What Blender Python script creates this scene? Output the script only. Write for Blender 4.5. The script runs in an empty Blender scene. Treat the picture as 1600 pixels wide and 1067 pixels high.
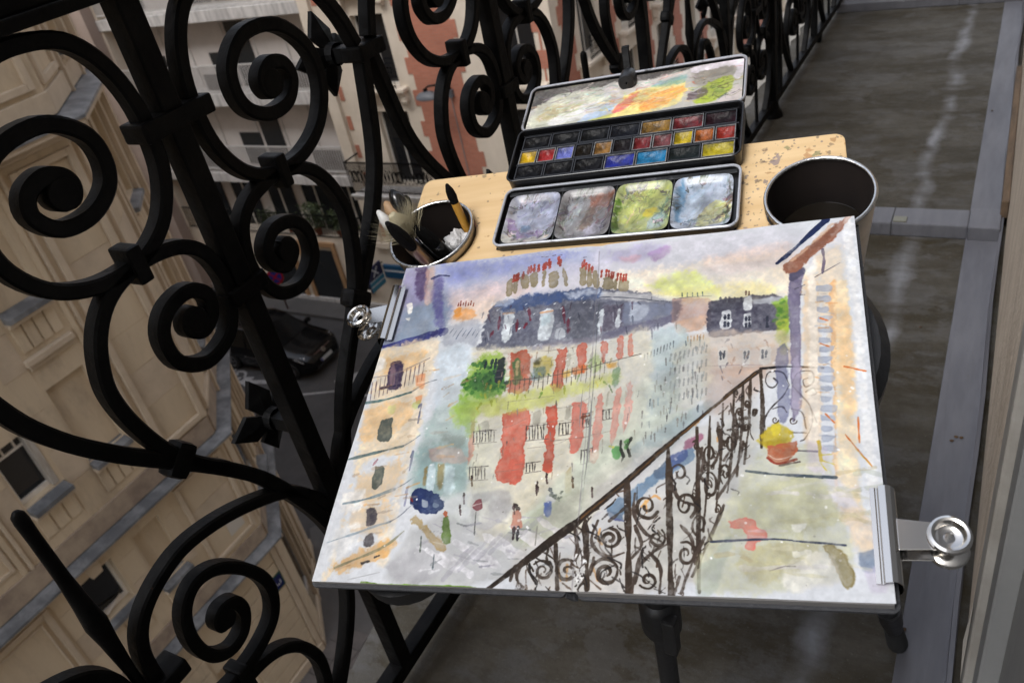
import bpy, bmesh, math, random
import numpy as np
from mathutils import Vector, Matrix
R = math.radians
C = bpy.context.scene.collection
SC = bpy.context.scene

# ---------------------------------------------------------------- camera, sky, sun, exposure
cam_data = bpy.data.cameras.new('camera')
cam = bpy.data.objects.new('camera', cam_data); C.objects.link(cam); SC.camera = cam
AX = np.array([[0.8697288, 0.1196529, -0.47880581], [0.45660121, -0.56330115, 0.688627], [-0.18731565, -0.81754205, -0.54455289]])
right, up, back = AX[:, 0], -AX[:, 1], -AX[:, 2]
cam.matrix_world = Matrix(((right[0], up[0], back[0], 0), (right[1], up[1], back[1], 0), (right[2], up[2], back[2], 1.08), (0, 0, 0, 1)))
cam_data.sensor_width = 36; cam_data.lens = 29.115
cam_data.clip_start = .02; cam_data.clip_end = 500
cam_data.dof.use_dof = True; cam_data.dof.focus_distance = .78; cam_data.dof.aperture_fstop = 13

world = bpy.data.worlds.new('World'); SC.world = world; world.use_nodes = True
wn = world.node_tree.nodes; wl = world.node_tree.links; wn.clear()
sky = wn.new('ShaderNodeTexSky'); sky.sky_type = 'NISHITA'; sky.sun_disc = False
SUN_EL, SUN_AZ = R(58), R(-166)            # azimuth measured from +Y towards +X
sky.sun_elevation = SUN_EL; sky.sun_rotation = SUN_AZ
sky.air_density = 1.0; sky.dust_density = 1.5; sky.ozone_density = 1.0
hs = wn.new('ShaderNodeHueSaturation'); hs.inputs['Saturation'].default_value = .42
bg = wn.new('ShaderNodeBackground'); bg.inputs['Strength'].default_value = .10
wo = wn.new('ShaderNodeOutputWorld')
wl.new(sky.outputs[0], hs.inputs['Color']); wl.new(hs.outputs[0], bg.inputs[0]); wl.new(bg.outputs[0], wo.inputs[0])
sun_d = bpy.data.lights.new('sun', 'SUN'); sun_d.energy = .5; sun_d.angle = R(20); sun_d.color = (1, .985, .96)
sun = bpy.data.objects.new('sun', sun_d); C.objects.link(sun)
sd = Vector((math.sin(SUN_AZ) * math.cos(SUN_EL), math.cos(SUN_AZ) * math.cos(SUN_EL), math.sin(SUN_EL)))
sun.rotation_euler = sd.to_track_quat('Z', 'Y').to_euler()
vs = SC.view_settings; vs.view_transform = 'Standard'; vs.look = 'None'; vs.exposure = 1.78; vs.gamma = 1; vs.use_curve_mapping = False

# ---------------------------------------------------------------- helpers
def lin(r, g, b):
    f = lambda v: (v / 255 / 12.92) if v / 255 < .04045 else ((v / 255 + .055) / 1.055) ** 2.4
    return (f(r), f(g), f(b))
MATS = {}
def mat(name, col, rough=.7, metal=0, col2=None, scale=8, detail=5, mix=(.35, .65), bump=0, bscale=60, spec=.5, stretch=(1, 1, 1), coat=0, col3=None, scale3=3, mix3=(.5, .7), rough2=None):
    if name in MATS: return MATS[name]
    m = bpy.data.materials.new(name); m.use_nodes = True; n = m.node_tree.nodes; l = m.node_tree.links
    b = n['Principled BSDF']; b.inputs['Roughness'].default_value = rough; b.inputs['Metallic'].default_value = metal
    b.inputs['Base Color'].default_value = (*col, 1); b.inputs['Specular IOR Level'].default_value = spec
    if coat: b.inputs['Coat Weight'].default_value = coat; b.inputs['Coat Roughness'].default_value = .08
    tc = n.new('ShaderNodeTexCoord'); mp = n.new('ShaderNodeMapping'); mp.inputs['Scale'].default_value = stretch
    l.new(tc.outputs['Object'], mp.inputs[0])
    last = None
    if col2:
        t = n.new('ShaderNodeTexNoise'); t.inputs['Scale'].default_value = scale; t.inputs['Detail'].default_value = detail; t.inputs['Roughness'].default_value = .65
        l.new(mp.outputs[0], t.inputs['Vector'])
        r = n.new('ShaderNodeMapRange'); r.inputs[1].default_value = mix[0]; r.inputs[2].default_value = mix[1]
        l.new(t.outputs[0], r.inputs[0])
        x = n.new('ShaderNodeMix'); x.data_type = 'RGBA'; x.inputs[6].default_value = (*col, 1); x.inputs[7].default_value = (*col2, 1)
        l.new(r.outputs[0], x.inputs[0]); last = x.outputs[2]
        if rough2 is not None:
            rr = n.new('ShaderNodeMapRange'); rr.inputs[3].default_value = rough; rr.inputs[4].default_value = rough2
            l.new(r.outputs[0], rr.inputs[0]); l.new(rr.outputs[0], b.inputs['Roughness'])
    if col3:
        t = n.new('ShaderNodeTexNoise'); t.inputs['Scale'].default_value = scale3; t.inputs['Detail'].default_value = 8; t.inputs['Roughness'].default_value = .7
        l.new(mp.outputs[0], t.inputs['Vector'])
        r = n.new('ShaderNodeMapRange'); r.inputs[1].default_value = mix3[0]; r.inputs[2].default_value = mix3[1]
        l.new(t.outputs[0], r.inputs[0])
        x = n.new('ShaderNodeMix'); x.data_type = 'RGBA'; x.inputs[7].default_value = (*col3, 1)
        if last: l.new(last, x.inputs[6])
        else: x.inputs[6].default_value = (*col, 1)
        l.new(r.outputs[0], x.inputs[0]); last = x.outputs[2]
    if last: l.new(last, b.inputs['Base Color'])
    if bump:
        t = n.new('ShaderNodeTexNoise'); t.inputs['Scale'].default_value = bscale; t.inputs['Detail'].default_value = 6
        l.new(mp.outputs[0], t.inputs['Vector'])
        bp = n.new('ShaderNodeBump'); bp.inputs['Strength'].default_value = bump; bp.inputs['Distance'].default_value = .01
        l.new(t.outputs[0], bp.inputs['Height']); l.new(bp.outputs[0], b.inputs['Normal'])
    MATS[name] = m; return m

class MB:
    def __init__(s): s.v = []; s.f = []; s.uv = None
    def add(s, vs, fs):
        k = len(s.v); s.v += [tuple(v) for v in vs]; s.f += [tuple(i + k for i in f) for f in fs]; return s
    def box(s, x0, y0, z0, x1, y1, z1):
        return s.add([(x0, y0, z0), (x1, y0, z0), (x1, y1, z0), (x0, y1, z0), (x0, y0, z1), (x1, y0, z1), (x1, y1, z1), (x0, y1, z1)],
                     [(0, 3, 2, 1), (4, 5, 6, 7), (0, 1, 5, 4), (1, 2, 6, 5), (2, 3, 7, 6), (3, 0, 4, 7)])
    def fbox(s, fr, s0, s1, d0, d1, z0, z1):       # box in a facade frame: along, outward, up
        p = [fr(a, d, z) for z in (z0, z1) for a, d in ((s0, d0), (s1, d0), (s1, d1), (s0, d1))]
        return s.add(p, [(0, 3, 2, 1), (4, 5, 6, 7), (0, 1, 5, 4), (1, 2, 6, 5), (2, 3, 7, 6), (3, 0, 4, 7)])
    def obox(s, c, ax, h):                          # oriented box
        c = Vector(c); ax = [Vector(a) for a in ax]
        p = [c + ax[0] * h[0] * i + ax[1] * h[1] * j + ax[2] * h[2] * k for k in (-1, 1) for i, j in ((-1, -1), (1, -1), (1, 1), (-1, 1))]
        return s.add(p, [(0, 3, 2, 1), (4, 5, 6, 7), (0, 1, 5, 4), (1, 2, 6, 5), (2, 3, 7, 6), (3, 0, 4, 7)])
    def prism(s, poly, z0, z1):
        n = len(poly); v = [(x, y, z0) for x, y in poly] + [(x, y, z1) for x, y in poly]
        return s.add(v, [tuple(range(n - 1, -1, -1)), tuple(range(n, 2 * n))] + [(i, (i + 1) % n, n + (i + 1) % n, n + i) for i in range(n)])
    def lathe(s, prof, n=32, M=None, cap=False):
        M = M or Matrix(); vs = []
        for r, z in prof:
            for i in range(n):
                a = 2 * math.pi * i / n; vs.append(M @ Vector((r * math.cos(a), r * math.sin(a), z)))
        fs = [(k * n + i, k * n + (i + 1) % n, (k + 1) * n + (i + 1) % n, (k + 1) * n + i) for k in range(len(prof) - 1) for i in range(n)]
        if cap: fs += [tuple(range(n - 1, -1, -1)), tuple(range((len(prof) - 1) * n, len(prof) * n))]
        return s.add(vs, fs)
    def tube(s, pts, r, n=8, closed=False, cap=True):
        pts = [Vector(p) for p in pts]; m = len(pts); vs = []; prev = None
        for i, p in enumerate(pts):
            a = pts[i - 1] if (i or closed) else p; b = pts[(i + 1) % m] if (i < m - 1 or closed) else p
            t = (b - a).normalized()
            u = (prev - t * prev.dot(t)) if prev is not None else t.orthogonal()
            u.normalize(); prev = u; w = t.cross(u); rr = r[i] if isinstance(r, (list, tuple)) else r
            for k in range(n):
                q = 2 * math.pi * k / n; vs.append(p + (u * math.cos(q) + w * math.sin(q)) * rr)
        fs = [(i * n + k, i * n + (k + 1) % n, ((i + 1) % m) * n + (k + 1) % n, ((i + 1) % m) * n + k) for i in range(m if closed else m - 1) for k in range(n)]
        if cap and not closed: fs += [tuple(range(n - 1, -1, -1)), tuple(range((m - 1) * n, m * n))]
        return s.add(vs, fs)
    def bar(s, path, t, dep, c=.0022, x0=0):       # chamfered bar swept along a curve in the y-z plane
        n = len(path); vs = []
        for i in range(n):
            a = path[max(i - 1, 0)]; b = path[min(i + 1, n - 1)]
            ty, tz = b[0] - a[0], b[1] - a[1]; L = math.hypot(ty, tz) or 1; ny, nz = -tz / L, ty / L
            tt = t[i] if isinstance(t, list) else t; h, d = tt / 2, dep / 2
            for (p, q) in ((h - c, -d), (h, -d + c), (h, d - c), (h - c, d), (-h + c, d), (-h, d - c), (-h, -d + c), (-h + c, -d)):
                vs.append((x0 + q, path[i][0] + ny * p, path[i][1] + nz * p))
        fs = [(i * 8 + k, i * 8 + (k + 1) % 8, (i + 1) * 8 + (k + 1) % 8, (i + 1) * 8 + k) for i in range(n - 1) for k in range(8)]
        fs += [tuple(range(7, -1, -1)), tuple(range((n - 1) * 8, n * 8))]
        return s.add(vs, fs)
    def grid(s, nu, nv, fn, uv=True):
        k = len(s.v)
        for j in range(nv + 1):
            for i in range(nu + 1): s.v.append(tuple(fn(i / nu, j / nv)))
        for j in range(nv):
            for i in range(nu): s.f.append((k + j * (nu + 1) + i, k + j * (nu + 1) + i + 1, k + (j + 1) * (nu + 1) + i + 1, k + (j + 1) * (nu + 1) + i))
        if uv: s.uv = [(i / nu, j / nv) for j in range(nv + 1) for i in range(nu + 1)]
        return s
    def mesh(s, name, m, bevel=0, smooth=False, fix=True):
        me = bpy.data.meshes.new(name); me.from_pydata(s.v, [], s.f)
        if s.uv:
            lay = me.uv_layers.new(name='UVMap')
            for lp in me.loops: lay.data[lp.index].uv = s.uv[lp.vertex_index]
        if fix or bevel:
            b = bmesh.new(); b.from_mesh(me)
            if fix: bmesh.ops.recalc_face_normals(b, faces=b.faces)
            if bevel:
                es = [e for e in b.edges if len(e.link_faces) == 2 and e.calc_face_angle(0) > .5]
                bmesh.ops.bevel(b, geom=es, offset=bevel, segments=2, affect='EDGES', profile=.6)
            b.to_mesh(me); b.free()
        if smooth:
            for p in me.polygons: p.use_smooth = True
            try: me.set_sharp_from_angle(angle=R(38))
            except Exception: pass
        me.materials.append(m); return me
    def build(s, name, m, parent=None, bevel=0, smooth=False, kind=None, fix=True, label=None):
        return link(name, s.mesh(name, m, bevel, smooth, fix), parent, kind, label)
def link(name, me, parent=None, kind=None, label=None, M=None):
    o = bpy.data.objects.new(name, me); C.objects.link(o)
    if parent is not None: o.parent = parent
    if M is not None: o.matrix_local = M
    if kind: o['kind'] = kind
    if label: o['label'] = label
    return o
def thing(name, label, cat, loc=(0, 0, 0), M=None, group=None):
    o = bpy.data.objects.new(name, None); C.objects.link(o); o.empty_display_size = .1
    if M is not None: o.matrix_world = M
    else: o.location = loc
    return tag(o, label, cat, group)
def tag(o, label, cat, group=None):
    o['label'] = label; o['category'] = cat
    if group: o['group'] = group
    return o
def cat_rom(pts, n=6):
    q = [np.array(p, float) for p in pts]; q = [2 * q[0] - q[1]] + q + [2 * q[-1] - q[-2]]; out = []
    for i in range(1, len(q) - 2):
        a, b, c, d = q[i - 1], q[i], q[i + 1], q[i + 2]
        for k in range(n):
            t = k / n; out.append(.5 * (2 * b + (c - a) * t + (2 * a - 5 * b + 4 * c - d) * t * t + (3 * b - a - 3 * c + d) * t ** 3))
    out.append(q[-2]); return [tuple(p) for p in out]
def frame(ox, oy, ax, ay, nx, ny):
    return lambda s, d, z: (ox + ax * s + nx * d, oy + ay * s + ny * d, z)
def wall_grid(mb, fr, s0, s1, z0, z1, holes):
    xs = sorted({s0, s1, *[h[0] for h in holes], *[h[1] for h in holes]}); zs = sorted({z0, z1, *[h[2] for h in holes], *[h[3] for h in holes]})
    xs = [x for x in xs if s0 <= x <= s1]; zs = [z for z in zs if z0 <= z <= z1]
    for i in range(len(xs) - 1):
        for j in range(len(zs) - 1):
            cx, cz = (xs[i] + xs[i + 1]) / 2, (zs[j] + zs[j + 1]) / 2
            if any(h[0] < cx < h[1] and h[2] < cz < h[3] for h in holes): continue
            mb.add([fr(xs[i], 0, zs[j]), fr(xs[i + 1], 0, zs[j]), fr(xs[i + 1], 0, zs[j + 1]), fr(xs[i], 0, zs[j + 1])], [(0, 1, 2, 3)])
    for a, b, c, d, dep in holes:
        q = [fr(a, 0, c), fr(b, 0, c), fr(b, 0, d), fr(a, 0, d), fr(a, -dep, c), fr(b, -dep, c), fr(b, -dep, d), fr(a, -dep, d)]
        mb.add(q, [(0, 1, 5, 4), (1, 2, 6, 5), (2, 3, 7, 6), (3, 0, 4, 7), (4, 5, 6, 7)])
def image_mat(name, arr, rough=.6, bump=0, spec=.3):
    h, w = arr.shape[:2]; img = bpy.data.images.new(name, w, h)
    px = np.ones((h, w, 4), np.float32); px[..., :3] = np.clip(arr[::-1], 0, 1); img.pixels.foreach_set(px.ravel()); img.pack()
    m = bpy.data.materials.new(name); m.use_nodes = True; n = m.node_tree.nodes; l = m.node_tree.links; b = n['Principled BSDF']
    t = n.new('ShaderNodeTexImage'); t.image = img; t.extension = 'EXTEND'; l.new(t.outputs[0], b.inputs['Base Color'])
    b.inputs['Roughness'].default_value = rough; b.inputs['Specular IOR Level'].default_value = spec
    if bump:
        tc = n.new('ShaderNodeTexCoord'); z = n.new('ShaderNodeTexNoise'); z.inputs['Scale'].default_value = 900; z.inputs['Detail'].default_value = 3
        l.new(tc.outputs['Object'], z.inputs['Vector'])
        bp = n.new('ShaderNodeBump'); bp.inputs['Strength'].default_value = bump; bp.inputs['Distance'].default_value = .001
        l.new(z.outputs[0], bp.inputs['Height']); l.new(bp.outputs[0], b.inputs['Normal'])
    return m

# ---------------------------------------------------------------- materials
iron = mat('black_iron_paint', (.002, .002, .0023), .45, bump=.28, bscale=38, col2=(.006, .006, .006), scale=30, spec=.075, col3=(.035, .02, .012), scale3=70, mix3=(.68, .74))
stone = mat('beige_limestone', (.58, .465, .32), .9, col2=(.48, .38, .26), scale=1.3, detail=8, bump=.25, bscale=35, col3=(.30, .235, .17), scale3=1.6, mix3=(.52, .78), stretch=(1, 1, .3))
stone_d = mat('weathered_limestone', (.38, .30, .215), .9, col2=(.22, .165, .125), scale=2.5, detail=9, bump=.3, bscale=30)
stone_p = mat('pale_limestone', (.54, .435, .315), .9, col2=(.44, .35, .25), scale=2.2, detail=7, bump=.2, bscale=40)
pinkw = mat('pinkish_render', (.40, .31, .26), .9, col2=(.34, .26, .215), scale=.8, detail=6, bump=.1)
zinc = mat('grey_zinc', (.125, .13, .137), .5, .25, col2=(.25, .255, .26), scale=3, detail=8, mix=(.42, .62), bump=.12, bscale=8, stretch=(1, 1, .4))
cream = mat('cream_stucco', (.70, .61, .50), .9, col2=(.60, .52, .42), scale=1.5, detail=7, bump=.15)
conc = mat('weathered_concrete', (.60, .575, .55), .9, col2=(.27, .255, .245), scale=2.2, detail=9, mix=(.4, .72), bump=.2, stretch=(3, 3, .5))
loggia = mat('grey_loggia_wall', (.62, .57, .54), .85, col2=(.54, .50, .47), scale=1.2)
white_met = mat('white_painted_metal', (.55, .53, .51), .6, col2=(.45, .43, .41), scale=3)
glass = mat('dark_window_glass', (.012, .013, .015), .08, spec=.6)
wframe = mat('white_window_frame', (.74, .70, .63), .55, col2=(.6, .56, .5), scale=6)
asphalt = mat('asphalt', (.052, .049, .048), .9, col2=(.068, .064, .062), scale=1.6, detail=9, bump=.2, bscale=25, col3=(.038, .036, .036), scale3=.5)
pave = mat('pavement', (.10, .093, .088), .9, col2=(.075, .07, .066), scale=1.4, detail=8, bump=.15)
roadpaint = mat('road_paint', (.36, .35, .34), .8, col2=(.12, .115, .11), scale=6, detail=8, mix=(.45, .75))
def brick_mat():
    m = bpy.data.materials.new('red_brickwork'); m.use_nodes = True; n = m.node_tree.nodes; l = m.node_tree.links; b = n['Principled BSDF']; b.inputs['Roughness'].default_value = .9
    tc = n.new('ShaderNodeTexCoord'); sp = n.new('ShaderNodeSeparateXYZ'); l.new(tc.outputs['Object'], sp.inputs[0])
    ad = n.new('ShaderNodeMath'); l.new(sp.outputs[0], ad.inputs[0]); l.new(sp.outputs[1], ad.inputs[1])
    cb = n.new('ShaderNodeCombineXYZ'); l.new(ad.outputs[0], cb.inputs[0]); l.new(sp.outputs[2], cb.inputs[1])
    t = n.new('ShaderNodeTexBrick'); t.inputs['Scale'].default_value = 1; t.inputs['Brick Width'].default_value = .22; t.inputs['Row Height'].default_value = .07; t.inputs['Mortar Size'].default_value = .008
    t.inputs['Color1'].default_value = (.52, .165, .095, 1); t.inputs['Color2'].default_value = (.44, .135, .078, 1); t.inputs['Mortar'].default_value = (.40, .18, .12, 1)
    l.new(cb.outputs[0], t.inputs['Vector']); z = n.new('ShaderNodeTexNoise'); z.inputs['Scale'].default_value = .9; z.inputs['Detail'].default_value = 8; l.new(tc.outputs['Object'], z.inputs['Vector'])
    mx = n.new('ShaderNodeMix'); mx.data_type = 'RGBA'; mx.blend_type = 'MULTIPLY'; mx.inputs[0].default_value = .5; l.new(t.outputs[0], mx.inputs[6]); l.new(z.outputs[0], mx.inputs[7])
    g = n.new('ShaderNodeGamma'); g.inputs[1].default_value = .85; l.new(mx.outputs[2], g.inputs[0]); l.new(g.outputs[0], b.inputs['Base Color'])
    return m
brick = brick_mat()
# ---------------------------------------------------------------- setting: street and balcony floor
MB().box(-140, -90, -13.3, 60, 160, -13.0).build('street', asphalt, kind='structure')
MB().box(-60, 17.62, -13, -8.1, 18.6, -12.87).box(-9.7, 18.6, -13, -8.1, 70, -12.87).build('pavement', pave, kind='structure', bevel=.015)
pv = MB().prism([(-11.1, -40), (-9.55, -40), (-9.55, 6.9), (-10.3, 7.7), (-12.9, 10.0), (-13.6, 9.2), (-11.1, 6.7)], -13, -12.885).build('pavement', pave, kind='structure', bevel=.01)
slab_me = MB().box(-.19, -.19, 0, .19, .19, .02).mesh('paving_slab', mat('paving_slab_grey', (.115, .10, .092), .85, col2=(.085, .075, .07), scale=2, detail=6), bevel=.006)
rng = random.Random(3)
for i in range(4):
    for j in range(13):
        x, y = -10.78 + .395 * i, 2.2 + .395 * j
        o = link('paving_slab', slab_me, pv, M=Matrix.Translation((x, y, -12.886 + rng.uniform(0, .004))) @ Matrix.Rotation(rng.uniform(-.01, .01), 4, 'Z'))

def floor_mat():
    m = bpy.data.materials.new('wet_stained_concrete'); m.use_nodes = True; n = m.node_tree.nodes; l = m.node_tree.links; b = n['Principled BSDF']; b.inputs['Specular IOR Level'].default_value = .3
    tc = n.new('ShaderNodeTexCoord')
    def noise(sc, det=7, st=(1, 1, 1), rg=.65):
        mp = n.new('ShaderNodeMapping'); mp.inputs['Scale'].default_value = st; l.new(tc.outputs['Object'], mp.inputs[0])
        t = n.new('ShaderNodeTexNoise'); t.inputs['Scale'].default_value = sc; t.inputs['Detail'].default_value = det; t.inputs['Roughness'].default_value = rg; l.new(mp.outputs[0], t.inputs['Vector']); return t.outputs[0]
    def rng_(x, a, c, lo=0, hi=1):
        r = n.new('ShaderNodeMapRange'); r.inputs[1].default_value = a; r.inputs[2].default_value = c; r.inputs[3].default_value = lo; r.inputs[4].default_value = hi; l.new(x, r.inputs[0]); return r.outputs[0]
    def mix(f, a, c):
        x = n.new('ShaderNodeMix'); x.data_type = 'RGBA'
        for s, v in ((6, a), (7, c)):
            if isinstance(v, tuple): x.inputs[s].default_value = (*v, 1)
            else: l.new(v, x.inputs[s])
        l.new(f, x.inputs[0]); return x.outputs[2]
    def math_(op, a, c):
        x = n.new('ShaderNodeMath'); x.operation = op
        for s, v in ((0, a), (1, c)):
            if isinstance(v, (int, float)): x.inputs[s].default_value = v
            else: l.new(v, x.inputs[s])
        return x.outputs[0]
    big = noise(3.0, 8, (1, 2.0, 1)); mid = noise(8, 9, (1, 1.8, 1), .75); fine = noise(160, 4); grit = noise(45, 8, (1, 1, 1), .8)
    c = mix(rng_(big, .42, .58), (.030, .023, .011), (.056, .049, .037))
    c = mix(rng_(mid, .49, .61, 0, .65), c, (.082, .080, .078))
    c = mix(rng_(grit, .48, .66, 0, .45), c, (.026, .021, .013))
    band = noise(7, 9, (.8, 2.2, 1), .75)
    c = mix(rng_(band, .52, .70, 0, .5), c, (.090, .085, .078)); c = mix(rng_(band, .48, .30, 0, .5), c, (.024, .018, .008))
    c = mix(rng_(noise(4.5, 9, (1, 1.4, 1), .7), .535, .56, 0, .38), c, (.026, .021, .012)); c = mix(rng_(noise(2.6, 8, (1.2, 1.5, 1), .68), .55, .575, 0, .30), c, (.098, .096, .096))
    c = mix(rng_(noise(420, 2), .70, .74, 0, .55), c, (.20, .19, .18)); c = mix(rng_(fine, .60, .74, 0, .3), c, (.16, .156, .152))
    # lime streak where a drip line runs along the balcony
    sp = n.new('ShaderNodeSeparateXYZ'); l.new(tc.outputs['Object'], sp.inputs[0])
    w = math_('ADD', sp.outputs[0], math_('MULTIPLY', math_('SUBTRACT', noise(4, 6, (1, .7, 1)), .5), .12))
    w = math_('ABSOLUTE', math_('ADD', w, .15), 0)
    st = math_('MULTIPLY', rng_(w, .002, .026, .55, 0), rng_(noise(6, 4, (.3, 1, 1)), .36, .62))
    c = mix(st, c, (.27, .28, .31)); l.new(c, b.inputs['Base Color'])
    l.new(rng_(mid, .35, .65, .5, .85), b.inputs['Roughness'])
    bp = n.new('ShaderNodeBump'); bp.inputs['Strength'].default_value = .5; bp.inputs['Distance'].default_value = .004; l.new(math_('ADD', grit, math_('MULTIPLY', fine, .4)), bp.inputs['Height']); l.new(bp.outputs[0], b.inputs['Normal'])
    return m
rng = random.Random(5)
edge = [(-.785 + rng.uniform(-.012, .012), -1.5 + .09 * i) for i in range(110)]
fl = MB().prism([(.06, -1.5)] + [(.06, 8.3)] + edge[::-1], -.16, 0).build('balcony_floor', floor_mat(), kind='structure')
zinc_f = mat('painted_zinc_strip', (.084, .084, .096), .5, .0, col2=(.122, .122, .135), scale=5, detail=8, mix=(.35, .65), bump=.2, bscale=14, stretch=(3, .6, 1), col3=(.085, .08, .08), scale3=9, mix3=(.63, .78), spec=.4)
# zinc strip along the wall with an upstand, and the two raised thresholds across the floor
MB().box(-.034, -1.2, .0005, .036, 8.2, .005).build('zinc_strip', zinc_f, fl, bevel=.0015)
up_ = []
for i in range(60):
    up_.append((.030 + .0025 * math.sin(i * 1.3) + .0015 * math.sin(i * .41), -1.2 + i * .16))
MB().add([(x, y, z) for x, y in up_ for z in (.005, .030 + .004 * math.sin(y * 3))] + [(x + .006, y, .034) for x, y in up_],
         [(2 * i, 2 * i + 2, 2 * i + 3, 2 * i + 1) for i in range(59)] + [(2 * i + 1, 2 * i + 3, 121 + i, 120 + i) for i in range(59)]).build('zinc_upstand', zinc_f, fl, smooth=True)
for y in (1.99, 4.0, 6.0):
    t = MB().box(-.68, y, 0, -.032, y + .085, .036).build('threshold_strip', zinc_f, fl, bevel=.004)
    MB().box(-.20, y - .002, .002, -.198, y + .087, .0375).build('seam', mat('dark_joint', (.03, .03, .03), .8), t)
    if y < 3: MB().box(-.196, y + .004, .036, -.166, y + .03, .040).build('solder_patch', mat('mossy_zinc', (.16, .16, .13), .6), t, bevel=.001)
    MB().box(-.032, y - .01, .004, .034, y + .09, .039).build('strip_end', zinc_f, t, bevel=.003)
crumb = mat('rusty_crumbs', (.10, .055, .025), .9, col2=(.03, .02, .015), scale=80)
for i, (x, y) in enumerate([(.002, 1.262), (-.004, 1.25), (.01, 1.262), (-.01, .99), (-.09, 1.6), (-.02, 2.8), (-.03, .83), (.016, .98), (-.12, .9), (-.20, 2.5), (-.12, 1.2)]):
    tag(MB().lathe([(.0001, 0), (.0025, .001), (.003, .002), (.0015, .003), (.0001, .003)], 7, Matrix.Translation((x, y, .0052 if x > -.034 else 0)) @ Matrix.Scale(1.3, 4, (1, .3 * i, 0))).build('dirt_crumb', crumb), 'small dark crumb of dirt lying on the balcony floor', 'dirt', 'crumbs of dirt on the balcony floor')

# ---------------------------------------------------------------- our own house: the wall along the balcony and the door frame
own_wall = mat('rough_wall_render', (.62, .52, .41), .95, col2=(.46, .375, .285), scale=14, detail=9, bump=.7, bscale=140, col3=(.16, .10, .06), scale3=5, mix3=(.62, .82), stretch=(1, 1, .5))
house = thing('balcony_house', 'rough tan rendered house wall running along the right side of the balcony', 'house', (.05, 2, 0))
house_m = Matrix.Translation((-.05, -2, 0))
def hb(mb, name, m, **k):
    o = mb.build(name, m, house, **k); o.matrix_local = house_m; return o
hb(MB().box(.047, .80, .0, .45, 8.3, 9.5), 'wall', own_wall, bevel=.012)
hb(MB().box(.10, -14, -13, .45, 30, -.16).box(.10, 8.3, -.16, .45, 30, 9.5).box(.10, -14, -.16, .45, -.55, 9.5).box(.10, -.55, 2.3, .45, .8, 9.5), 'upper_wall', own_wall)
grey_p = mat('grey_door_paint', (.23, .23, .225), .5, col2=(.19, .19, .187), scale=5, bump=.1)
hb(MB().box(.045, .735, .0, .075, .798, 2.3), 'door_frame', mat('pale_door_frame', (.36, .34, .31), .6, col2=(.27, .25, .22), scale=12, col3=(.14, .09, .05), scale3=20, mix3=(.66, .74)), bevel=.004)
hb(MB().box(.055, .675, .0, .09, .733, 2.3), 'door_stile', grey_p, bevel=.003)
hb(MB().box(.075, -.55, .0, .095, .672, 2.3), 'door_panel', grey_p, bevel=.003)
wood_rot = mat('rotten_brown_wood', (.13, .085, .05), .85, col2=(.06, .04, .025), scale=9, detail=9, bump=.5, bscale=60, stretch=(4, .7, 1))
hb(MB().box(.030, 2.05, .03, .046, 3.0, .075), 'wooden_sill', wood_rot, bevel=.003)
# flaked splinter of paint on the frame foot
hb(MB().add([(.044, .76, .02), (.044, .80, .06), (.044, .79, .13), (.044, .765, .17), (.040, .772, .09)], [(0, 1, 4), (1, 2, 4), (2, 3, 4), (3, 0, 4)]), 'paint_flake', mat('flaking_paint', (.5, .46, .40), .7))
# ---------------------------------------------------------------- beige corner building across the street
MAIN = frame(-11, 6.55, 0, -1, 1, 0); q = 2 ** -.5; CHAM = frame(-11, 6.55, -q, q, q, q)
bb = thing('stone_corner_building', 'beige limestone corner building across the street with zinc capped string courses', 'building', (-11, 6.55, -13))
BO = Matrix.Translation((11, -6.55, 13))
def bp(mb, name, m, par=None, **k):
    o = mb.build(name, m, par or bb, **k)
    if par is None: o.matrix_local = BO
    return o
W1, W2 = (2.49, 3.05, -5.75, -4.80, .16), (2.50, 3.06, -8.22, -7.36, .2)
BL = [(1.37, 2.0, -5.83, -4.50, .09), (1.55, 2.07, -8.50, -7.37, .09), (1.37, 2.0, -3.30, -1.95, .09), (2.49, 3.05, -3.30, -1.95, .09), (4.6, 5.2, -5.8, -4.5, .09), (5.9, 6.5, -5.75, -4.8, .16), (4.6, 5.2, -3.3, -1.95, .09), (1.5, 2.1, -12.6, -10.9, .12), (2.6, 3.2, -11.6, -10.2, .15)]
CB = [(1.45, 2.35, -3.25, -1.75, .10), (1.45, 2.35, -.72, .9, .10), (1.45, 2.35, -6.0, -4.5, .10), (.9, 2.0, -9.1, -7.5, .12), (.8, 2.1, -12.8, -10.3, .2)]
wall = MB(); wall_grid(wall, MAIN, 0, 30, -13, 9, [W1, W2] + BL); wall_grid(wall, CHAM, 0, 3.15, -13, 9, CB)
e = CHAM(3.15, 0, 0); wall.add([(e[0], e[1], -13), (-40, e[1], -13), (-40, e[1], 9), (e[0], e[1], 9)], [(0, 1, 2, 3)])
wall.add([MAIN(0, 0, 9), MAIN(30, 0, 9), (-40, -23.4, 9), (-40, e[1], 9), (e[0], e[1], 9)], [(0, 1, 2, 3, 4)])
bp(wall, 'wall', stone, fix=False)
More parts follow.
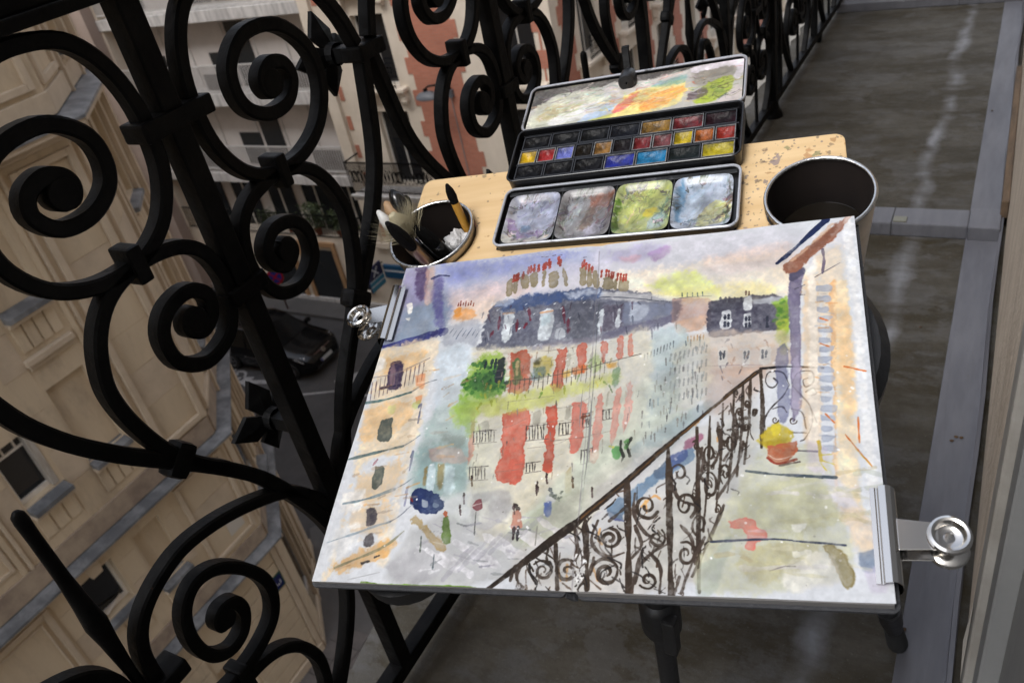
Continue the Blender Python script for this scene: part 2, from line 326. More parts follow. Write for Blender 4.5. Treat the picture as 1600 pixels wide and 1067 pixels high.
def course(z0, z1, zt, d):                 # string course: frieze, moulding, zinc capping on both facades
    t = MB()
    t.fbox(MAIN, -.12, 30, -.02, d * .45, z0, z0 + (z1 - z0) * .5); t.fbox(MAIN, -.16, 30, -.02, d, z0 + (z1 - z0) * .5 + .002, z1)
    t.fbox(CHAM, -.05, 3.2, -.02, d * .45 + .002, z0, z0 + (z1 - z0) * .5); t.fbox(CHAM, -.06, 3.25, -.02, d + .002, z0 + (z1 - z0) * .5 + .002, z1)
    o = bp(t, 'string_course', stone_p, bevel=.012)
    zc = MB(); D = d + .025
    c = D * math.tan(R(22.5))
    for fr, a, b in ((MAIN, -c, 30), (CHAM, -c, 3.28)):
        zc.add([fr(a if fr is MAIN else -c, D, z1 + .012), fr(b, D, z1 + .012), fr(b, -.01, zt), fr(0, -.01, zt), fr(a, D, z1 - .03), fr(b, D, z1 - .03)], [(0, 1, 2, 3), (4, 5, 1, 0)])
    bp(zc, 'zinc_flashing', zinc)
    return o
course(-7.12, -6.98, -6.93, .24); course(-9.66, -9.52, -9.47, .24); course(-1.62, -1.40, -1.33, .36); course(1.4, 1.6, 1.66, .3)
bp(MB().fbox(MAIN, .02, 30, 0, .035, -6.92, -6.56).fbox(CHAM, .02, 3.1, 0, .035, -6.92, -6.56), 'frieze', stone_d, bevel=.01)
bp(MB().fbox(MAIN, .02, 30, 0, .035, -9.46, -9.16).fbox(CHAM, .02, 3.1, 0, .035, -9.46, -9.16), 'frieze', stone_d, bevel=.01)
bp(MB().fbox(MAIN, -.02, 30, 0, .05, -1.32, -1.02).fbox(CHAM, -.02, 3.1, 0, .05, -1.32, -1.02), 'frieze', stone_p, bevel=.012)
# pilaster mouldings and framed panels
for s in (1.07, 3.40, 5.45):
    bp(MB().fbox(MAIN, s, s + .05, 0, .045, -6.56, -1.64), 'pilaster_moulding', stone_p, bevel=.008)
    bp(MB().fbox(MAIN, s + .09, s + .17, 0, .025, -6.56, -1.64), 'pilaster_moulding', stone, bevel=.008)
def framed(fr, s0, s1, z0, z1, w=.07, d=.05, inner=True):
    m = MB(); m.fbox(fr, s0, s0 + w, -.01, d, z0, z1).fbox(fr, s1 - w, s1, -.01, d, z0, z1).fbox(fr, s0 + w + .001, s1 - w - .001, -.01, d, z0, z0 + w).fbox(fr, s0 + w + .001, s1 - w - .001, -.01, d, z1 - w, z1)
    bp(m, 'panel_moulding', stone_p, bevel=.012)
framed(MAIN, .03, .98, -6.50, -1.75, .10, .07); framed(MAIN, .10, 1.15, -9.05, -7.22, .08, .05)
framed(MAIN, .10, 1.25, -.95, 1.2, .10, .06); framed(MAIN, 1.6, 4.6, -.95, 1.2, .10, .06)
framed(MAIN, 3.60, 5.4, -9.05, -7.22, .09, .05); framed(MAIN, 3.75, 5.25, -8.9, -7.37, .03, .03); framed(MAIN, 3.6, 4.5, -6.4, -1.8, .06, .03)
framed(CHAM, .10, 1.25, -6.5, -1.75, .10, .07); framed(CHAM, 2.5, 3.08, -6.5, -1.75, .07, .05); framed(CHAM, .10, .75, -9.05, -7.25, .06, .04); framed(CHAM, 2.3, 3.0, -9.05, -7.25, .07, .05); framed(CHAM, .1, 1.2, -.95, 1.2, .1, .06)
for s0, s1 in ((1.30, 1.36), (2.44, 2.50)): bp(MB().fbox(CHAM, s0, s1, 0, .09, -13, 1.2), 'pilaster_moulding', stone_p, bevel=.01)
bp(MB().fbox(CHAM, 3.02, 3.16, 0, .10, -9.5, 5), 'pilaster_moulding', stone_p, bevel=.01)
# ashlar blocks with fine joints in the panels and between the bays
def ashlar(fr, s0, s1, z0, z1, w, h, d=.006):
    nz = max(1, round((z1 - z0) / h)); ns = max(1, round((s1 - s0) / w))
    for j in range(nz):
        off = .5 / ns if (j % 2 and ns > 1) else 0
        e_ = sorted({0, 1, *[min(1, max(0, i / ns + off)) for i in range(ns + 1)]})
        for a, b in zip(e_[:-1], e_[1:]):
            sa, sb, za, zb = s0 + (s1 - s0) * a + .005, s0 + (s1 - s0) * b - .005, z0 + (z1 - z0) * j / nz + .005, z0 + (z1 - z0) * (j + 1) / nz - .005
            bp(MB().fbox(fr, sa, sb, -.01, d + .001 * ((j * 7 + int(a * 10)) % 3), za, zb), 'stone_block', (stone, stone, stone_p)[(j * 5 + int(a * 9)) % 3])
ashlar(MAIN, .14, .87, -6.38, -1.88, .73, .64); ashlar(MAIN, .20, 1.05, -8.95, -7.32, .85, .54); ashlar(CHAM, .22, 1.14, -6.38, -1.88, .92, .64)
ashlar(MAIN, 2.04, 2.42, -6.5, -1.7, .38, .64); ashlar(MAIN, 3.08, 3.38, -6.5, -1.7, .3, .64); ashlar(MAIN, 2.1, 2.44, -9.1, -7.0, .34, .52); ashlar(MAIN, 3.1, 3.55, -9.1, -7.0, .45, .52); ashlar(MAIN, 1.3, 1.5, -9.1, -7.0, .2, .52)
# sills, aprons, keystone
def sill(fr, s0, s1, z, d=.16, grooves=3, apron=.42, dark=False):
    o = bp(MB().add([fr(s0, -.08, z + .02), fr(s1, -.08, z + .02), fr(s1, d, z - .03), fr(s0, d, z - .03), fr(s0, d, z - .10), fr(s1, d, z - .10), fr(s0, -.02, z - .10), fr(s1, -.02, z - .10)],
            [(0, 1, 2, 3), (3, 2, 5, 4), (4, 5, 7, 6), (0, 3, 4, 6), (1, 7, 5, 2)]), 'zinc_sill', zinc)
    bp(MB().fbox(fr, s0 - .01, s1 + .01, 0, d - .03, z - .16, z - .105), 'sill_moulding', stone_p, bevel=.01)
    if apron:
        w = (s1 - s0) / (grooves + 1)
        for i in range(grooves + 1): bp(MB().fbox(fr, s0 + w * i + .012, s0 + w * (i + 1) - .012, 0, .03, z - .16 - apron, z - .165), 'apron_block', stone, bevel=.008)
sill(MAIN, 1.33, 2.0, -3.30); sill(MAIN, 1.36, 2.02, -5.84); sill(MAIN, 2.44, 3.06, -5.78, .2, 2); sill(MAIN, 1.52, 2.1, -8.51, .14, 2, .4); sill(MAIN, 2.46, 3.08, -8.24, .14, 2, .5); sill(MAIN, 2.44, 3.06, -3.3); sill(MAIN, 4.55, 5.25, -3.3); sill(MAIN, 4.55, 5.25, -5.84)
sill(CHAM, 1.42, 2.38, -3.27); sill(CHAM, 1.42, 2.38, -.74); sill(CHAM, 1.42, 2.38, -6.02, .14, 2, .3); sill(CHAM, .85, 2.05, -9.12, .2, 0, 0)
bp(MB().fbox(MAIN, 1.30, 2.06, 0, .10, -4.06, -3.96).fbox(MAIN, 1.33, 2.03, 0, .05, -4.14, -4.062), 'apron_ledge', stone_p, bevel=.015)
bp(MB().add([MAIN(2.66, .001, -7.09), MAIN(2.93, .001, -7.09), MAIN(2.88, .001, -7.40), MAIN(2.70, .001, -7.40), MAIN(2.66, .06, -7.09), MAIN(2.93, .06, -7.09), MAIN(2.88, .06, -7.40), MAIN(2.70, .06, -7.40)], [(4, 5, 6, 7), (0, 1, 5, 4), (1, 2, 6, 5), (2, 3, 7, 6), (3, 0, 4, 7)]), 'keystone', stone_p, bevel=.008)
# small windows in the recesses
def window(fr, w, par_thing, m_frame=wframe, mull=1, trans=.78, dep=None, bo=None):
    s0, s1, z0, z1, d = w; d = dep or d
    f = MB(); t = .045; y0, y1 = -d + .004, -d + .055
    f.fbox(fr, s0, s0 + t, y0, y1, z0, z1).fbox(fr, s1 - t, s1, y0, y1, z0, z1).fbox(fr, s0 + t + .001, s1 - t - .001, y0, y1, z0, z0 + t * 1.6).fbox(fr, s0 + t + .001, s1 - t - .001, y0, y1, z1 - t, z1)
    if trans: zt = z0 + (z1 - z0) * trans; f.fbox(fr, s0 + t + .001, s1 - t - .001, y0, y1 - .004, zt - .018, zt + .018)
    for i in range(mull):
        sm = s0 + (s1 - s0) * (i + 1) / (mull + 1); f.fbox(fr, sm - .014, sm + .014, y0, y1 - .008, (z0 + (z1 - z0) * trans + .019) if trans else z0 + t * 1.6 + .001, z1 - t - .001)
    o = f.build('window', m_frame, par_thing); o.matrix_local = bo
    g = MB().fbox(fr, s0 + .01, s1 - .01, -d + .012, -d + .02, z0 + .01, z1 - .01).build('pane', glass, o)
    return o
wo1 = window(MAIN, W1, bb, mull=2, trans=.80, bo=BO)
bp(MB().fbox(MAIN, 2.491, 2.585, -.155, .012, -5.74, -4.81), 'shutter', mat('peeling_white_shutter', (.42, .38, .33), .8, col2=(.3, .26, .21), scale=20, stretch=(1, 1, .2)), bevel=.006)
window(MAIN, W2, bb, mull=0, trans=None, bo=BO)
bp(MB().add([MAIN(2.62, -.15, -8.15), MAIN(2.98, -.02, -8.15), MAIN(2.98, -.02, -8.10), MAIN(2.62, -.15, -8.10)], [(0, 1, 2, 3)]), 'open_casement', wframe)
for b in (BL[5], BL[8]): window(MAIN, b, bb, bo=BO)
for b in CB[3:]: window(CHAM, b, bb, bo=BO, mull=1)
bp(MB().fbox(MAIN, .28, .62, .002, .012, -8.85, -8.35), 'plaster_patch', mat('pale_plaster', (.5, .46, .40), .9))
# rusticated ground floor
for i in range(9):
    z = -12.62 + .322 * i
    bp(MB().fbox(MAIN, .14, 1.44, 0, .035, z, z + .300), 'stone_course', stone, bevel=.01); bp(MB().fbox(MAIN, 2.16, 12, 0, .035, z, z + .300), 'stone_course', stone, bevel=.01)
    bp(MB().fbox(CHAM, .10, .74, 0, .035, z, z + .300), 'stone_course', stone, bevel=.01); bp(MB().fbox(CHAM, 2.2, 3.1, 0, .035, z, z + .300), 'stone_course', stone_p, bevel=.01)
bp(MB().fbox(MAIN, .0, 14, 0, .07, -13, -12.66).fbox(CHAM, .0, 3.1, 0, .07, -13, -12.66), 'plinth', stone_p, bevel=.015)
bp(MB().fbox(MAIN, .0, .12, 0, .05, -12.64, -9.68).fbox(CHAM, .0, .08, 0, .05, -12.64, -9.68), 'corner_quoin', stone_p, bevel=.012)
# street name plaque
pl = thing('street_name_plaque', 'dark blue enamel street name plaque with green border on the stone corner building', 'sign', (-10.96, 6.2, -10.5))
def flat(mb, nm, m, par, o): x = mb.build(nm, m, par); x.matrix_local = Matrix.Translation((-o[0], -o[1], -o[2])); return x
flat(MB().fbox(MAIN, .13, .42, .037, .055, -10.66, -10.31), 'border', mat('green_enamel', (.01, .06, .035), .3), pl, (-10.96, 6.2, -10.5))
flat(MB().fbox(MAIN, .155, .395, .0555, .059, -10.635, -10.335), 'plate', mat('blue_enamel', (.008, .012, .075), .25), pl, (-10.96, 6.2, -10.5))
flat(MB().fbox(MAIN, .20, .22, .0595, .061, -10.55, -10.46).fbox(MAIN, .24, .30, .0595, .061, -10.55, -10.53).fbox(MAIN, .32, .35, .0595, .061, -10.52, -10.46), 'lettering', mat('white_enamel', (.6, .6, .62), .4), pl, (-10.96, 6.2, -10.5))

# ---------------------------------------------------------------- pinkish house left of the grey flats
pb = thing('pink_rendered_house', 'plain pinkish rendered house wall beyond the stone corner building', 'house', (-30, 18.2, -13))
PF = frame(-44, 18.15, 1, 0, 0, -1)
pw = MB(); wall_grid(pw, PF, 0, 17.6, -13, 9, [(12.6, 13.5, -5.4, -3.6, .15), (12.6, 13.5, -8.4, -6.6, .15), (15.2, 16.1, -8.4, -6.6, .15), (15.2, 16.1, -5.4, -3.6, .15), (15.0, 16.2, -12.8, -10.3, .3)])
pw.add([PF(17.6, 0, -13), PF(17.6, -.9, -13), PF(17.6, -.9, 9), PF(17.6, 0, 9)], [(0, 1, 2, 3)])
PO = Matrix.Translation((30, -18.2, 13))
o = pw.build('wall', pinkw, pb, fix=False); o.matrix_local = PO
for w in [(12.6, 13.5, -5.4, -3.6, .15), (12.6, 13.5, -8.4, -6.6, .15), (15.2, 16.1, -8.4, -6.6, .15), (15.2, 16.1, -5.4, -3.6, .15)]:
    window(PF, w, pb, bo=PO)
    o = MB().fbox(PF, w[0] - .05, w[1] + .05, 0, .12, w[2] - .1, w[2] - .02).build('sill', cream, pb, bevel=.01); o.matrix_local = PO
o = MB().fbox(PF, 16.9, 16.98, .03, .11, -13, 9).build('drainpipe', zinc, pb); o.matrix_local = PO

# ---------------------------------------------------------------- grey block of flats with loggias
GF = frame(-26.4, 18.58, 1, 0, 0, -1)
gb = thing('grey_block_of_flats', 'grey modern block of flats with stacked concrete balconies and white railings', 'building', (-22, 18.58, -13))
GO = Matrix.Translation((22, -18.58, 13))
def gp(mb, name, m, par=None, **k):
    o = mb.build(name, m, par or gb, **k); o.matrix_local = GO if par is None else Matrix(); return o
gp(MB().fbox(GF, 0, 9, -.8, -.60, -10.3, 9), 'recessed_wall', loggia)
gp(MB().fbox(GF, 0, 9, -1.2, 0, -13, -10.25), 'ground_floor_wall', cream)
gp(MB().fbox(GF, -.06, .12, -1.24, .02, -10.24, 9), 'side_wall', cream); gp(MB().fbox(GF, 8.86, 9.02, -1.24, .02, -10.24, 9), 'side_wall', cream)
door_m = mat('dark_loggia_glass', (.02, .022, .024), .15)
for i, zb in enumerate((-2.95, -5.58, -8.26, -.3, 2.35)):
    gp(MB().fbox(GF, .0, 8.98, -1.24, .06, zb, zb + (.34 if i != 1 else .42)), 'balcony_slab', conc, bevel=.012)
    zr = zb + .42
    r = gp(MB().fbox(GF, .15, 8.85, .0, .035, zr + .86, zr + .90).fbox(GF, .15, 8.85, .0, .035, zr + .04, zr + .075), 'railing', white_met)
    bal = MB()
    for k in range(87): bal.fbox(GF, .18 + .1 * k, .205 + .1 * k, .005, .03, zr + .076, zr + .859)
    b = bal.build('balusters', white_met, r, kind='stuff')
    for s in (2.0, 3.15, 4.9, 6.1, 7.4):
        gp(MB().fbox(GF, s, s + .035, -.599, -.57, zb + .45, zb + 2.6), 'wall_seam', white_met)
    for s0 in ((.9,), (4.0,), (6.9,))[0:2]:
        gp(MB().fbox(GF, s0[0], s0[0] + .95, -.598, -.56, zb + .44, zb + 1.55), 'loggia_window', door_m)
    gp(MB().fbox(GF, 5.1, 5.95, -.598, -.56, zb + .44, zb + 2.45), 'balcony_door', door_m)
# solid screens and boxes behind the bars
for s0, s1, zr, h in ((4.0, 4.9, -5.16, .5), (7.6, 8.7, -5.16, .62), (7.55, 8.75, -7.84, .65), (2.3, 3.1, -7.84, .5)):
    gp(MB().fbox(GF, s0, s1, -.06, -.02, zr + .1, zr + .1 + h), 'balcony_screen', mat('taupe_screen', (.17, .15, .135), .8))
ac = thing('air_conditioner', 'pale air conditioning unit standing on the grey balcony beside the cream pilaster', 'air conditioner', (-18.2, 18.9, -5.16))
MB().box(-.42, -.16, 0, .42, .16, .62).build('case', mat('ivory_case', (.42, .39, .34), .5), ac, bevel=.02)
MB().lathe([(.02, 0), (.24, 0), (.25, .01), (.25, .02), (.22, .022), (.02, .022)], 24, Matrix.Translation((-.1, -.16, .31)) @ Matrix.Rotation(R(90), 4, 'X')).build('fan_grille', mat('dark_grille', (.06, .055, .05), .6), ac)
# first-floor windows with planted iron balcony
for k, s in enumerate((.9, 2.6, 4.35, 6.0, 7.5)):
    gp(MB().fbox(GF, s, s + 1.15, -.595, -.55, -10.2, -8.35), 'balcony_door', door_m)
    gp(MB().fbox(GF, s + .55, s + .60, -.548, -.52, -10.2, -8.35).fbox(GF, s - .05, s, -.548, -.52, -10.2, -8.35), 'door_frame', wframe)
r = gp(MB().fbox(GF, .15, 8.85, .0, .03, -9.42, -9.38).fbox(GF, .15, 8.85, .0, .03, -10.2, -10.17), 'railing', iron)
bal = MB()
for k in range(80): bal.fbox(GF, .18 + .109 * k, .195 + .109 * k, .005, .022, -10.169, -9.421)
bal.build('balusters', iron, r, kind='stuff')
leaf_m = [mat('leaf_green_dark', (.035, .055, .02), .6), mat('leaf_green_mid', (.07, .095, .03), .6)]
def plant(loc, w, h, n, label, pot=True, seed=0, g='plants on the first floor balcony'):
    t = thing('balcony_plant', label, 'plant', loc, group=g); rg = random.Random(seed)
    if pot: MB().lathe([(.09, 0), (.14, .22), (.15, .24), (.13, .24), (.12, .2), (.001, .2)], 12, cap=False).build('pot', mat('terracotta', (.22, .075, .04), .8), t)
    for j in range(2):
        lf = MB()
        for _ in range(n):
            c = Vector((rg.gauss(0, w * .45), rg.gauss(0, .10), .25 + rg.random() * h)); a = Vector((rg.gauss(0, 1), rg.gauss(0, 1), rg.gauss(.3, 1))).normalized(); b = a.orthogonal().normalized(); L = rg.uniform(.03, .07)
            lf.add([c, c + a * L + b * L * .4, c + a * L * 2, c + a * L - b * L * .4], [(0, 1, 2, 3)])
        lf.build('foliage', leaf_m[j], t, fix=False)
plant((-22.2, 18.8, -10.22), .5, .5, 150, 'leftmost leafy plant in a terracotta pot on the first floor balcony', seed=1)
plant((-21.2, 18.8, -10.22), .4, .4, 120, 'small leafy plant in a terracotta pot in the middle of the first floor balcony', seed=2)
plant((-19.9, 18.75, -10.22), .55, .9, 320, 'tall bushy green plant on the first floor balcony of the grey flats', seed=3)
plant((-18.9, 18.75, -10.22), .5, .6, 200, 'rightmost bushy plant on the first floor balcony, beside the cream pilaster', seed=4)
# ground-floor openings
oak = mat('orange_brown_door_frame', (.42, .25, .12), .7, col2=(.32, .18, .09), scale=4)
for s0, s1 in ((1.2, 2.1), (3.9, 5.0), (5.6, 7.0)):
    gp(MB().fbox(GF, s0, s1, .002, .03, -12.7, -10.75), 'shop_door', door_m)
    gp(MB().fbox(GF, s0 - .18, s0 - .001, .002, .07, -12.95, -10.6).fbox(GF, s1 + .001, s1 + .18, .002, .07, -12.95, -10.6).fbox(GF, s0 - .18, s1 + .18, .002, .075, -10.598, -10.42), 'door_surround', oak, bevel=.01)
gp(MB().fbox(GF, 7.5, 8.3, .002, .03, -12.2, -10.9), 'window', door_m); gp(MB().fbox(GF, 7.45, 8.35, .0, .09, -12.28, -12.2), 'sill', cream)
gp(MB().fbox(GF, 0, 9, .002, .09, -13, -12.72), 'plinth', conc)

# ---------------------------------------------------------------- red brick and cream corner building
RF = frame(-17.4, 18.58, 1, 0, 0, -1); RG = frame(-9.7, 18.58, 0, 1, 1, 0)
rbld = thing('red_brick_building', 'red brick and cream stucco corner building with toothed quoins across the junction', 'building', (-13.5, 18.58, -13))
RO = Matrix.Translation((13.5, -18.58, 13))
def rp(mb, name, m, par=None, **k):
    o = mb.build(name, m, par or rbld, **k)
    if par is None: o.matrix_local = RO
    return o
fl_z = [-10.45, -7.85, -5.15, -2.45, .25, 2.95, 5.6]       # window heads are 2 m above each
wins = []; 
for z in fl_z[1:]:
    for s in (1.6, 6.05): wins.append((s, s + 1.12, (z + .02) if (z > -7 or s > 3) else -8.15, z + 2.0, .22))
gw = [(1.5, 2.8, -12.7, -10.7, .25), (4.6, 6.4, -12.6, -10.6, .25)]
rw = MB(); wall_grid(rw, RF, 0, 7.7, -13, 9, wins + gw)
winsR = []
for z in fl_z:
    for k in range(14): winsR.append((1.5 + 2.75 * k, 2.6 + 2.75 * k, z + .02, z + 2.0, .22))
wall_grid(rw, RG, 0, 42, -13, 9, winsR)
rw.add([RF(0, 0, 9), RF(7.7, 0, 9), RG(42, 0, 9), (-17.4, 60.5, 9)], [(0, 1, 2, 3)]); rp(rw, 'wall', cream, fix=False)
def toothed(fr, s0, s1, z0, z1, lft=True, rgt=True, n=.45):
    m = MB(); z = z0; k = 0
    while z < z1 - .01:
        h = min(n, z1 - z); a = s0 + (.16 if (k % 2 and lft) else 0); b = s1 - (.16 if (k % 2 and rgt) else 0)
        m.fbox(fr, a, b, .001, .02, z, z + h); z += h; k += 1
    return m
rp(toothed(RF, 3.10, 4.98, -10.2, 8.6), 'brick_panel', brick); rp(toothed(RF, 7.15, 7.52, -10.2, 8.6, True, True), 'brick_panel', brick)
for z in np.arange(-10.0, 8, .90): rp(MB().fbox(RF, .42, .58, .001, .018, z, z + .42), 'brick_inset', brick)
for k in range(15):
    a = (.35 if k == 0 else 2.95 + 2.75 * (k - 1)); b = 1.15 + 2.75 * k
    if b > 41: break
    rp(toothed(RG, a, b, -10.2, 8.6, n=.45), 'brick_panel', brick)
rp(MB().fbox(RF, -.02, .36, 0, .12, -10.2, 9), 'pilaster', cream, bevel=.01)
rp(MB().fbox(RF, 7.62, 7.72, 0, .04, -10.2, 9), 'corner_quoin', cream)
rp(MB().fbox(RF, -.02, 7.8, 0, .14, -10.42, -10.2).fbox(RG, -.1, 42, 0, .14, -10.42, -10.2), 'string_course', cream, bevel=.02)
def sillr(fr, s0, s1, z):
    rp(MB().fbox(fr, s0 - .28, s1 + .28, 0, .30, z - .10, z).fbox(fr, s0 - .22, s1 + .22, 0, .22, z - .19, z - .102), 'sill', cream, bevel=.015)
    for s in (s0 - .12, s1 + .12): rp(MB().fbox(fr, s - .10, s + .10, 0, .19, z - .42, z - .192).fbox(fr, s - .07, s + .07, 0, .12, z - .52, z - .422), 'corbel', cream, bevel=.025)
def railing(fr, s0, s1, z, d=.24, h=.62):
    r = rp(MB().fbox(fr, s0 - .02, s1 + .02, d - .02, d, z + h - .03, z + h).fbox(fr, s0 - .02, s1 + .02, d - .02, d, z + .06, z + .09).fbox(fr, s0 - .02, s1 + .02, d - .02, d, z + h - .17, z + h - .15), 'window_railing', iron)
    bar = MB(); n = int((s1 - s0) / .085)
    for i in range(n + 1): bar.fbox(fr, s0 + (s1 - s0) * i / n - .008, s0 + (s1 - s0) * i / n + .008, d - .016, d - .004, z + .0, z + h - .031)
    for i in range(int(n / 3)): 
        c = fr(s0 + (s1 - s0) * (i + .5) / int(n / 3), d - .03, z + h * .45); bar.tube([(c[0] + fr(.07 * math.cos(a), 0, 0)[0] - fr(0, 0, 0)[0], c[1] + fr(.07 * math.cos(a), 0, 0)[1] - fr(0, 0, 0)[1], c[2] + .11 * math.sin(a)) for a in np.arange(0, 6.2, .7)], .007, 4, closed=True)
    bar.build('bars', iron, r, kind='stuff')
for i, w in enumerate(wins):
    window(RF, w, rbld, bo=RO, mull=1, trans=None); 
    if w[2] > -7.4 or w[0] > 3: sillr(RF, w[0], w[1], w[2] - .0); railing(RF, w[0], w[1], w[2])
for w in gw: window(RF, w, rbld, bo=RO, mull=1, trans=.7)
for w in winsR:
    if w[2] < -9 or w[2] > 3: continue
    window(RG, w, rbld, bo=RO, mull=1, trans=None)
    if w[0] < 20: sillr(RG, w[0], w[1], w[2]); railing(RG, w[0], w[1], w[2])
# long black balcony under the lower bay
rp(MB().fbox(RF, .42, 3.6, 0, .75, -8.36, -8.20).fbox(RF, .38, 3.64, .70, .80, -8.24, -8.16), 'balcony_slab', conc, bevel=.02)
rr = rp(MB().fbox(RF, .42, 3.6, .70, .73, -7.16, -7.12).fbox(RF, .42, 3.6, .70, .73, -8.10, -8.07).fbox(RF, .42, .45, .0, .70, -7.16, -7.12), 'balcony_railing', iron)
bar = MB()
for i in range(46): bar.fbox(RF, .43 + .0685 * i, .455 + .0685 * i, .708, .725, -8.069, -7.161)
for i in range(20):
    c = RF(.55 + .15 * i, .70, -7.6); bar.tube([(c[0] + .06 * math.cos(a), c[1], c[2] + .2 * math.sin(a)) for a in np.arange(0, 6.2, .6)], .016, 4, closed=True)
bar.build('bars', iron, rr, kind='stuff')
# street lamp and conduit on the brick panel
lp = thing('wall_street_lamp', 'grey dish street lamp on a bent arm fixed to the red brick wall', 'lamp', (-13.06, 18.56, -5.25))
lm = mat('lamp_grey', (.10, .105, .115), .5)
MB().lathe([(.001, .16), (.10, .15), (.26, .10), (.36, .02), (.37, -.03), (.34, -.05), (.001, -.05)], 24, Matrix.Translation((-.36, -.56, .0)) @ Matrix.Scale(.62, 4, (0, 1, 0))).build('lamp_head', lm, lp, smooth=True)
MB().tube([(.05, 0, -.1), (.05, -.1, .24), (-.05, -.4, .27), (-.30, -.52, .27), (-.38, -.55, .22), (-.39, -.56, .12)], .028, 8).build('arm', iron, lp, smooth=True)
MB().lathe([(.001, .1), (.06, .08), (.06, -.02), (.001, -.03)], 12, Matrix.Translation((-.39, -.56, .14))).build('socket', iron, lp, smooth=True)
MB().box(-.02, -.12, -.2, .12, .01, .0).build('bracket', lm, lp)
cb = MB().tube([(-13.06, 18.55, -5.45), (-13.05, 18.55, -10.2)], .018, 6).build('conduit', mat('grey_conduit', (.22, .19, .18), .6)); tag(cb, 'thin grey cable conduit running down the red brick panel under the street lamp', 'cable')
# shop signs
bs = thing('blade_sign', 'blue and turquoise blade sign sticking out from the shopfront wall', 'sign', (-17.35, 18.1, -11.3))
MB().box(-.03, -.42, -.42, .03, .36, .42).build('panel', mat('sign_navy', (.012, .015, .06), .4), bs, bevel=.01)
MB().box(.0305, -.41, -.40, .034, .35, -.02).build('lower_band', mat('sign_turquoise', (.02, .19, .30), .4), bs); MB().box(.0345, -.41, -.05, .037, .35, -.02).box(.0345, -.41, -.24, .037, .35, -.20).build('stripe', mat('sign_white', (.6, .62, .64), .5), bs)
MB().obox((.034, -.02, .2), ((0, .7, .7), (0, -.7, .7), (1, 0, 0)), (.2, .025, .003)).obox((.036, -.02, .2), ((0, .7, -.7), (0, .7, .7), (1, 0, 0)), (.2, .025, .003)).build('cross_mark', mat('sign_white', (.6, .62, .64), .5), bs)
MB().tube([(0, .36, .3), (0, .47, .3)], .02, 6).build('bracket', iron, bs)
fs = thing('shop_sign_board', 'flat blue shop sign with a white stripe above the shopfront', 'sign', (-16.98, 18.5, -11.3))
MB().box(-.30, -.05, -.24, .62, .07, .24).build('board', mat('sign_blue', (.015, .075, .16), .4), fs, bevel=.01); MB().box(-.29, -.054, .02, .61, -.0505, .08).build('stripe', mat('sign_white', (.6, .62, .64), .5), fs)

# no-stopping sign
ns = thing('no_stopping_sign', 'round blue no stopping sign with red ring on a thin kerbside pole', 'sign', (-21.72, 17.75, -12.87))
MB().tube([(0, 0, 0), (0, 0, 1.85)], .03, 8).build('pole', mat('brown_pole', (.06, .03, .025), .5), ns)
face = Matrix.Translation((.05, -.06, 1.38)) @ Matrix.Rotation(R(28), 4, 'Z') @ Matrix.Rotation(R(90), 4, 'X')
MB().lathe([(.001, -.01), (.30, -.01), (.30, .005), (.001, .005)], 28, face).build('disc', mat('sign_red', (.35, .012, .02), .4), ns)
MB().lathe([(.001, .0055), (.235, .0055), (.235, .009), (.001, .009)], 28, face).build('blue_field', mat('sign_royal_blue', (.02, .03, .24), .4), ns)
for a in (45, -45): MB().obox((0, 0, 0), ((1, 0, 0), (0, 1, 0), (0, 0, 1)), (.24, .028, .002 + .0005 * (a > 0))).build('diagonal_bar', mat('sign_red', (.35, .012, .02), .4), ns).matrix_local = face @ Matrix.Translation((0, 0, .011)) @ Matrix.Rotation(R(a), 4, 'Z')

# road paint
rgp = random.Random(8)
def paint_mark(polys, nm, lab):
    m = MB()
    for p in polys: m.add([(x, y, -12.996) for x, y in p], [tuple(range(len(p)))])
    return tag(m.build(nm, roadpaint, fix=False), lab, 'road marking')
def ring(cx, cy, r, w=.09, n=16): return [[(cx + k * math.cos(2 * math.pi * (i + d) / n), cy + k * math.sin(2 * math.pi * (i + d) / n)) for k, d in ((r, 0), (r + w, 0), (r + w, 1), (r, 1))] for i in range(n)]
paint_mark(ring(-21.5, 14.0, .28) + ring(-20.75, 14.0, .22) + [[(-21.4, 14.0), (-21.1, 14.3), (-21.05, 14.22), (-21.35, 13.95)], [(-21.1, 14.25), (-20.8, 14.1), (-20.8, 14.0), (-21.1, 14.15)]], 'bicycle_marking', 'white bicycle symbol painted on the road behind the black car')
paint_mark([[(-21.02, 13.86), (-20.1, 14.12), (-20.05, 13.62)], [(-20.1, 13.95), (-19.4, 14.1), (-19.4, 13.9), (-20.1, 13.75)]], 'arrow_marking', 'worn white arrow painted on the road beside the black car')
paint_mark([[(-17.1, 14.6), (-16.2, 14.1), (-15.9, 14.7), (-16.5, 15.3)]], 'bay_marking', 'pale worn patch of paint on the road in front of the black car')
paint_mark([[(-18.2, 13.6), (-16.4, 14.35), (-16.4, 14.27), (-18.2, 13.50)], [(-15.8, 14.2), (-14.8, 14.6), (-14.8, 14.5), (-15.8, 14.1)]], 'edge_line_marking', 'thin dashed white line painted across the road below the car')
paint_mark([[(-17.15 + .32 * math.cos(a), 12.75 + .2 * math.sin(a)) for a in np.arange(0, 6.28, .4)]], 'dot_marking', 'round white dot painted on the road in front of the car')
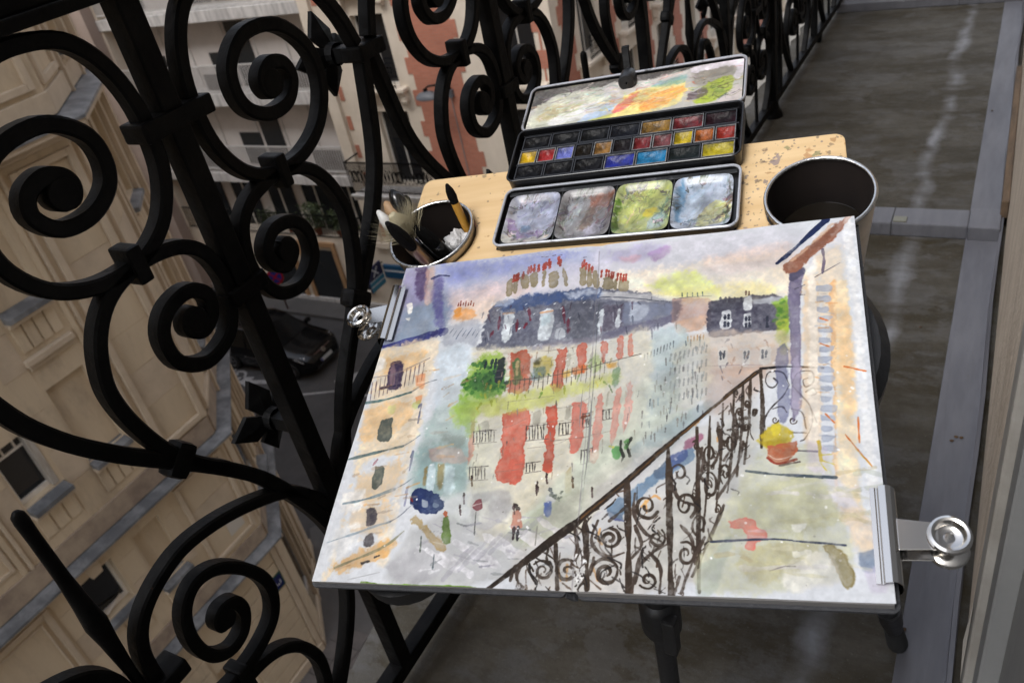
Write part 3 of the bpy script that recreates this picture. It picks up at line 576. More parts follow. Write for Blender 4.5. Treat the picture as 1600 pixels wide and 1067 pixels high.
# ---------------------------------------------------------------- the wrought-iron railing
rail = thing('balcony_railing', 'black wrought iron balcony railing of scrolls and bars between floor and handrail', 'railing', (-.678, 1.5, 0))
PER = .599; HALF = PER / 2; DZ = -.485
S1 = [(.285, .868), (.268, .908), (.238, .946), (.190, .972), (.150, .985), (.113, .990), (.071, .981), (.044, .952), (.030, .908), (.032, .855), (.049, .818), (.074, .797), (.104, .788), (.146, .791), (.184, .811), (.207, .848), (.203, .890), (.169, .924), (.122, .930), (.091, .911), (.083, .886), (.091, .862), (.117, .847), (.148, .849), (.165, .868), (.160, .886), (.142, .893), (.127, .887), (.122, .877), (.127, .868), (.136, .870)]
S1_LOW = [(.290, .868), (.270, .908), (.238, .944), (.172, .978), (.112, .993), (.070, .987), (.036, .968), (.018, .938), (.014, .895), (.018, .855), (.034, .822), (.058, .806), (.086, .802), (.122, .806), (.152, .820), (.166, .846), (.165, .878), (.148, .913), (.122, .941), (.094, .948), (.071, .930), (.0625, .895), (.070, .860), (.090, .841), (.113, .844), (.126, .864), (.122, .886), (.106, .893), (.097, .886), (.098, .877), (.105, .877)]
ARCH = [(.020, .700), (.019, .730), (.030, .762), (.056, .781), (.098, .787), (.138, .776), (.165, .750), (.180, .713), (.181, .682), (.173, .645), (.158, .606), (.134, .570), (.112, .545)]
VOL = [(.022, .706), (.030, .684), (.046, .667), (.078, .661), (.106, .680), (.110, .711), (.094, .732), (.065, .737), (.046, .722), (.049, .702), (.066, .692), (.080, .702), (.076, .713), (.068, .712)]
SCV = [(.290, .850), (.268, .752), (.243, .697), (.202, .642), (.152, .588), (.110, .540), (.074, .490), (.040, .418), (.022, .362), (.015, .31)]
SCV_L = [(.290, .850), (.268, .752), (.243, .697), (.202, .642), (.152, .588), (.110, .545), (.103, .535)]
BT, BD = .0146, .0185
def curve_mesh(name, pts, sgn, t=BT, end=None, n=5):
    p = [(sgn * a, b) for a, b in cat_rom(pts, n)]; m = len(p)
    tt = [t * (1 + (.25 * max(0, (i / m - .8) / .2) if end else 0)) for i in range(m)]
    mb = MB().bar(p, tt, BD)
    if end:   # the eye of the volute is a solid disc
        M = Matrix.Translation((0, sgn * end[0], end[1])) @ Matrix.Rotation(R(90), 4, 'Y')
        mb.lathe([(.001, -BD * .52), (end[2] * .9, -BD * .52), (end[2], -BD * .4), (end[2], BD * .4), (end[2] * .9, BD * .52), (.001, BD * .52)], 20, M)
    return mb.mesh(name, iron, smooth=True)
ME = {}
for sg in (1, -1):
    ME['scroll', sg] = curve_mesh('scroll', S1, sg, end=(.1335, .8745, .0150))
    ME['scroll_low', sg] = curve_mesh('scroll', S1_LOW, sg, end=(.104, .880, .0125))
    ME['arch', sg] = curve_mesh('arch', ARCH, sg)
    ME['volute', sg] = curve_mesh('volute', VOL, sg, t=.0155, end=(.070, .707, .0135))
    ME['s_curve', sg] = curve_mesh('s_curve', SCV, sg, t=.0162)
    ME['s_curve_low', sg] = curve_mesh('s_curve', SCV_L, sg, t=.0162)
def collar_me(w, d, h, nm='collar'): return MB().box(-d / 2, -w / 2, -h / 2, d / 2, w / 2, h / 2).mesh(nm, iron, bevel=.003)
ME['collar'] = collar_me(.086, .034, .019); ME['collar2'] = collar_me(.050, .032, .019); ME['tie'] = collar_me(.015, .029, .037, 'tie')
ME['bar'] = MB().box(-.0118, -.0118, .035, .0118, .0118, 1.003).mesh('bar', iron, bevel=.002)
fp = [(.0055, .04), (.0055, .44), (.0085, .49), (.0110, .515), (.0085, .545), (.0066, .58), (.0062, .63), (.0066, .652), (.0060, .659), (.003, .663), (.0002, .664)]
ME['c_tie'] = MB().box(-.012, -.012, -.019, .012, .012, .019).mesh('tie', iron, bevel=.007)
ME['finial'] = MB().lathe(fp, 14).mesh('finial', iron, smooth=True)
def rosette():
    mb = MB(); n = 4
    for k in range(n):
        a = math.pi / 2 * k; ca, sa = math.cos(a), math.sin(a)
        P = lambda r, w, h: (-h, ca * r - sa * w, sa * r + ca * w)
        ri = [P(.004, -.006, .004), P(.026, -.019, .014), P(.053, 0, .018), P(.026, .019, .014), P(.004, .006, .004), P(.030, 0, .009)]
        ro = [(x - .006, y, z) for x, y, z in ri]
        mb.add(ri + ro, [(0, 1, 5), (1, 2, 5), (2, 3, 5), (3, 4, 5), (4, 0, 5), (7, 6, 11), (8, 7, 11), (9, 8, 11), (10, 9, 11), (6, 10, 11), (0, 6, 7, 1), (1, 7, 8, 2), (2, 8, 9, 3), (3, 9, 10, 4)])
    mb.lathe([(.014, -.004), (.015, .012), (.010, .022), (.0005, .026)], 14, Matrix.Rotation(R(-90), 4, 'Y'))
    mb.box(-.006, -.009, -.009, .045, .009, .009)
    return mb.mesh('rosette', iron, smooth=False)
ME['rosette'] = rosette()
T_ = Matrix.Translation
def put(name, key, y, z=0, x=0): return link(name, ME[key], rail, M=Matrix.Translation((x, y - 1.5, z)))
kA = list(range(-1, 10)); 
for k in kA:
    yA, yB = .507 + PER * k, .507 - HALF + PER * k
    if k < 9: put('bar', 'bar', yA); put('collar', 'collar', yA, .888); put('collar', 'collar2', yA, .702); put('rosette', 'rosette', yA, .512, -.040)
    put('finial', 'finial', yB); put('collar', 'collar', yB, .888 + DZ); put('collar', 'collar2', yB, .702 + DZ); put('collar', 'collar2', yB, .857); put('rosette', 'rosette', yB, .853, -.045)
    for sg in (1, -1):
        if k < 9: link('tie', ME['c_tie'], rail, M=T_((0, yA - 1.5 + sg * .153, .592)) @ Matrix.Rotation(R(sg * 52), 4, 'X'))
        for nm, key in (('scroll', 'scroll'), ('arch', 'arch'), ('volute', 'volute')):
            if k < 9: put(nm, (key, sg), yA)
            put(nm, ('scroll_low' if nm == 'scroll' else key, sg), yB, DZ)
        if k < 9: put('s_curve', ('s_curve', sg), yA); put('tie', 'tie', yA + sg * .102, .789)
        put('s_curve', ('s_curve_low', sg), yB, DZ); put('tie', 'tie', yB + sg * .088, .795 + DZ)
MB().box(-.026, -3.0, 1.0, .026, 6.9, 1.011).box(-.019, -3.0, 1.011, .019, 6.9, 1.026).build('handrail', iron, rail, bevel=.002)
MB().box(-.012, -3.0, .030, .012, 6.9, .056).build('bottom_rail', iron, rail, bevel=.002)
for y in (2.79, 5.2):
    MB().box(-.012, y - 1.5 - .012, .03, .020, y - 1.5 + .014, 1.0).build('stay_post', iron, rail, bevel=.002)
    MB().lathe([(.034, 0), (.033, .012), (.022, .030), (.018, .055)], 16, Matrix.Translation((.006, y - 1.5, 0)), cap=True).build('post_foot', iron, rail, smooth=True)
for y in (-.4, .8, 2.0, 3.6, 4.8):
    MB().box(-.011, y - 1.5 - .011, -.002, .011, y - 1.5 + .011, .032).build('rail_foot', iron, rail)
# ---------------------------------------------------------------- black parked hatchback
car = thing('parked_car', 'glossy black hatchback parked nose out at the street junction', 'car', (-19.85, 15.22, -13))
car_p = mat('black_car_paint', (.004, .004, .0045), .16, spec=.35)
car_g = mat('car_glass', (.006, .0065, .007), .08, spec=.35)
chrome = mat('chrome', (.6, .6, .6), .12, 1)
rubber = mat('tyre_rubber', (.015, .015, .015), .8)
# stations: x, half width at sill, half width at waist, z sill, z waist, z top, half width at top
ST = [(-2.15, .62, .70, .34, .78, .98, .52), (-2.08, .74, .80, .26, .86, 1.22, .58), (-1.75, .80, .86, .20, .92, 1.45, .62), (-1.0, .82, .88, .18, .93, 1.56, .66), (-.2, .82, .88, .18, .92, 1.57, .67), (.25, .82, .88, .18, .91, 1.50, .66), (.62, .82, .88, .18, .90, 1.30, .66), (1.02, .82, .88, .18, .90, 1.03, .70), (1.12, .82, .88, .19, .89, .975, .72), (1.6, .81, .86, .22, .84, .92, .70), (1.92, .76, .80, .24, .74, .84, .62), (2.08, .64, .68, .28, .62, .70, .54), (2.14, .54, .58, .36, .54, .60, .46)]
vs_ = []; NR = 12
for x, ws, ww, zs, zw, zt, wt in ST:
    zm = (zs + zw) / 2
    ring_ = [(x, -ws * .8, zs - .02), (x, -ws, zs), (x, -ww, zm), (x, -ww * .985, zw), (x, -wt, zt - .03), (x, -wt * .8, zt), (x, wt * .8, zt), (x, wt, zt - .03), (x, ww * .985, zw), (x, ww, zm), (x, ws, zs), (x, ws * .8, zs - .02)]
    vs_ += ring_
fs_ = [(i * NR + k, i * NR + (k + 1) % NR, (i + 1) * NR + (k + 1) % NR, (i + 1) * NR + k) for i in range(len(ST) - 1) for k in range(NR)] + [tuple(range(NR - 1, -1, -1)), tuple(range((len(ST) - 1) * NR, len(ST) * NR))]
MB().add(vs_, fs_).build('body', car_p, car, bevel=.012, smooth=True)
def quadp(name, pts, m, off=.006):
    a, b, c = (Vector(p) for p in pts[:3]); n = (b - a).cross(c - a).normalized() * off
    MB().add([Vector(p) + n for p in pts] + [Vector(p) - n for p in pts], [(0, 1, 2, 3), (7, 6, 5, 4), (0, 4, 5, 1), (1, 5, 6, 2), (2, 6, 7, 3), (3, 7, 4, 0)]).build(name, m, car)
quadp('windscreen', [(1.03, -.62, 1.045), (1.03, .62, 1.045), (.34, .54, 1.475), (.34, -.54, 1.475)], car_g)
quadp('rear_window', [(-2.09, -.52, 1.24), (-2.09, .52, 1.24), (-1.78, .52, 1.46), (-1.78, -.52, 1.46)], car_g)
for sg in (-1, 1):
    quadp('side_window', [(.55, sg * .855, .95), (-.35, sg * .865, .95), (-.35, sg * .70, 1.46), (.22, sg * .70, 1.42)], car_g)
    quadp('side_window', [(-.42, sg * .865, .95), (-1.6, sg * .855, .96), (-1.5, sg * .69, 1.42), (-.42, sg * .70, 1.46)], car_g)
    MB().obox((.72, sg * .99, .99), ((1, 0, 0), (0, 1, 0), (0, 0, 1)), (.07, .10, .065)).build('door_mirror', car_p, car, bevel=.03)
    hl = MB(); hl.add([(1.62, sg * .66, .875), (1.98, sg * .52, .74), (2.07, sg * .56, .64), (1.92, sg * .80, .66), (1.60, sg * .86, .80), (1.80, sg * .74, .81)], [(0, 1, 5), (1, 2, 5), (2, 3, 5), (3, 4, 5), (4, 0, 5)])
    h = hl.build('headlight', mat('headlight_glass', (.85, .86, .87), .25, .15), car)
    MB().lathe([(.001, .04), (.06, .03), (.075, 0)], 14, Matrix.Translation((1.90, sg * .66, .745)) @ Matrix.Rotation(R(50), 4, 'Y')).build('reflector', chrome, h)
    for x in (1.30, -1.33):
        w = MB().lathe([(.20, -.10), (.30, -.10), (.325, -.07), (.325, .07), (.30, .10), (.20, .10)], 24, Matrix.Translation((x, sg * .80, .325)) @ Matrix.Rotation(R(90), 4, 'X')).build('wheel', rubber, car, smooth=True)
        rim = MB(); M0 = Matrix.Translation((x, sg * .895, .325)) @ Matrix.Rotation(R(90), 4, 'X')
        rim.lathe([(.185, -.012), (.21, -.012), (.21, .012), (.185, .012)], 24, M0).lathe([(.001, -.014), (.045, -.014), (.045, .014), (.001, .014)], 12, M0)
        for k in range(5):
            a = 2 * math.pi * k / 5; M1 = M0 @ Matrix.Rotation(a, 4, 'Z'); rim.obox(M1 @ Vector((.115, 0, 0)), [(M1.to_3x3() @ Vector(v)) for v in ((1, 0, 0), (0, 1, 0), (0, 0, 1))], (.08, .026, .010))
        rim.build('rim', mat('alloy_rim', (.32, .32, .33), .3, .8), w)
    MB().box(-.6, sg * .885 - .008, .60, .9, sg * .885 + .008, .625).build('trim_strip', chrome, car)
MB().obox((2.06, 0, .69), ((0, 1, 0), (.55, 0, -.83), (.83, 0, .55)), (.40, .07, .012)).build('grille', mat('grille_dark', (.03, .03, .03), .4, .5), car)
for i in range(4): MB().obox((2.025 + .022 * i, 0, .735 - .032 * i), ((0, 1, 0), (.55, 0, -.83), (.83, 0, .55)), (.39, .005, .018)).build('grille_bar', chrome, car)
M0 = Matrix.Translation((2.09, 0, .71)) @ Matrix.Rotation(R(60), 4, 'Y')
em = MB().lathe([(.066, -.008), (.08, -.008), (.08, .008), (.066, .008)], 20, M0)
for k in range(3):
    a = 2 * math.pi * k / 3 + math.pi; M1 = M0 @ Matrix.Rotation(a, 4, 'Z'); em.obox(M1 @ Vector((.036, 0, 0)), [(M1.to_3x3() @ Vector(v)) for v in ((1, 0, 0), (0, 1, 0), (0, 0, 1))], (.038, .010, .006))
em.build('badge', chrome, car)
MB().obox((2.165, -.02, .48), ((0, 1, 0), (.2, 0, -.98), (.98, 0, .2)), (.26, .055, .008)).build('number_plate', mat('plate_white', (.42, .43, .42), .4), car)
MB().obox((2.174, -.255, .48), ((0, 1, 0), (.2, 0, -.98), (.98, 0, .2)), (.025, .053, .004)).build('plate_band', mat('plate_blue', (.01, .02, .15), .4), car)
MB().box(2.02, -.5, .26, 2.16, .5, .36).build('bumper_intake', mat('black_plastic', (.012, .012, .012), .6), car, bevel=.02)
# --- painter engine (numpy only), pasted into scene.py ---
def fbm(h, w, scale, seed, octs=4):
    rng = np.random.default_rng(seed); out = np.zeros((h, w), np.float32); amp = 1.0; tot = 0
    for o in range(octs):
        s = max(2.0, scale / 2 ** o); gh, gw = int(h / s) + 3, int(w / s) + 3
        g = rng.random((gh, gw)).astype(np.float32)
        yy = np.arange(h) / s; xx = np.arange(w) / s
        y0 = yy.astype(int); x0 = xx.astype(int)
        fy = (yy - y0)[:, None]; fx = (xx - x0)[None, :]
        fy = fy * fy * (3 - 2 * fy); fx = fx * fx * (3 - 2 * fx)
        a = g[y0][:, x0]; b = g[y0][:, x0 + 1]; c = g[y0 + 1][:, x0]; d = g[y0 + 1][:, x0 + 1]
        out += amp * ((a * (1 - fx) + b * fx) * (1 - fy) + (c * (1 - fx) + d * fx) * fy); tot += amp; amp *= 0.55
    return out / tot - 0.5
def smooth_line(pts, n=8):
    p = np.array(pts, float)
    if len(p) < 3: return p
    q = np.vstack([2 * p[0] - p[1], p, 2 * p[-1] - p[-2]]); out = []
    for i in range(1, len(q) - 2):
        for k in range(n):
            t = k / n; a, b, c, d = q[i - 1], q[i], q[i + 1], q[i + 2]
            out.append(.5 * (2 * b + (c - a) * t + (2 * a - 5 * b + 4 * c - d) * t * t + (3 * b - a - 3 * c + d) * t ** 3))
    out.append(q[-2]); return np.array(out)
class Sheet:
    def __init__(s, w, h, base, seed=1):
        s.w, s.h = w, h; s.img = np.empty((h, w, 3), np.float32); s.img[:] = np.array(base, np.float32) / 255
        s.n1 = fbm(h, w, 60, seed, 5); s.n2 = fbm(h, w, 9, seed + 1, 3); s.n3 = fbm(h, w, 26, seed + 2, 4); s.n4 = fbm(h, w, 170, seed + 3, 4); s.n5 = fbm(h, w, 40, seed + 9, 5)
    def box(s, p, m):
        x0 = int(max(0, p[:, 0].min() - m)); x1 = int(min(s.w, p[:, 0].max() + m + 1))
        y0 = int(max(0, p[:, 1].min() - m)); y1 = int(min(s.h, p[:, 1].max() + m + 1))
        return x0, x1, y0, y1
    def dist(s, p, X, Y, closed):
        d = np.full(X.shape, 1e9, np.float32); T = np.zeros(X.shape, np.float32); n = len(p); m = n if closed else n - 1
        for i in range(m):
            a = p[i]; b = p[(i + 1) % n]; v = b - a; L = v @ v + 1e-9
            t = np.clip(((X - a[0]) * v[0] + (Y - a[1]) * v[1]) / L, 0, 1)
            e = (X - a[0] - t * v[0]) ** 2 + (Y - a[1] - t * v[1]) ** 2
            k = e < d; d = np.where(k, e, d); T = np.where(k, (i + t) / max(m, 1), T)
        return np.sqrt(d), T
    def wash(s, pts, col, soft=3, al=.8, rag=4, edge=.15, gran=.5, sm=1, mul=0):
        p = np.array(pts, float)
        if sm: p = smooth_line(list(p) + [p[0]], 4)[:-1]
        x0, x1, y0, y1 = s.box(p, soft * 2 + rag * 2 + 3)
        if x1 <= x0 or y1 <= y0: return
        Y, X = np.mgrid[y0:y1, x0:x1].astype(np.float32); sl = (slice(y0, y1), slice(x0, x1))
        d, _ = s.dist(p, X, Y, True); ins = np.zeros(X.shape, bool); n = len(p)
        for i in range(n):
            a = p[i]; b = p[(i + 1) % n]
            if a[1] == b[1]: continue
            c = ((a[1] > Y) != (b[1] > Y)) & (X < (b[0] - a[0]) * (Y - a[1]) / (b[1] - a[1]) + a[0]); ins ^= c
        sd = np.where(ins, d, -d) + rag * (2.2 * s.n3[sl] + 1.4 * s.n2[sl])
        m = np.clip(sd / (2 * soft + .6) + .5, 0, 1); m = m * m * (3 - 2 * m)
        rim = np.exp(-((sd - 1.5) / 2.0) ** 2) * edge * (soft < 5)
        a = np.clip(m * (al * (1 + gran * (1.4 * s.n1[sl] + 1.3 * s.n2[sl] + .9 * s.n4[sl])) + rim), 0, 1)[..., None]
        c = np.clip(np.array(col, np.float32) / 255 * (1 + .22 * s.n3[sl] + .24 * s.n5[sl])[..., None], 0, 1)
        s.img[sl] = s.img[sl] * (1 - a) + (s.img[sl] * c if mul else c) * a
    def stroke(s, pts, w, col, al=.9, w2=None, dry=0, soft=.8, rag=.6, sm=1):
        p = smooth_line(pts, 6) if sm else np.array(pts, float)
        w2 = w if w2 is None else w2
        x0, x1, y0, y1 = s.box(p, max(w, w2) + 4)
        if x1 <= x0 or y1 <= y0: return
        Y, X = np.mgrid[y0:y1, x0:x1].astype(np.float32); sl = (slice(y0, y1), slice(x0, x1))
        d, T = s.dist(p, X, Y, False)
        ph = (p[0, 0] * .37 + p[0, 1] * .73) % 6.3
        wv = 1 + .22 * np.sin(T * 7 + ph) + .14 * np.sin(T * 17 + 2 * ph)
        wv = wv * (.74 + .26 * np.clip(np.minimum(T, 1.15 - T) * 7, 0, 1)) if sm else wv
        sd = (w + (w2 - w) * T) * .5 * wv - d + rag * (2 * s.n2[sl] + 1.5 * s.n3[sl])
        m = np.clip(sd / (2 * soft) + .5, 0, 1)
        if dry: m = m * np.clip((s.n2[sl] + s.n3[sl] + .5 - dry) * 6, 0, 1)
        a = np.clip(m * al * (1 + 1.0 * s.n1[sl] + .9 * s.n2[sl] + .8 * s.n5[sl]), 0, 1)[..., None]
        c = np.clip(np.array(col, np.float32) / 255 * (1 + .5 * s.n5[sl] + .3 * s.n3[sl])[..., None], 0, 1)
        s.img[sl] = s.img[sl] * (1 - a) + c * a
    def dots(s, cx, cy, rx, ry, n, r, col, al=.8, seed=0):
        rng = np.random.default_rng(seed)
        for _ in range(n):
            x = cx + rx * (rng.random() - .5) * 2; y = cy + ry * (rng.random() - .5) * 2; k = r * (.4 + rng.random())
            s.stroke([(x, y), (x + k * (rng.random() - .5), y + k * (rng.random() - .5))], k, col, al, sm=0)
    def warp(s, k, seed):                       # marbles wet paint by pushing it around
        dx = fbm(s.h, s.w, s.w / 7, seed, 5) * 2 * k; dy = fbm(s.h, s.w, s.w / 7, seed + 50, 5) * 2 * k
        Y, X = np.mgrid[0:s.h, 0:s.w]
        s.img = s.img[np.clip(Y + dy, 0, s.h - 1).astype(int), np.clip(X + dx, 0, s.w - 1).astype(int)]
    def finish(s):                              # pigment granulation, faint back-runs and paper tooth over the whole sheet
        g = 1.01 + .10 * s.n2 + .06 * s.n1 + .03 * s.n4
        s.img *= g[..., None]; m = s.img.mean(2, keepdims=True); s.img = np.clip(m + (s.img - m) * .90, 0, 1) ** 1.25 * .87
def lin_img(a): return a
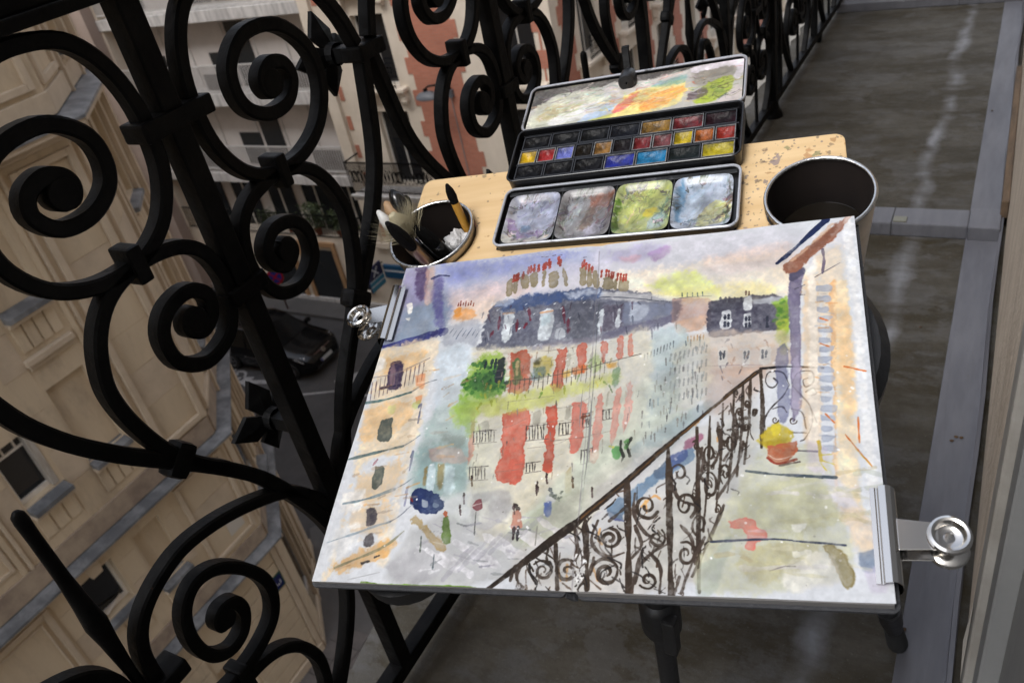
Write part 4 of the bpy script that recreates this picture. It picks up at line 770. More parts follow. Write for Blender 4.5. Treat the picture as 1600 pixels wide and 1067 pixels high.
# the watercolour, plus the page fold: W wash, S brush stroke, D spatter; coordinates on the page, 1300 x 1005
PAINT = [
('W',(162,168,206),[(-15,-4),(616,9),(624,87),(474,96),(362,129),(226,157),(46,111)],37.8,0.58,25.7,0.0),
('W',(140,148,200),[(130,8),(520,5),(506,52),(291,72),(167,76)],21.0,0.47,18.7,0.0),
('W',(212,205,214),[(173,107),(621,58),(635,203),(393,199),(194,201)],29.6,0.56,21.1,0.0),
('W',(232,204,192),[(157,129),(357,100),(441,139),(373,196),(282,233),(178,222)],23.6,0.51,18.0,0.0),
('W',(236,214,190),[(199,224),(247,159),(369,173),(342,239)],16.7,0.47,14.2,0.0),
('W',(214,210,217),[(616,9),(1136,12),(1134,102),(891,134),(626,111)],29.9,0.56,22.4,0.0),
('W',(184,178,210),[(655,25),(799,17),(785,67),(678,76)],12.6,0.47,13.5,0.0),
('W',(165,120,175),[(766,50),(818,30),(828,55),(789,82)],6.2,0.42,6.6,0.0),
('W',(215,175,180),[(685,53),(748,53),(732,78),(696,73)],6.3,0.47,6.7,0.0),
('W',(248,232,206),[(645,113),(1134,102),(1132,239),(943,248),(758,199),(649,160)],20.1,0.7,15.3,0.0),
('W',(244,204,180),[(923,82),(1135,64),(1129,138),(941,141)],14.2,0.33,12.1,0.0),
('W',(206,204,214),[(907,114),(1149,110),(1145,140),(925,154)],11.3,0.42,10.5,0.0),
('W',(214,228,120),[(773,164),(874,125),(942,174),(959,218),(844,209)],13.0,0.56,12.3,0.0),
('W',(238,226,150),[(792,188),(1054,188),(1084,250),(844,227)],13.9,0.47,11.9,0.0),
('W',(228,220,222),[(1149,93),(1286,8),(1286,92),(1162,160)],10.9,0.23,7.3,0.0),
('W',(150,158,184),[(-28,64),(151,99),(193,252),(13,311),(-15,274)],15.9,0.79,11.3,0.09),
('W',(140,160,175),[(56,150),(162,149),(189,270),(41,297)],13.9,0.51,11.1,0.0),
('W',(178,168,205),[(-1,16),(54,13),(101,142),(11,145)],14.9,0.56,11.9,0.0),
('W',(96,74,118),[(33,8),(78,11),(93,92),(88,141),(58,100)],5.2,0.7,7.9,0.17),
('W',(232,196,176),[(74,13),(100,11),(122,140),(97,142)],5.9,0.65,5.9,0.0),
('W',(98,90,150),[(108,54),(142,63),(158,149),(189,251),(160,232),(120,132)],8.5,0.65,7.5,0.09),
('S',(72,74,112),[(101,53),(130,46),(161,53)],10.6,5.3,0.8,0),
('W',(226,168,110),[(210,198),(231,181),(263,189),(282,214),(257,230),(209,221)],6.7,0.7,9.0,0.17),
('W',(224,152,66),[(208,188),(227,180),(228,209),(212,207)],4.1,0.65,5.4,0.17),
('S',(150,70,50),[(215,174),(215,162)],4.3,2.5,0.85,0),
('S',(150,70,50),[(223,173),(221,156)],4.3,2.5,0.85,0),
('S',(150,70,50),[(231,171),(231,164)],4.3,2.5,0.85,0),
('S',(150,70,50),[(240,177),(238,158)],4.3,2.5,0.85,0),
('S',(150,70,50),[(248,176),(248,166)],4.3,2.5,0.85,0),
('S',(150,70,50),[(256,174),(255,160)],4.3,2.5,0.85,0),
('S',(150,70,50),[(265,180),(265,168)],4.2,2.4,0.85,0),
('W',(242,238,232),[(37,145),(54,142),(64,168),(56,186)],1.4,0.84,1.9,0.0),
('W',(242,238,232),[(48,202),(64,199),(63,213)],1.4,0.84,1.9,0.0),
('S',(66,72,140),[(-7,303),(71,291),(144,270),(174,259)],18.0,26.2,0.9,0),
('S',(66,66,130),[(160,267),(191,261)],32.2,22.6,0.85,0),
('W',(168,172,182),[(192,247),(292,234),(298,335),(199,315)],6.5,0.65,8.7,0.09),
('S',(105,112,128),[(210,271),(218,254)],3.2,1.9,0.6,0),
('S',(105,112,128),[(222,282),(230,262)],3.2,1.9,0.6,0),
('S',(105,112,128),[(234,292),(241,270)],3.2,1.9,0.6,0),
('S',(105,112,128),[(240,274),(249,257)],3.2,1.9,0.6,0),
('S',(105,112,128),[(252,284),(260,265)],3.1,1.9,0.6,0),
('S',(105,112,128),[(264,294),(272,273)],3.1,1.9,0.6,0),
('S',(105,112,128),[(271,277),(279,260)],3.1,1.9,0.6,0),
('S',(105,112,128),[(283,287),(290,268)],3.1,1.9,0.6,0),
('S',(105,112,128),[(294,297),(302,275)],3.1,1.9,0.6,0),
('W',(222,228,232),[(199,315),(290,323),(306,451),(224,425),(189,359)],7.6,0.65,8.4,0.0),
('W',(200,214,224),[(190,326),(278,333),(300,492),(221,528)],12.4,0.51,9.9,0.0),
('W',(240,216,178),[(-5,310),(153,289),(181,358),(180,526),(181,643),(43,696),(49,959),(33,992),(43,823)],8.3,0.67,15.9,0.1),
('W',(240,226,204),[(124,298),(175,280),(186,444),(190,680),(187,823),(191,955),(156,924),(172,717)],8.1,0.7,9.2,0.0),
('W',(230,184,124),[(22,346),(140,322),(133,376),(38,402)],8.0,0.47,14.2,0.09),
('W',(230,188,134),[(9,517),(143,493),(144,574),(19,619)],8.6,0.51,14.8,0.09),
('W',(232,192,136),[(51,724),(162,680),(168,771),(47,806)],11.3,0.47,15.1,0.14),
('W',(232,192,136),[(53,823),(157,797),(160,874),(81,884)],7.6,0.47,13.0,0.17),
('W',(222,168,96),[(39,972),(79,939),(176,899),(209,903),(170,943),(75,982)],5.2,0.58,11.1,0.26),
('W',(244,240,234),[(-3,344),(22,346),(28,380),(3,389),(-8,366)],4.1,0.79,7.2,0.0),
('W',(240,236,230),[(17,770),(80,756),(78,815),(25,824)],5.7,0.74,9.0,0.0),
('W',(242,240,236),[(22,876),(91,858),(85,929),(29,943)],6.5,0.7,8.6,0.0),
('W',(72,58,92),[(44,363),(80,359),(98,443),(59,447)],2.6,0.84,5.2,0.17),
('W',(170,140,140),[(49,375),(61,373),(75,433),(63,434)],2.6,0.56,3.5,0.0),
('S',(60,54,84),[(38,448),(93,440)],9.3,4.7,0.85,0),
('S',(112,96,104),[(-9,427),(2,492)],3.8,2.8,0.65,0),
('S',(112,96,104),[(4,425),(14,487)],3.8,2.8,0.65,0),
('S',(112,96,104),[(17,422),(26,482)],3.8,2.8,0.65,0),
('S',(112,96,104),[(28,413),(38,477)],3.8,2.8,0.65,0),
('S',(112,96,104),[(41,410),(50,472)],3.7,2.8,0.65,0),
('S',(112,96,104),[(54,408),(62,467)],3.7,2.8,0.65,0),
('S',(112,96,104),[(65,398),(74,462)],3.7,2.8,0.65,0),
('S',(112,96,104),[(78,396),(86,457)],3.7,2.8,0.65,0),
('S',(112,96,104),[(91,393),(98,452)],3.7,2.8,0.65,0),
('S',(112,96,104),[(102,384),(110,447)],3.7,2.8,0.65,0),
('S',(112,96,104),[(114,381),(122,442)],3.7,2.8,0.65,0),
('S',(112,96,104),[(127,379),(134,437)],3.7,2.8,0.65,0),
('S',(112,96,104),[(138,370),(146,432)],3.7,2.8,0.65,0),
('S',(112,96,104),[(151,367),(158,427)],3.7,2.8,0.65,0),
('S',(130,124,130),[(-5,410),(63,402),(114,379),(164,352)],3.2,2.4,0.6,0),
('S',(96,128,128),[(-2,494),(62,487),(136,466)],9.2,6.1,0.85,0),
('S',(120,130,140),[(136,466),(173,439),(205,428)],3.8,3.0,0.7,0),
('W',(228,150,100),[(135,413),(161,408),(172,454),(151,448)],5.1,0.65,6.8,0.17),
('W',(238,150,90),[(154,484),(172,476),(176,501),(161,504)],3.7,0.65,4.9,0.17),
('W',(180,204,120),[(150,500),(174,493),(169,521),(153,516)],3.7,0.56,4.9,0.0),
('W',(190,206,130),[(81,513),(99,505),(101,530),(86,533)],5.0,0.47,6.6,0.0),
('W',(106,112,104),[(67,551),(98,546),(109,586),(109,618),(78,617),(65,585)],1.8,0.86,4.9,0.2),
('W',(106,112,104),[(91,695),(115,694),(122,725),(121,756),(97,756)],1.7,0.82,4.6,0.2),
('S',(120,124,150),[(172,517),(178,509),(184,566)],7.3,4.4,0.75,0),
('S',(120,124,150),[(188,669),(191,654),(194,708)],6.8,5.5,0.7,0),
('S',(150,150,176),[(199,771),(202,757),(204,806)],6.5,5.2,0.6,0),
('S',(108,128,128),[(2,671),(70,655),(157,636)],8.5,7.1,0.85,0),
('S',(128,140,150),[(157,636),(176,624),(198,605)],4.2,2.8,0.7,0),
('S',(130,150,158),[(27,800),(98,785),(163,760)],6.7,8.1,0.75,0),
('S',(130,140,150),[(163,760),(189,746),(213,726)],3.3,3.3,0.7,0),
('S',(150,168,180),[(10,907),(72,885),(129,863),(173,849)],3.9,7.8,0.75,0),
('S',(132,136,150),[(173,849),(197,833),(222,806)],3.8,2.6,0.75,0),
('S',(150,148,120),[(53,970),(116,941),(179,910),(218,873)],8.7,5.0,0.75,0),
('S',(150,150,150),[(98,998),(180,976)],2.4,1.8,0.4,0),
('W',(84,80,88),[(97,815),(126,813),(134,854),(110,858)],2.2,0.79,4.4,0.09),
('W',(96,90,92),[(114,885),(134,878),(142,908),(119,913)],2.1,0.79,4.2,0.09),
('W',(70,66,66),[(120,954),(140,947),(145,953),(126,960)],1.5,0.79,2.7,0.09),
('S',(80,76,76),[(155,940),(168,935)],4.9,3.7,0.8,0),
('S',(160,90,100),[(83,689),(91,674)],7.0,7.0,0.5,0),
('W',(168,188,182),[(221,528),(307,492),(355,648),(354,772),(214,774),(200,643)],14.0,0.7,12.0,0.0),
('W',(150,176,176),[(209,644),(342,629),(361,763),(231,771)],13.7,0.56,11.7,0.0),
('W',(206,214,214),[(229,447),(305,443),(304,532),(241,568)],12.0,0.56,9.6,0.0),
('W',(190,160,152),[(234,648),(300,642),(340,662),(340,687),(245,678)],4.4,0.56,7.4,0.09),
('W',(120,126,120),[(260,600),(325,613),(318,643),(271,634)],12.7,0.51,10.5,0.0),
('W',(206,220,224),[(246,696),(263,693),(275,761),(254,761)],1.6,0.79,2.9,0.0),
('W',(150,126,70),[(274,693),(289,697),(298,754),(282,757)],3.3,0.65,4.3,0.0),
('W',(156,128,76),[(236,703),(243,700),(250,747),(240,746)],2.2,0.6,2.9,0.0),
('W',(210,226,232),[(293,697),(318,701),(329,768),(302,768)],3.2,0.65,4.3,0.0),
('W',(106,108,124),[(307,342),(328,187),(388,170),(631,157),(841,222),(850,286),(675,335),(526,339),(417,345)],4.8,0.84,11.3,0.14),
('W',(74,98,146),[(335,183),(444,158),(631,162),(626,197),(506,193),(377,220)],8.9,0.74,13.6,0.0),
('W',(230,232,236),[(540,165),(631,162),(630,184),(561,185)],7.5,0.65,11.6,0.0),
('W',(222,228,236),[(311,180),(386,156),(373,196)],6.6,0.56,10.6,0.0),
('W',(90,92,104),[(524,213),(645,204),(650,312),(560,321)],6.0,0.51,9.6,0.0),
('W',(96,84,100),[(662,224),(712,229),(711,297),(664,309)],4.7,0.56,7.8,0.0),
('W',(150,158,180),[(716,216),(836,230),(838,268),(722,288)],5.7,0.65,7.7,0.0),
('W',(210,216,222),[(734,225),(781,228),(773,272),(730,278)],3.5,0.56,6.2,0.0),
('W',(120,116,140),[(664,314),(830,271),(851,290),(675,339)],3.4,0.7,6.0,0.09),
('W',(140,134,148),[(399,345),(656,321),(658,342),(402,367)],3.6,0.65,6.3,0.09),
('W',(226,232,234),[(370,224),(397,222),(400,311),(378,313)],2.3,0.86,5.1,0.0),
('W',(226,232,234),[(477,226),(514,221),(519,311),(483,318)],2.2,0.86,4.9,0.0),
('W',(226,232,234),[(530,288),(552,286),(559,317),(530,318)],2.2,0.86,4.8,0.0),
('W',(226,232,234),[(650,244),(661,241),(661,313),(651,317)],2.1,0.86,4.7,0.0),
('W',(226,232,234),[(696,245),(706,241),(707,293),(697,296)],2.1,0.86,4.7,0.0),
('W',(205,224,230),[(483,242),(509,238),(509,267),(484,271)],3.1,0.65,3.3,0.0),
('S',(214,168,130),[(366,221),(396,220)],7.8,6.2,0.75,0),
('S',(214,168,130),[(477,228),(514,225)],7.5,6.0,0.75,0),
('S',(120,44,64),[(356,231),(360,277)],9.2,6.2,0.7,0),
('S',(120,44,64),[(412,246),(415,286)],9.1,6.0,0.7,0),
('S',(120,44,64),[(439,208),(451,250)],9.1,6.1,0.7,0),
('S',(120,44,64),[(441,260),(436,275)],9.0,6.0,0.7,0),
('S',(120,44,64),[(542,215),(553,271)],8.8,5.9,0.7,0),
('S',(120,44,64),[(562,257),(564,300)],8.7,5.8,0.7,0),
('S',(120,44,64),[(345,280),(341,297)],9.2,6.1,0.7,0),
('S',(120,44,64),[(570,288),(566,305)],8.6,5.7,0.7,0),
('S',(236,238,240),[(322,186),(327,182)],4.8,2.4,0.75,0),
('S',(236,238,240),[(345,206),(351,202)],4.7,2.4,0.75,0),
('S',(236,238,240),[(368,225),(373,221)],4.7,2.3,0.75,0),
('S',(236,238,240),[(391,244),(396,240)],4.6,2.3,0.75,0),
('S',(236,238,240),[(399,261),(405,257)],4.6,2.3,0.75,0),
('S',(236,238,240),[(421,279),(426,275)],4.5,2.3,0.75,0),
('S',(236,238,240),[(427,195),(432,191)],4.6,2.3,0.75,0),
('S',(236,238,240),[(435,213),(441,209)],4.6,2.3,0.75,0),
('S',(236,238,240),[(457,231),(462,227)],4.5,2.3,0.75,0),
('S',(236,238,240),[(479,250),(484,246)],4.5,2.2,0.75,0),
('S',(236,238,240),[(500,268),(505,264)],4.4,2.2,0.75,0),
('S',(236,238,240),[(508,285),(513,281)],4.4,2.2,0.75,0),
('S',(236,238,240),[(515,202),(520,198)],4.5,2.3,0.75,0),
('S',(236,238,240),[(536,221),(541,217)],4.5,2.2,0.75,0),
('S',(236,238,240),[(544,238),(549,234)],4.4,2.2,0.75,0),
('S',(236,238,240),[(564,256),(569,252)],4.4,2.2,0.75,0),
('S',(236,238,240),[(584,274),(589,270)],4.3,2.2,0.75,0),
('S',(236,238,240),[(593,192),(598,188)],4.5,2.2,0.75,0),
('S',(236,238,240),[(600,209),(605,205)],4.4,2.2,0.75,0),
('S',(236,238,240),[(620,227),(625,223)],4.4,2.2,0.75,0),
('S',(236,238,240),[(640,245),(645,241)],4.3,2.2,0.75,0),
('S',(236,238,240),[(647,262),(652,258)],4.3,2.1,0.75,0),
('W',(238,236,230),[(650,171),(844,209),(841,226),(662,201)],4.7,0.56,6.3,0.0),
('S',(80,84,100),[(643,193),(697,197),(759,208),(836,226)],4.3,2.8,0.7,0.1),
('W',(158,146,118),[(357,100),(371,92),(380,146),(366,154)],1.6,0.84,4.5,0.17),
('W',(158,146,118),[(376,98),(387,89),(395,143),(384,144)],1.6,0.84,4.5,0.17),
('W',(158,146,118),[(395,90),(417,79),(428,128),(410,135)],1.6,0.84,4.5,0.17),
('W',(158,146,118),[(425,85),(448,78),(455,127),(437,134)],1.6,0.84,4.4,0.17),
('W',(158,146,118),[(485,92),(510,81),(517,134),(495,141)],1.6,0.84,4.4,0.17),
('W',(158,146,118),[(521,73),(528,74),(548,138),(536,137)],1.6,0.84,4.3,0.17),
('W',(158,146,118),[(464,80),(475,79),(478,127),(469,128)],1.6,0.84,4.4,0.17),
('W',(158,146,118),[(575,80),(593,78),(600,140),(582,142)],1.5,0.84,4.3,0.17),
('W',(158,146,118),[(598,88),(609,87),(615,146),(602,147)],1.5,0.84,4.2,0.17),
('W',(158,146,118),[(613,95),(626,94),(637,149),(623,152)],1.5,0.84,4.2,0.17),
('W',(158,146,118),[(646,123),(674,122),(682,164),(650,164)],1.5,0.84,4.1,0.17),
('W',(158,146,118),[(679,131),(688,133),(689,169),(680,168)],1.5,0.84,4.1,0.17),
('W',(158,146,118),[(694,138),(715,136),(721,173),(696,170)],1.5,0.84,4.1,0.17),
('S',(176,74,58),[(377,103),(375,78)],9.8,6.5,0.85,0),
('S',(176,74,58),[(385,101),(383,77)],9.8,6.5,0.85,0),
('S',(176,74,58),[(390,97),(388,73)],9.8,6.5,0.85,0),
('S',(176,74,58),[(405,94),(403,70)],9.8,6.5,0.85,0),
('S',(176,74,58),[(419,79),(417,54)],9.8,6.5,0.85,0),
('S',(176,74,58),[(426,75),(424,50)],9.8,6.5,0.85,0),
('S',(176,74,58),[(437,72),(435,47)],9.8,6.5,0.85,0),
('S',(176,74,58),[(451,74),(449,49)],9.7,6.5,0.85,0),
('S',(176,74,58),[(466,71),(465,46)],9.7,6.5,0.85,0),
('S',(176,74,58),[(472,67),(470,42)],9.7,6.5,0.85,0),
('S',(176,74,58),[(480,58),(479,33)],9.7,6.5,0.85,0),
('S',(176,74,58),[(485,68),(484,44)],9.6,6.4,0.85,0),
('S',(176,74,58),[(509,55),(507,30)],9.6,6.4,0.85,0),
('S',(176,74,58),[(515,63),(514,38)],9.6,6.4,0.85,0),
('S',(176,74,58),[(582,81),(581,58)],6.2,6.2,0.85,0),
('S',(176,74,58),[(587,75),(586,51)],6.2,6.2,0.85,0),
('S',(176,74,58),[(594,88),(593,64)],6.2,6.2,0.85,0),
('S',(176,74,58),[(602,94),(601,70)],6.2,6.2,0.85,0),
('S',(176,74,58),[(612,100),(611,76)],6.1,6.1,0.85,0),
('S',(176,74,58),[(640,117),(639,94)],6.1,6.1,0.85,0),
('S',(176,74,58),[(654,119),(654,96)],6.0,6.0,0.85,0),
('S',(176,74,58),[(662,122),(661,99)],6.0,6.0,0.85,0),
('S',(176,74,58),[(670,128),(669,105)],6.0,6.0,0.85,0),
('S',(176,74,58),[(675,131),(675,108)],6.0,6.0,0.85,0),
('S',(176,74,58),[(688,137),(688,114)],5.9,5.9,0.85,0),
('S',(176,74,58),[(697,138),(697,115)],5.9,5.9,0.85,0),
('S',(176,74,58),[(705,142),(705,119)],5.9,5.9,0.85,0),
('S',(176,74,58),[(712,140),(712,117)],5.9,5.9,0.85,0),
('S',(90,76,90),[(453,20),(463,19)],3.3,2.5,0.7,0),
('S',(90,76,90),[(465,22),(475,21)],3.3,2.5,0.7,0),
('S',(90,76,90),[(486,20),(496,19)],3.3,2.4,0.7,0),
('S',(90,76,90),[(506,23),(516,21)],3.2,2.4,0.7,0),
('S',(90,76,90),[(581,41),(591,40)],3.2,2.4,0.7,0),
('W',(196,160,144),[(844,218),(936,229),(935,311),(869,333),(847,290)],4.4,0.7,8.8,0.1),
('W',(226,190,160),[(851,290),(934,286),(935,323),(865,332)],5.4,0.56,7.2,0.0),
('W',(108,104,120),[(844,227),(864,229),(860,283),(847,290)],5.6,0.47,6.0,0.0),
('W',(86,84,100),[(936,241),(1022,230),(1114,241),(1121,333),(1037,348),(936,347)],2.6,0.82,5.6,0.14),
('W',(70,70,84),[(943,238),(1016,234),(1016,266),(940,275)],3.3,0.56,4.4,0.0),
('S',(80,78,90),[(965,240),(965,228)],6.6,5.3,0.85,0),
('S',(80,78,90),[(978,242),(978,229)],6.6,5.3,0.85,0),
('S',(80,78,90),[(987,243),(987,230)],6.6,5.2,0.85,0),
('S',(80,78,90),[(1000,244),(1000,232)],6.5,5.2,0.85,0),
('S',(80,78,90),[(1017,246),(1017,234)],6.5,5.2,0.85,0),
('W',(232,234,232),[(1022,234),(1041,232),(1040,273),(1022,271)],1.6,0.84,2.9,0.0),
('S',(90,56,50),[(1027,226),(1027,214)],6.5,5.2,0.9,0),
('S',(90,56,50),[(1035,227),(1035,217)],5.2,3.9,0.9,0),
('W',(222,226,228),[(1047,241),(1114,241),(1114,257),(1050,258)],2.6,0.65,5.6,0.0),
('W',(226,228,228),[(969,274),(991,272),(991,324),(966,326)],1.6,0.74,2.8,0.09),
('W',(226,228,228),[(1023,288),(1040,285),(1040,325),(1022,327)],1.6,0.74,2.8,0.09),
('S',(60,64,80),[(977,287),(977,299)],6.4,6.4,0.85,0),
('S',(60,64,80),[(986,286),(986,298)],6.4,6.4,0.85,0),
('S',(60,64,80),[(977,309),(977,321)],6.4,6.4,0.85,0),
('S',(60,64,80),[(985,310),(985,322)],6.3,6.3,0.85,0),
('S',(60,64,80),[(1028,296),(1028,308)],6.3,6.3,0.85,0),
('S',(60,64,80),[(1036,295),(1036,307)],6.3,6.3,0.85,0),
('S',(60,64,80),[(1028,316),(1028,328)],6.3,6.3,0.85,0),
('S',(60,64,80),[(1036,315),(1036,327)],6.2,6.2,0.85,0),
('S',(60,64,80),[(1078,301),(1078,313)],6.2,6.2,0.85,0),
('S',(60,64,80),[(1078,319),(1078,331)],6.2,6.2,0.85,0),
('S',(90,110,110),[(867,212),(866,199)],4.1,2.7,0.7,0),
('S',(90,110,110),[(880,214),(880,201)],4.1,2.7,0.7,0),
('S',(90,110,110),[(894,215),(893,202)],4.1,2.7,0.7,0),
('S',(90,110,110),[(907,217),(906,204)],4.1,2.7,0.7,0),
('S',(90,110,110),[(920,218),(919,205)],4.0,2.7,0.7,0),
('S',(110,110,120),[(847,218),(894,217),(942,221)],2.7,2.7,0.6,0),
('W',(150,190,60),[(1096,259),(1129,251),(1129,357),(1113,393),(1099,373),(1103,316)],6.1,0.74,8.1,0.0),
('W',(196,206,80),[(1100,315),(1127,314),(1124,403),(1107,408)],6.0,0.56,8.0,0.0),
('D',(90,140,60),1109,296,14,39,18,7.7,0.55),
('W',(232,214,196),[(865,332),(1111,347),(1113,393),(931,401),(871,382)],6.2,0.56,8.3,0.0),
('W',(206,178,156),[(930,387),(1125,394),(1123,453),(932,463)],10.0,0.51,9.3,0.0),
('W',(190,160,146),[(932,444),(1065,449),(1050,516),(978,564),(935,562)],10.9,0.47,10.4,0.0),
('W',(222,226,226),[(961,390),(982,388),(983,443),(962,445)],2.0,0.65,2.7,0.0),
('S',(70,80,96),[(967,398),(968,421)],6.1,4.9,0.75,0),
('S',(70,80,96),[(977,399),(975,419)],6.1,4.9,0.75,0),
('W',(222,226,226),[(1019,395),(1037,396),(1036,443),(1019,445)],2.0,0.65,2.7,0.0),
('S',(70,80,96),[(1025,403),(1025,425)],6.0,4.8,0.75,0),
('S',(70,80,96),[(1034,403),(1032,424)],6.0,4.8,0.75,0),
('W',(222,226,226),[(1060,394),(1084,394),(1083,439),(1060,441)],2.0,0.65,2.6,0.0),
('S',(70,80,96),[(1066,402),(1066,425)],5.9,4.8,0.75,0),
('S',(70,80,96),[(1075,403),(1073,423)],5.9,4.7,0.75,0),
('S',(150,140,150),[(932,439),(1066,445)],2.4,2.4,0.5,0),
('W',(186,204,206),[(792,325),(851,303),(889,335),(888,413),(839,447),(789,405)],5.4,0.7,10.0,0.0),
('W',(176,196,202),[(776,462),(861,411),(860,559),(785,591)],7.1,0.6,10.9,0.0),
('W',(206,200,180),[(851,371),(937,359),(934,527),(860,559)],10.2,0.56,10.9,0.0),
('W',(150,160,155),[(808,464),(870,440),(867,559),(817,565)],10.1,0.47,9.5,0.0),
('S',(122,124,128),[(846,394),(845,415)],5.3,3.8,0.5,0),
('S',(122,124,128),[(848,436),(847,457)],5.2,3.7,0.5,0),
('S',(122,124,128),[(850,478),(849,498)],5.1,3.7,0.5,0),
('S',(122,124,128),[(852,519),(851,538)],5.0,3.6,0.5,0),
('S',(122,124,128),[(857,392),(856,413)],5.3,3.8,0.5,0),
('S',(122,124,128),[(859,434),(858,455)],5.2,3.7,0.5,0),
('S',(122,124,128),[(861,476),(860,496)],5.1,3.7,0.5,0),
('S',(122,124,128),[(862,516),(862,536)],5.0,3.6,0.5,0),
('S',(122,124,128),[(868,389),(867,411)],5.3,3.8,0.5,0),
('S',(122,124,128),[(870,432),(869,453)],5.2,3.7,0.5,0),
('S',(122,124,128),[(871,473),(871,494)],5.1,3.7,0.5,0),
('S',(122,124,128),[(873,514),(872,534)],5.0,3.6,0.5,0),
('S',(122,124,128),[(879,387),(878,409)],5.3,3.8,0.5,0),
('S',(122,124,128),[(880,430),(880,450)],5.2,3.7,0.5,0),
('S',(122,124,128),[(882,471),(881,491)],5.1,3.7,0.5,0),
('S',(122,124,128),[(884,512),(883,531)],5.0,3.6,0.5,0),
('S',(122,124,128),[(890,385),(889,406)],5.3,3.8,0.5,0),
('S',(122,124,128),[(891,427),(890,448)],5.2,3.7,0.5,0),
('S',(122,124,128),[(893,469),(892,489)],5.1,3.6,0.5,0),
('S',(122,124,128),[(894,509),(893,529)],5.0,3.6,0.5,0),
('S',(122,124,128),[(901,383),(900,404)],5.3,3.8,0.5,0),
('S',(122,124,128),[(902,425),(901,446)],5.2,3.7,0.5,0),
('S',(122,124,128),[(903,467),(902,487)],5.1,3.6,0.5,0),
('S',(122,124,128),[(905,507),(904,527)],5.0,3.6,0.5,0),
('S',(122,124,128),[(911,381),(911,402)],5.3,3.8,0.5,0),
('S',(122,124,128),[(913,423),(912,444)],5.2,3.7,0.5,0),
('S',(122,124,128),[(914,464),(913,485)],5.1,3.6,0.5,0),
('S',(122,124,128),[(915,505),(914,525)],5.0,3.6,0.5,0),
('S',(122,124,128),[(922,378),(921,400)],5.3,3.8,0.5,0),
('S',(122,124,128),[(923,421),(922,441)],5.2,3.7,0.5,0),
('S',(122,124,128),[(925,462),(924,482)],5.1,3.6,0.5,0),
('S',(122,124,128),[(926,503),(925,522)],5.0,3.6,0.5,0),
('S',(122,124,128),[(933,376),(932,397)],5.2,3.7,0.5,0),
('S',(122,124,128),[(934,419),(933,439)],5.2,3.7,0.5,0),
('S',(122,124,128),[(935,460),(934,480)],5.1,3.6,0.5,0),
('S',(122,124,128),[(936,500),(935,520)],5.0,3.5,0.5,0),
('S',(80,90,96),[(779,389),(779,408)],3.1,1.8,0.6,0),
('S',(80,90,96),[(787,385),(787,405)],3.1,1.8,0.6,0),
('S',(80,90,96),[(795,381),(795,401)],3.1,1.8,0.6,0),
('S',(80,90,96),[(803,377),(803,397)],3.1,1.8,0.6,0),
('S',(80,90,96),[(811,374),(810,393)],3.1,1.8,0.6,0),
('S',(80,90,96),[(819,370),(818,390)],3.1,1.8,0.6,0),
('S',(80,90,96),[(827,366),(826,386)],3.1,1.8,0.6,0),
('S',(80,90,96),[(835,363),(834,382)],3.1,1.8,0.6,0),
('S',(80,90,96),[(842,359),(842,379)],3.1,1.8,0.6,0),
('S',(80,90,96),[(850,355),(850,375)],3.1,1.8,0.6,0),
('S',(200,150,90),[(885,344),(886,360)],2.6,1.9,0.6,0),
('S',(200,150,90),[(893,344),(894,360)],2.6,1.9,0.6,0),
('S',(200,150,90),[(901,343),(901,359)],2.6,1.9,0.6,0),
('S',(200,150,90),[(909,343),(909,359)],2.6,1.9,0.6,0),
('S',(200,150,90),[(917,342),(917,358)],2.5,1.9,0.6,0),
('S',(200,150,90),[(925,342),(925,358)],2.5,1.9,0.6,0),
('W',(226,218,194),[(298,335),(658,344),(782,308),(798,556),(762,693),(659,868),(447,902),(372,772),(336,553)],10.5,0.74,11.2,0.0),
('W',(196,204,190),[(621,547),(778,481),(873,505),(790,660),(646,757)],12.6,0.51,12.1,0.0),
('W',(190,90,64),[(401,360),(467,359),(482,474),(433,483),(411,458)],2.9,0.82,9.4,0.26),
('W',(196,82,62),[(543,357),(571,353),(572,419),(576,478),(546,482),(542,426)],2.3,0.79,7.6,0.26),
('W',(214,98,78),[(598,349),(622,345),(626,413),(622,436),(602,411)],2.3,0.79,6.1,0.26),
('W',(214,98,78),[(660,344),(680,340),(679,397),(670,412)],2.0,0.74,6.0,0.2),
('W',(214,98,78),[(705,334),(720,331),(722,392),(709,395)],2.0,0.7,6.0,0.2),
('W',(222,130,110),[(734,328),(743,325),(748,382),(739,393)],2.0,0.7,4.4,0.2),
('W',(214,98,78),[(419,545),(492,541),(496,634),(502,736),(441,735),(434,650)],2.1,0.82,7.1,0.26),
('W',(206,84,62),[(539,532),(567,537),(573,636),(579,706),(551,714),(550,635)],2.1,0.82,7.0,0.26),
('W',(222,112,96),[(605,524),(638,522),(641,603),(634,655),(615,658),(609,583)],2.1,0.74,6.9,0.2),
('W',(226,142,128),[(667,508),(683,505),(688,622),(682,691),(669,682),(670,604)],2.0,0.7,6.8,0.17),
('W',(226,142,128),[(712,499),(727,493),(729,588),(721,641),(712,640)],2.0,0.65,5.4,0.17),
('W',(230,160,150),[(742,475),(755,472),(758,554),(749,610),(740,606)],2.0,0.6,5.5,0.17),
('W',(205,110,90),[(330,533),(341,533),(357,648),(350,684)],2.8,0.47,6.0,0.17),
('W',(226,226,222),[(469,380),(495,374),(498,444),(477,442)],3.5,0.65,6.2,0.0),
('W',(178,174,160),[(358,573),(383,564),(389,597),(363,600)],2.2,0.7,4.5,0.09),
('W',(178,174,160),[(504,551),(523,542),(527,580),(509,583)],2.2,0.7,4.3,0.09),
('W',(178,174,160),[(590,534),(603,531),(604,565),(591,568)],2.1,0.7,4.3,0.09),
('W',(178,174,160),[(633,377),(643,374),(644,418),(636,421)],2.2,0.7,4.5,0.09),
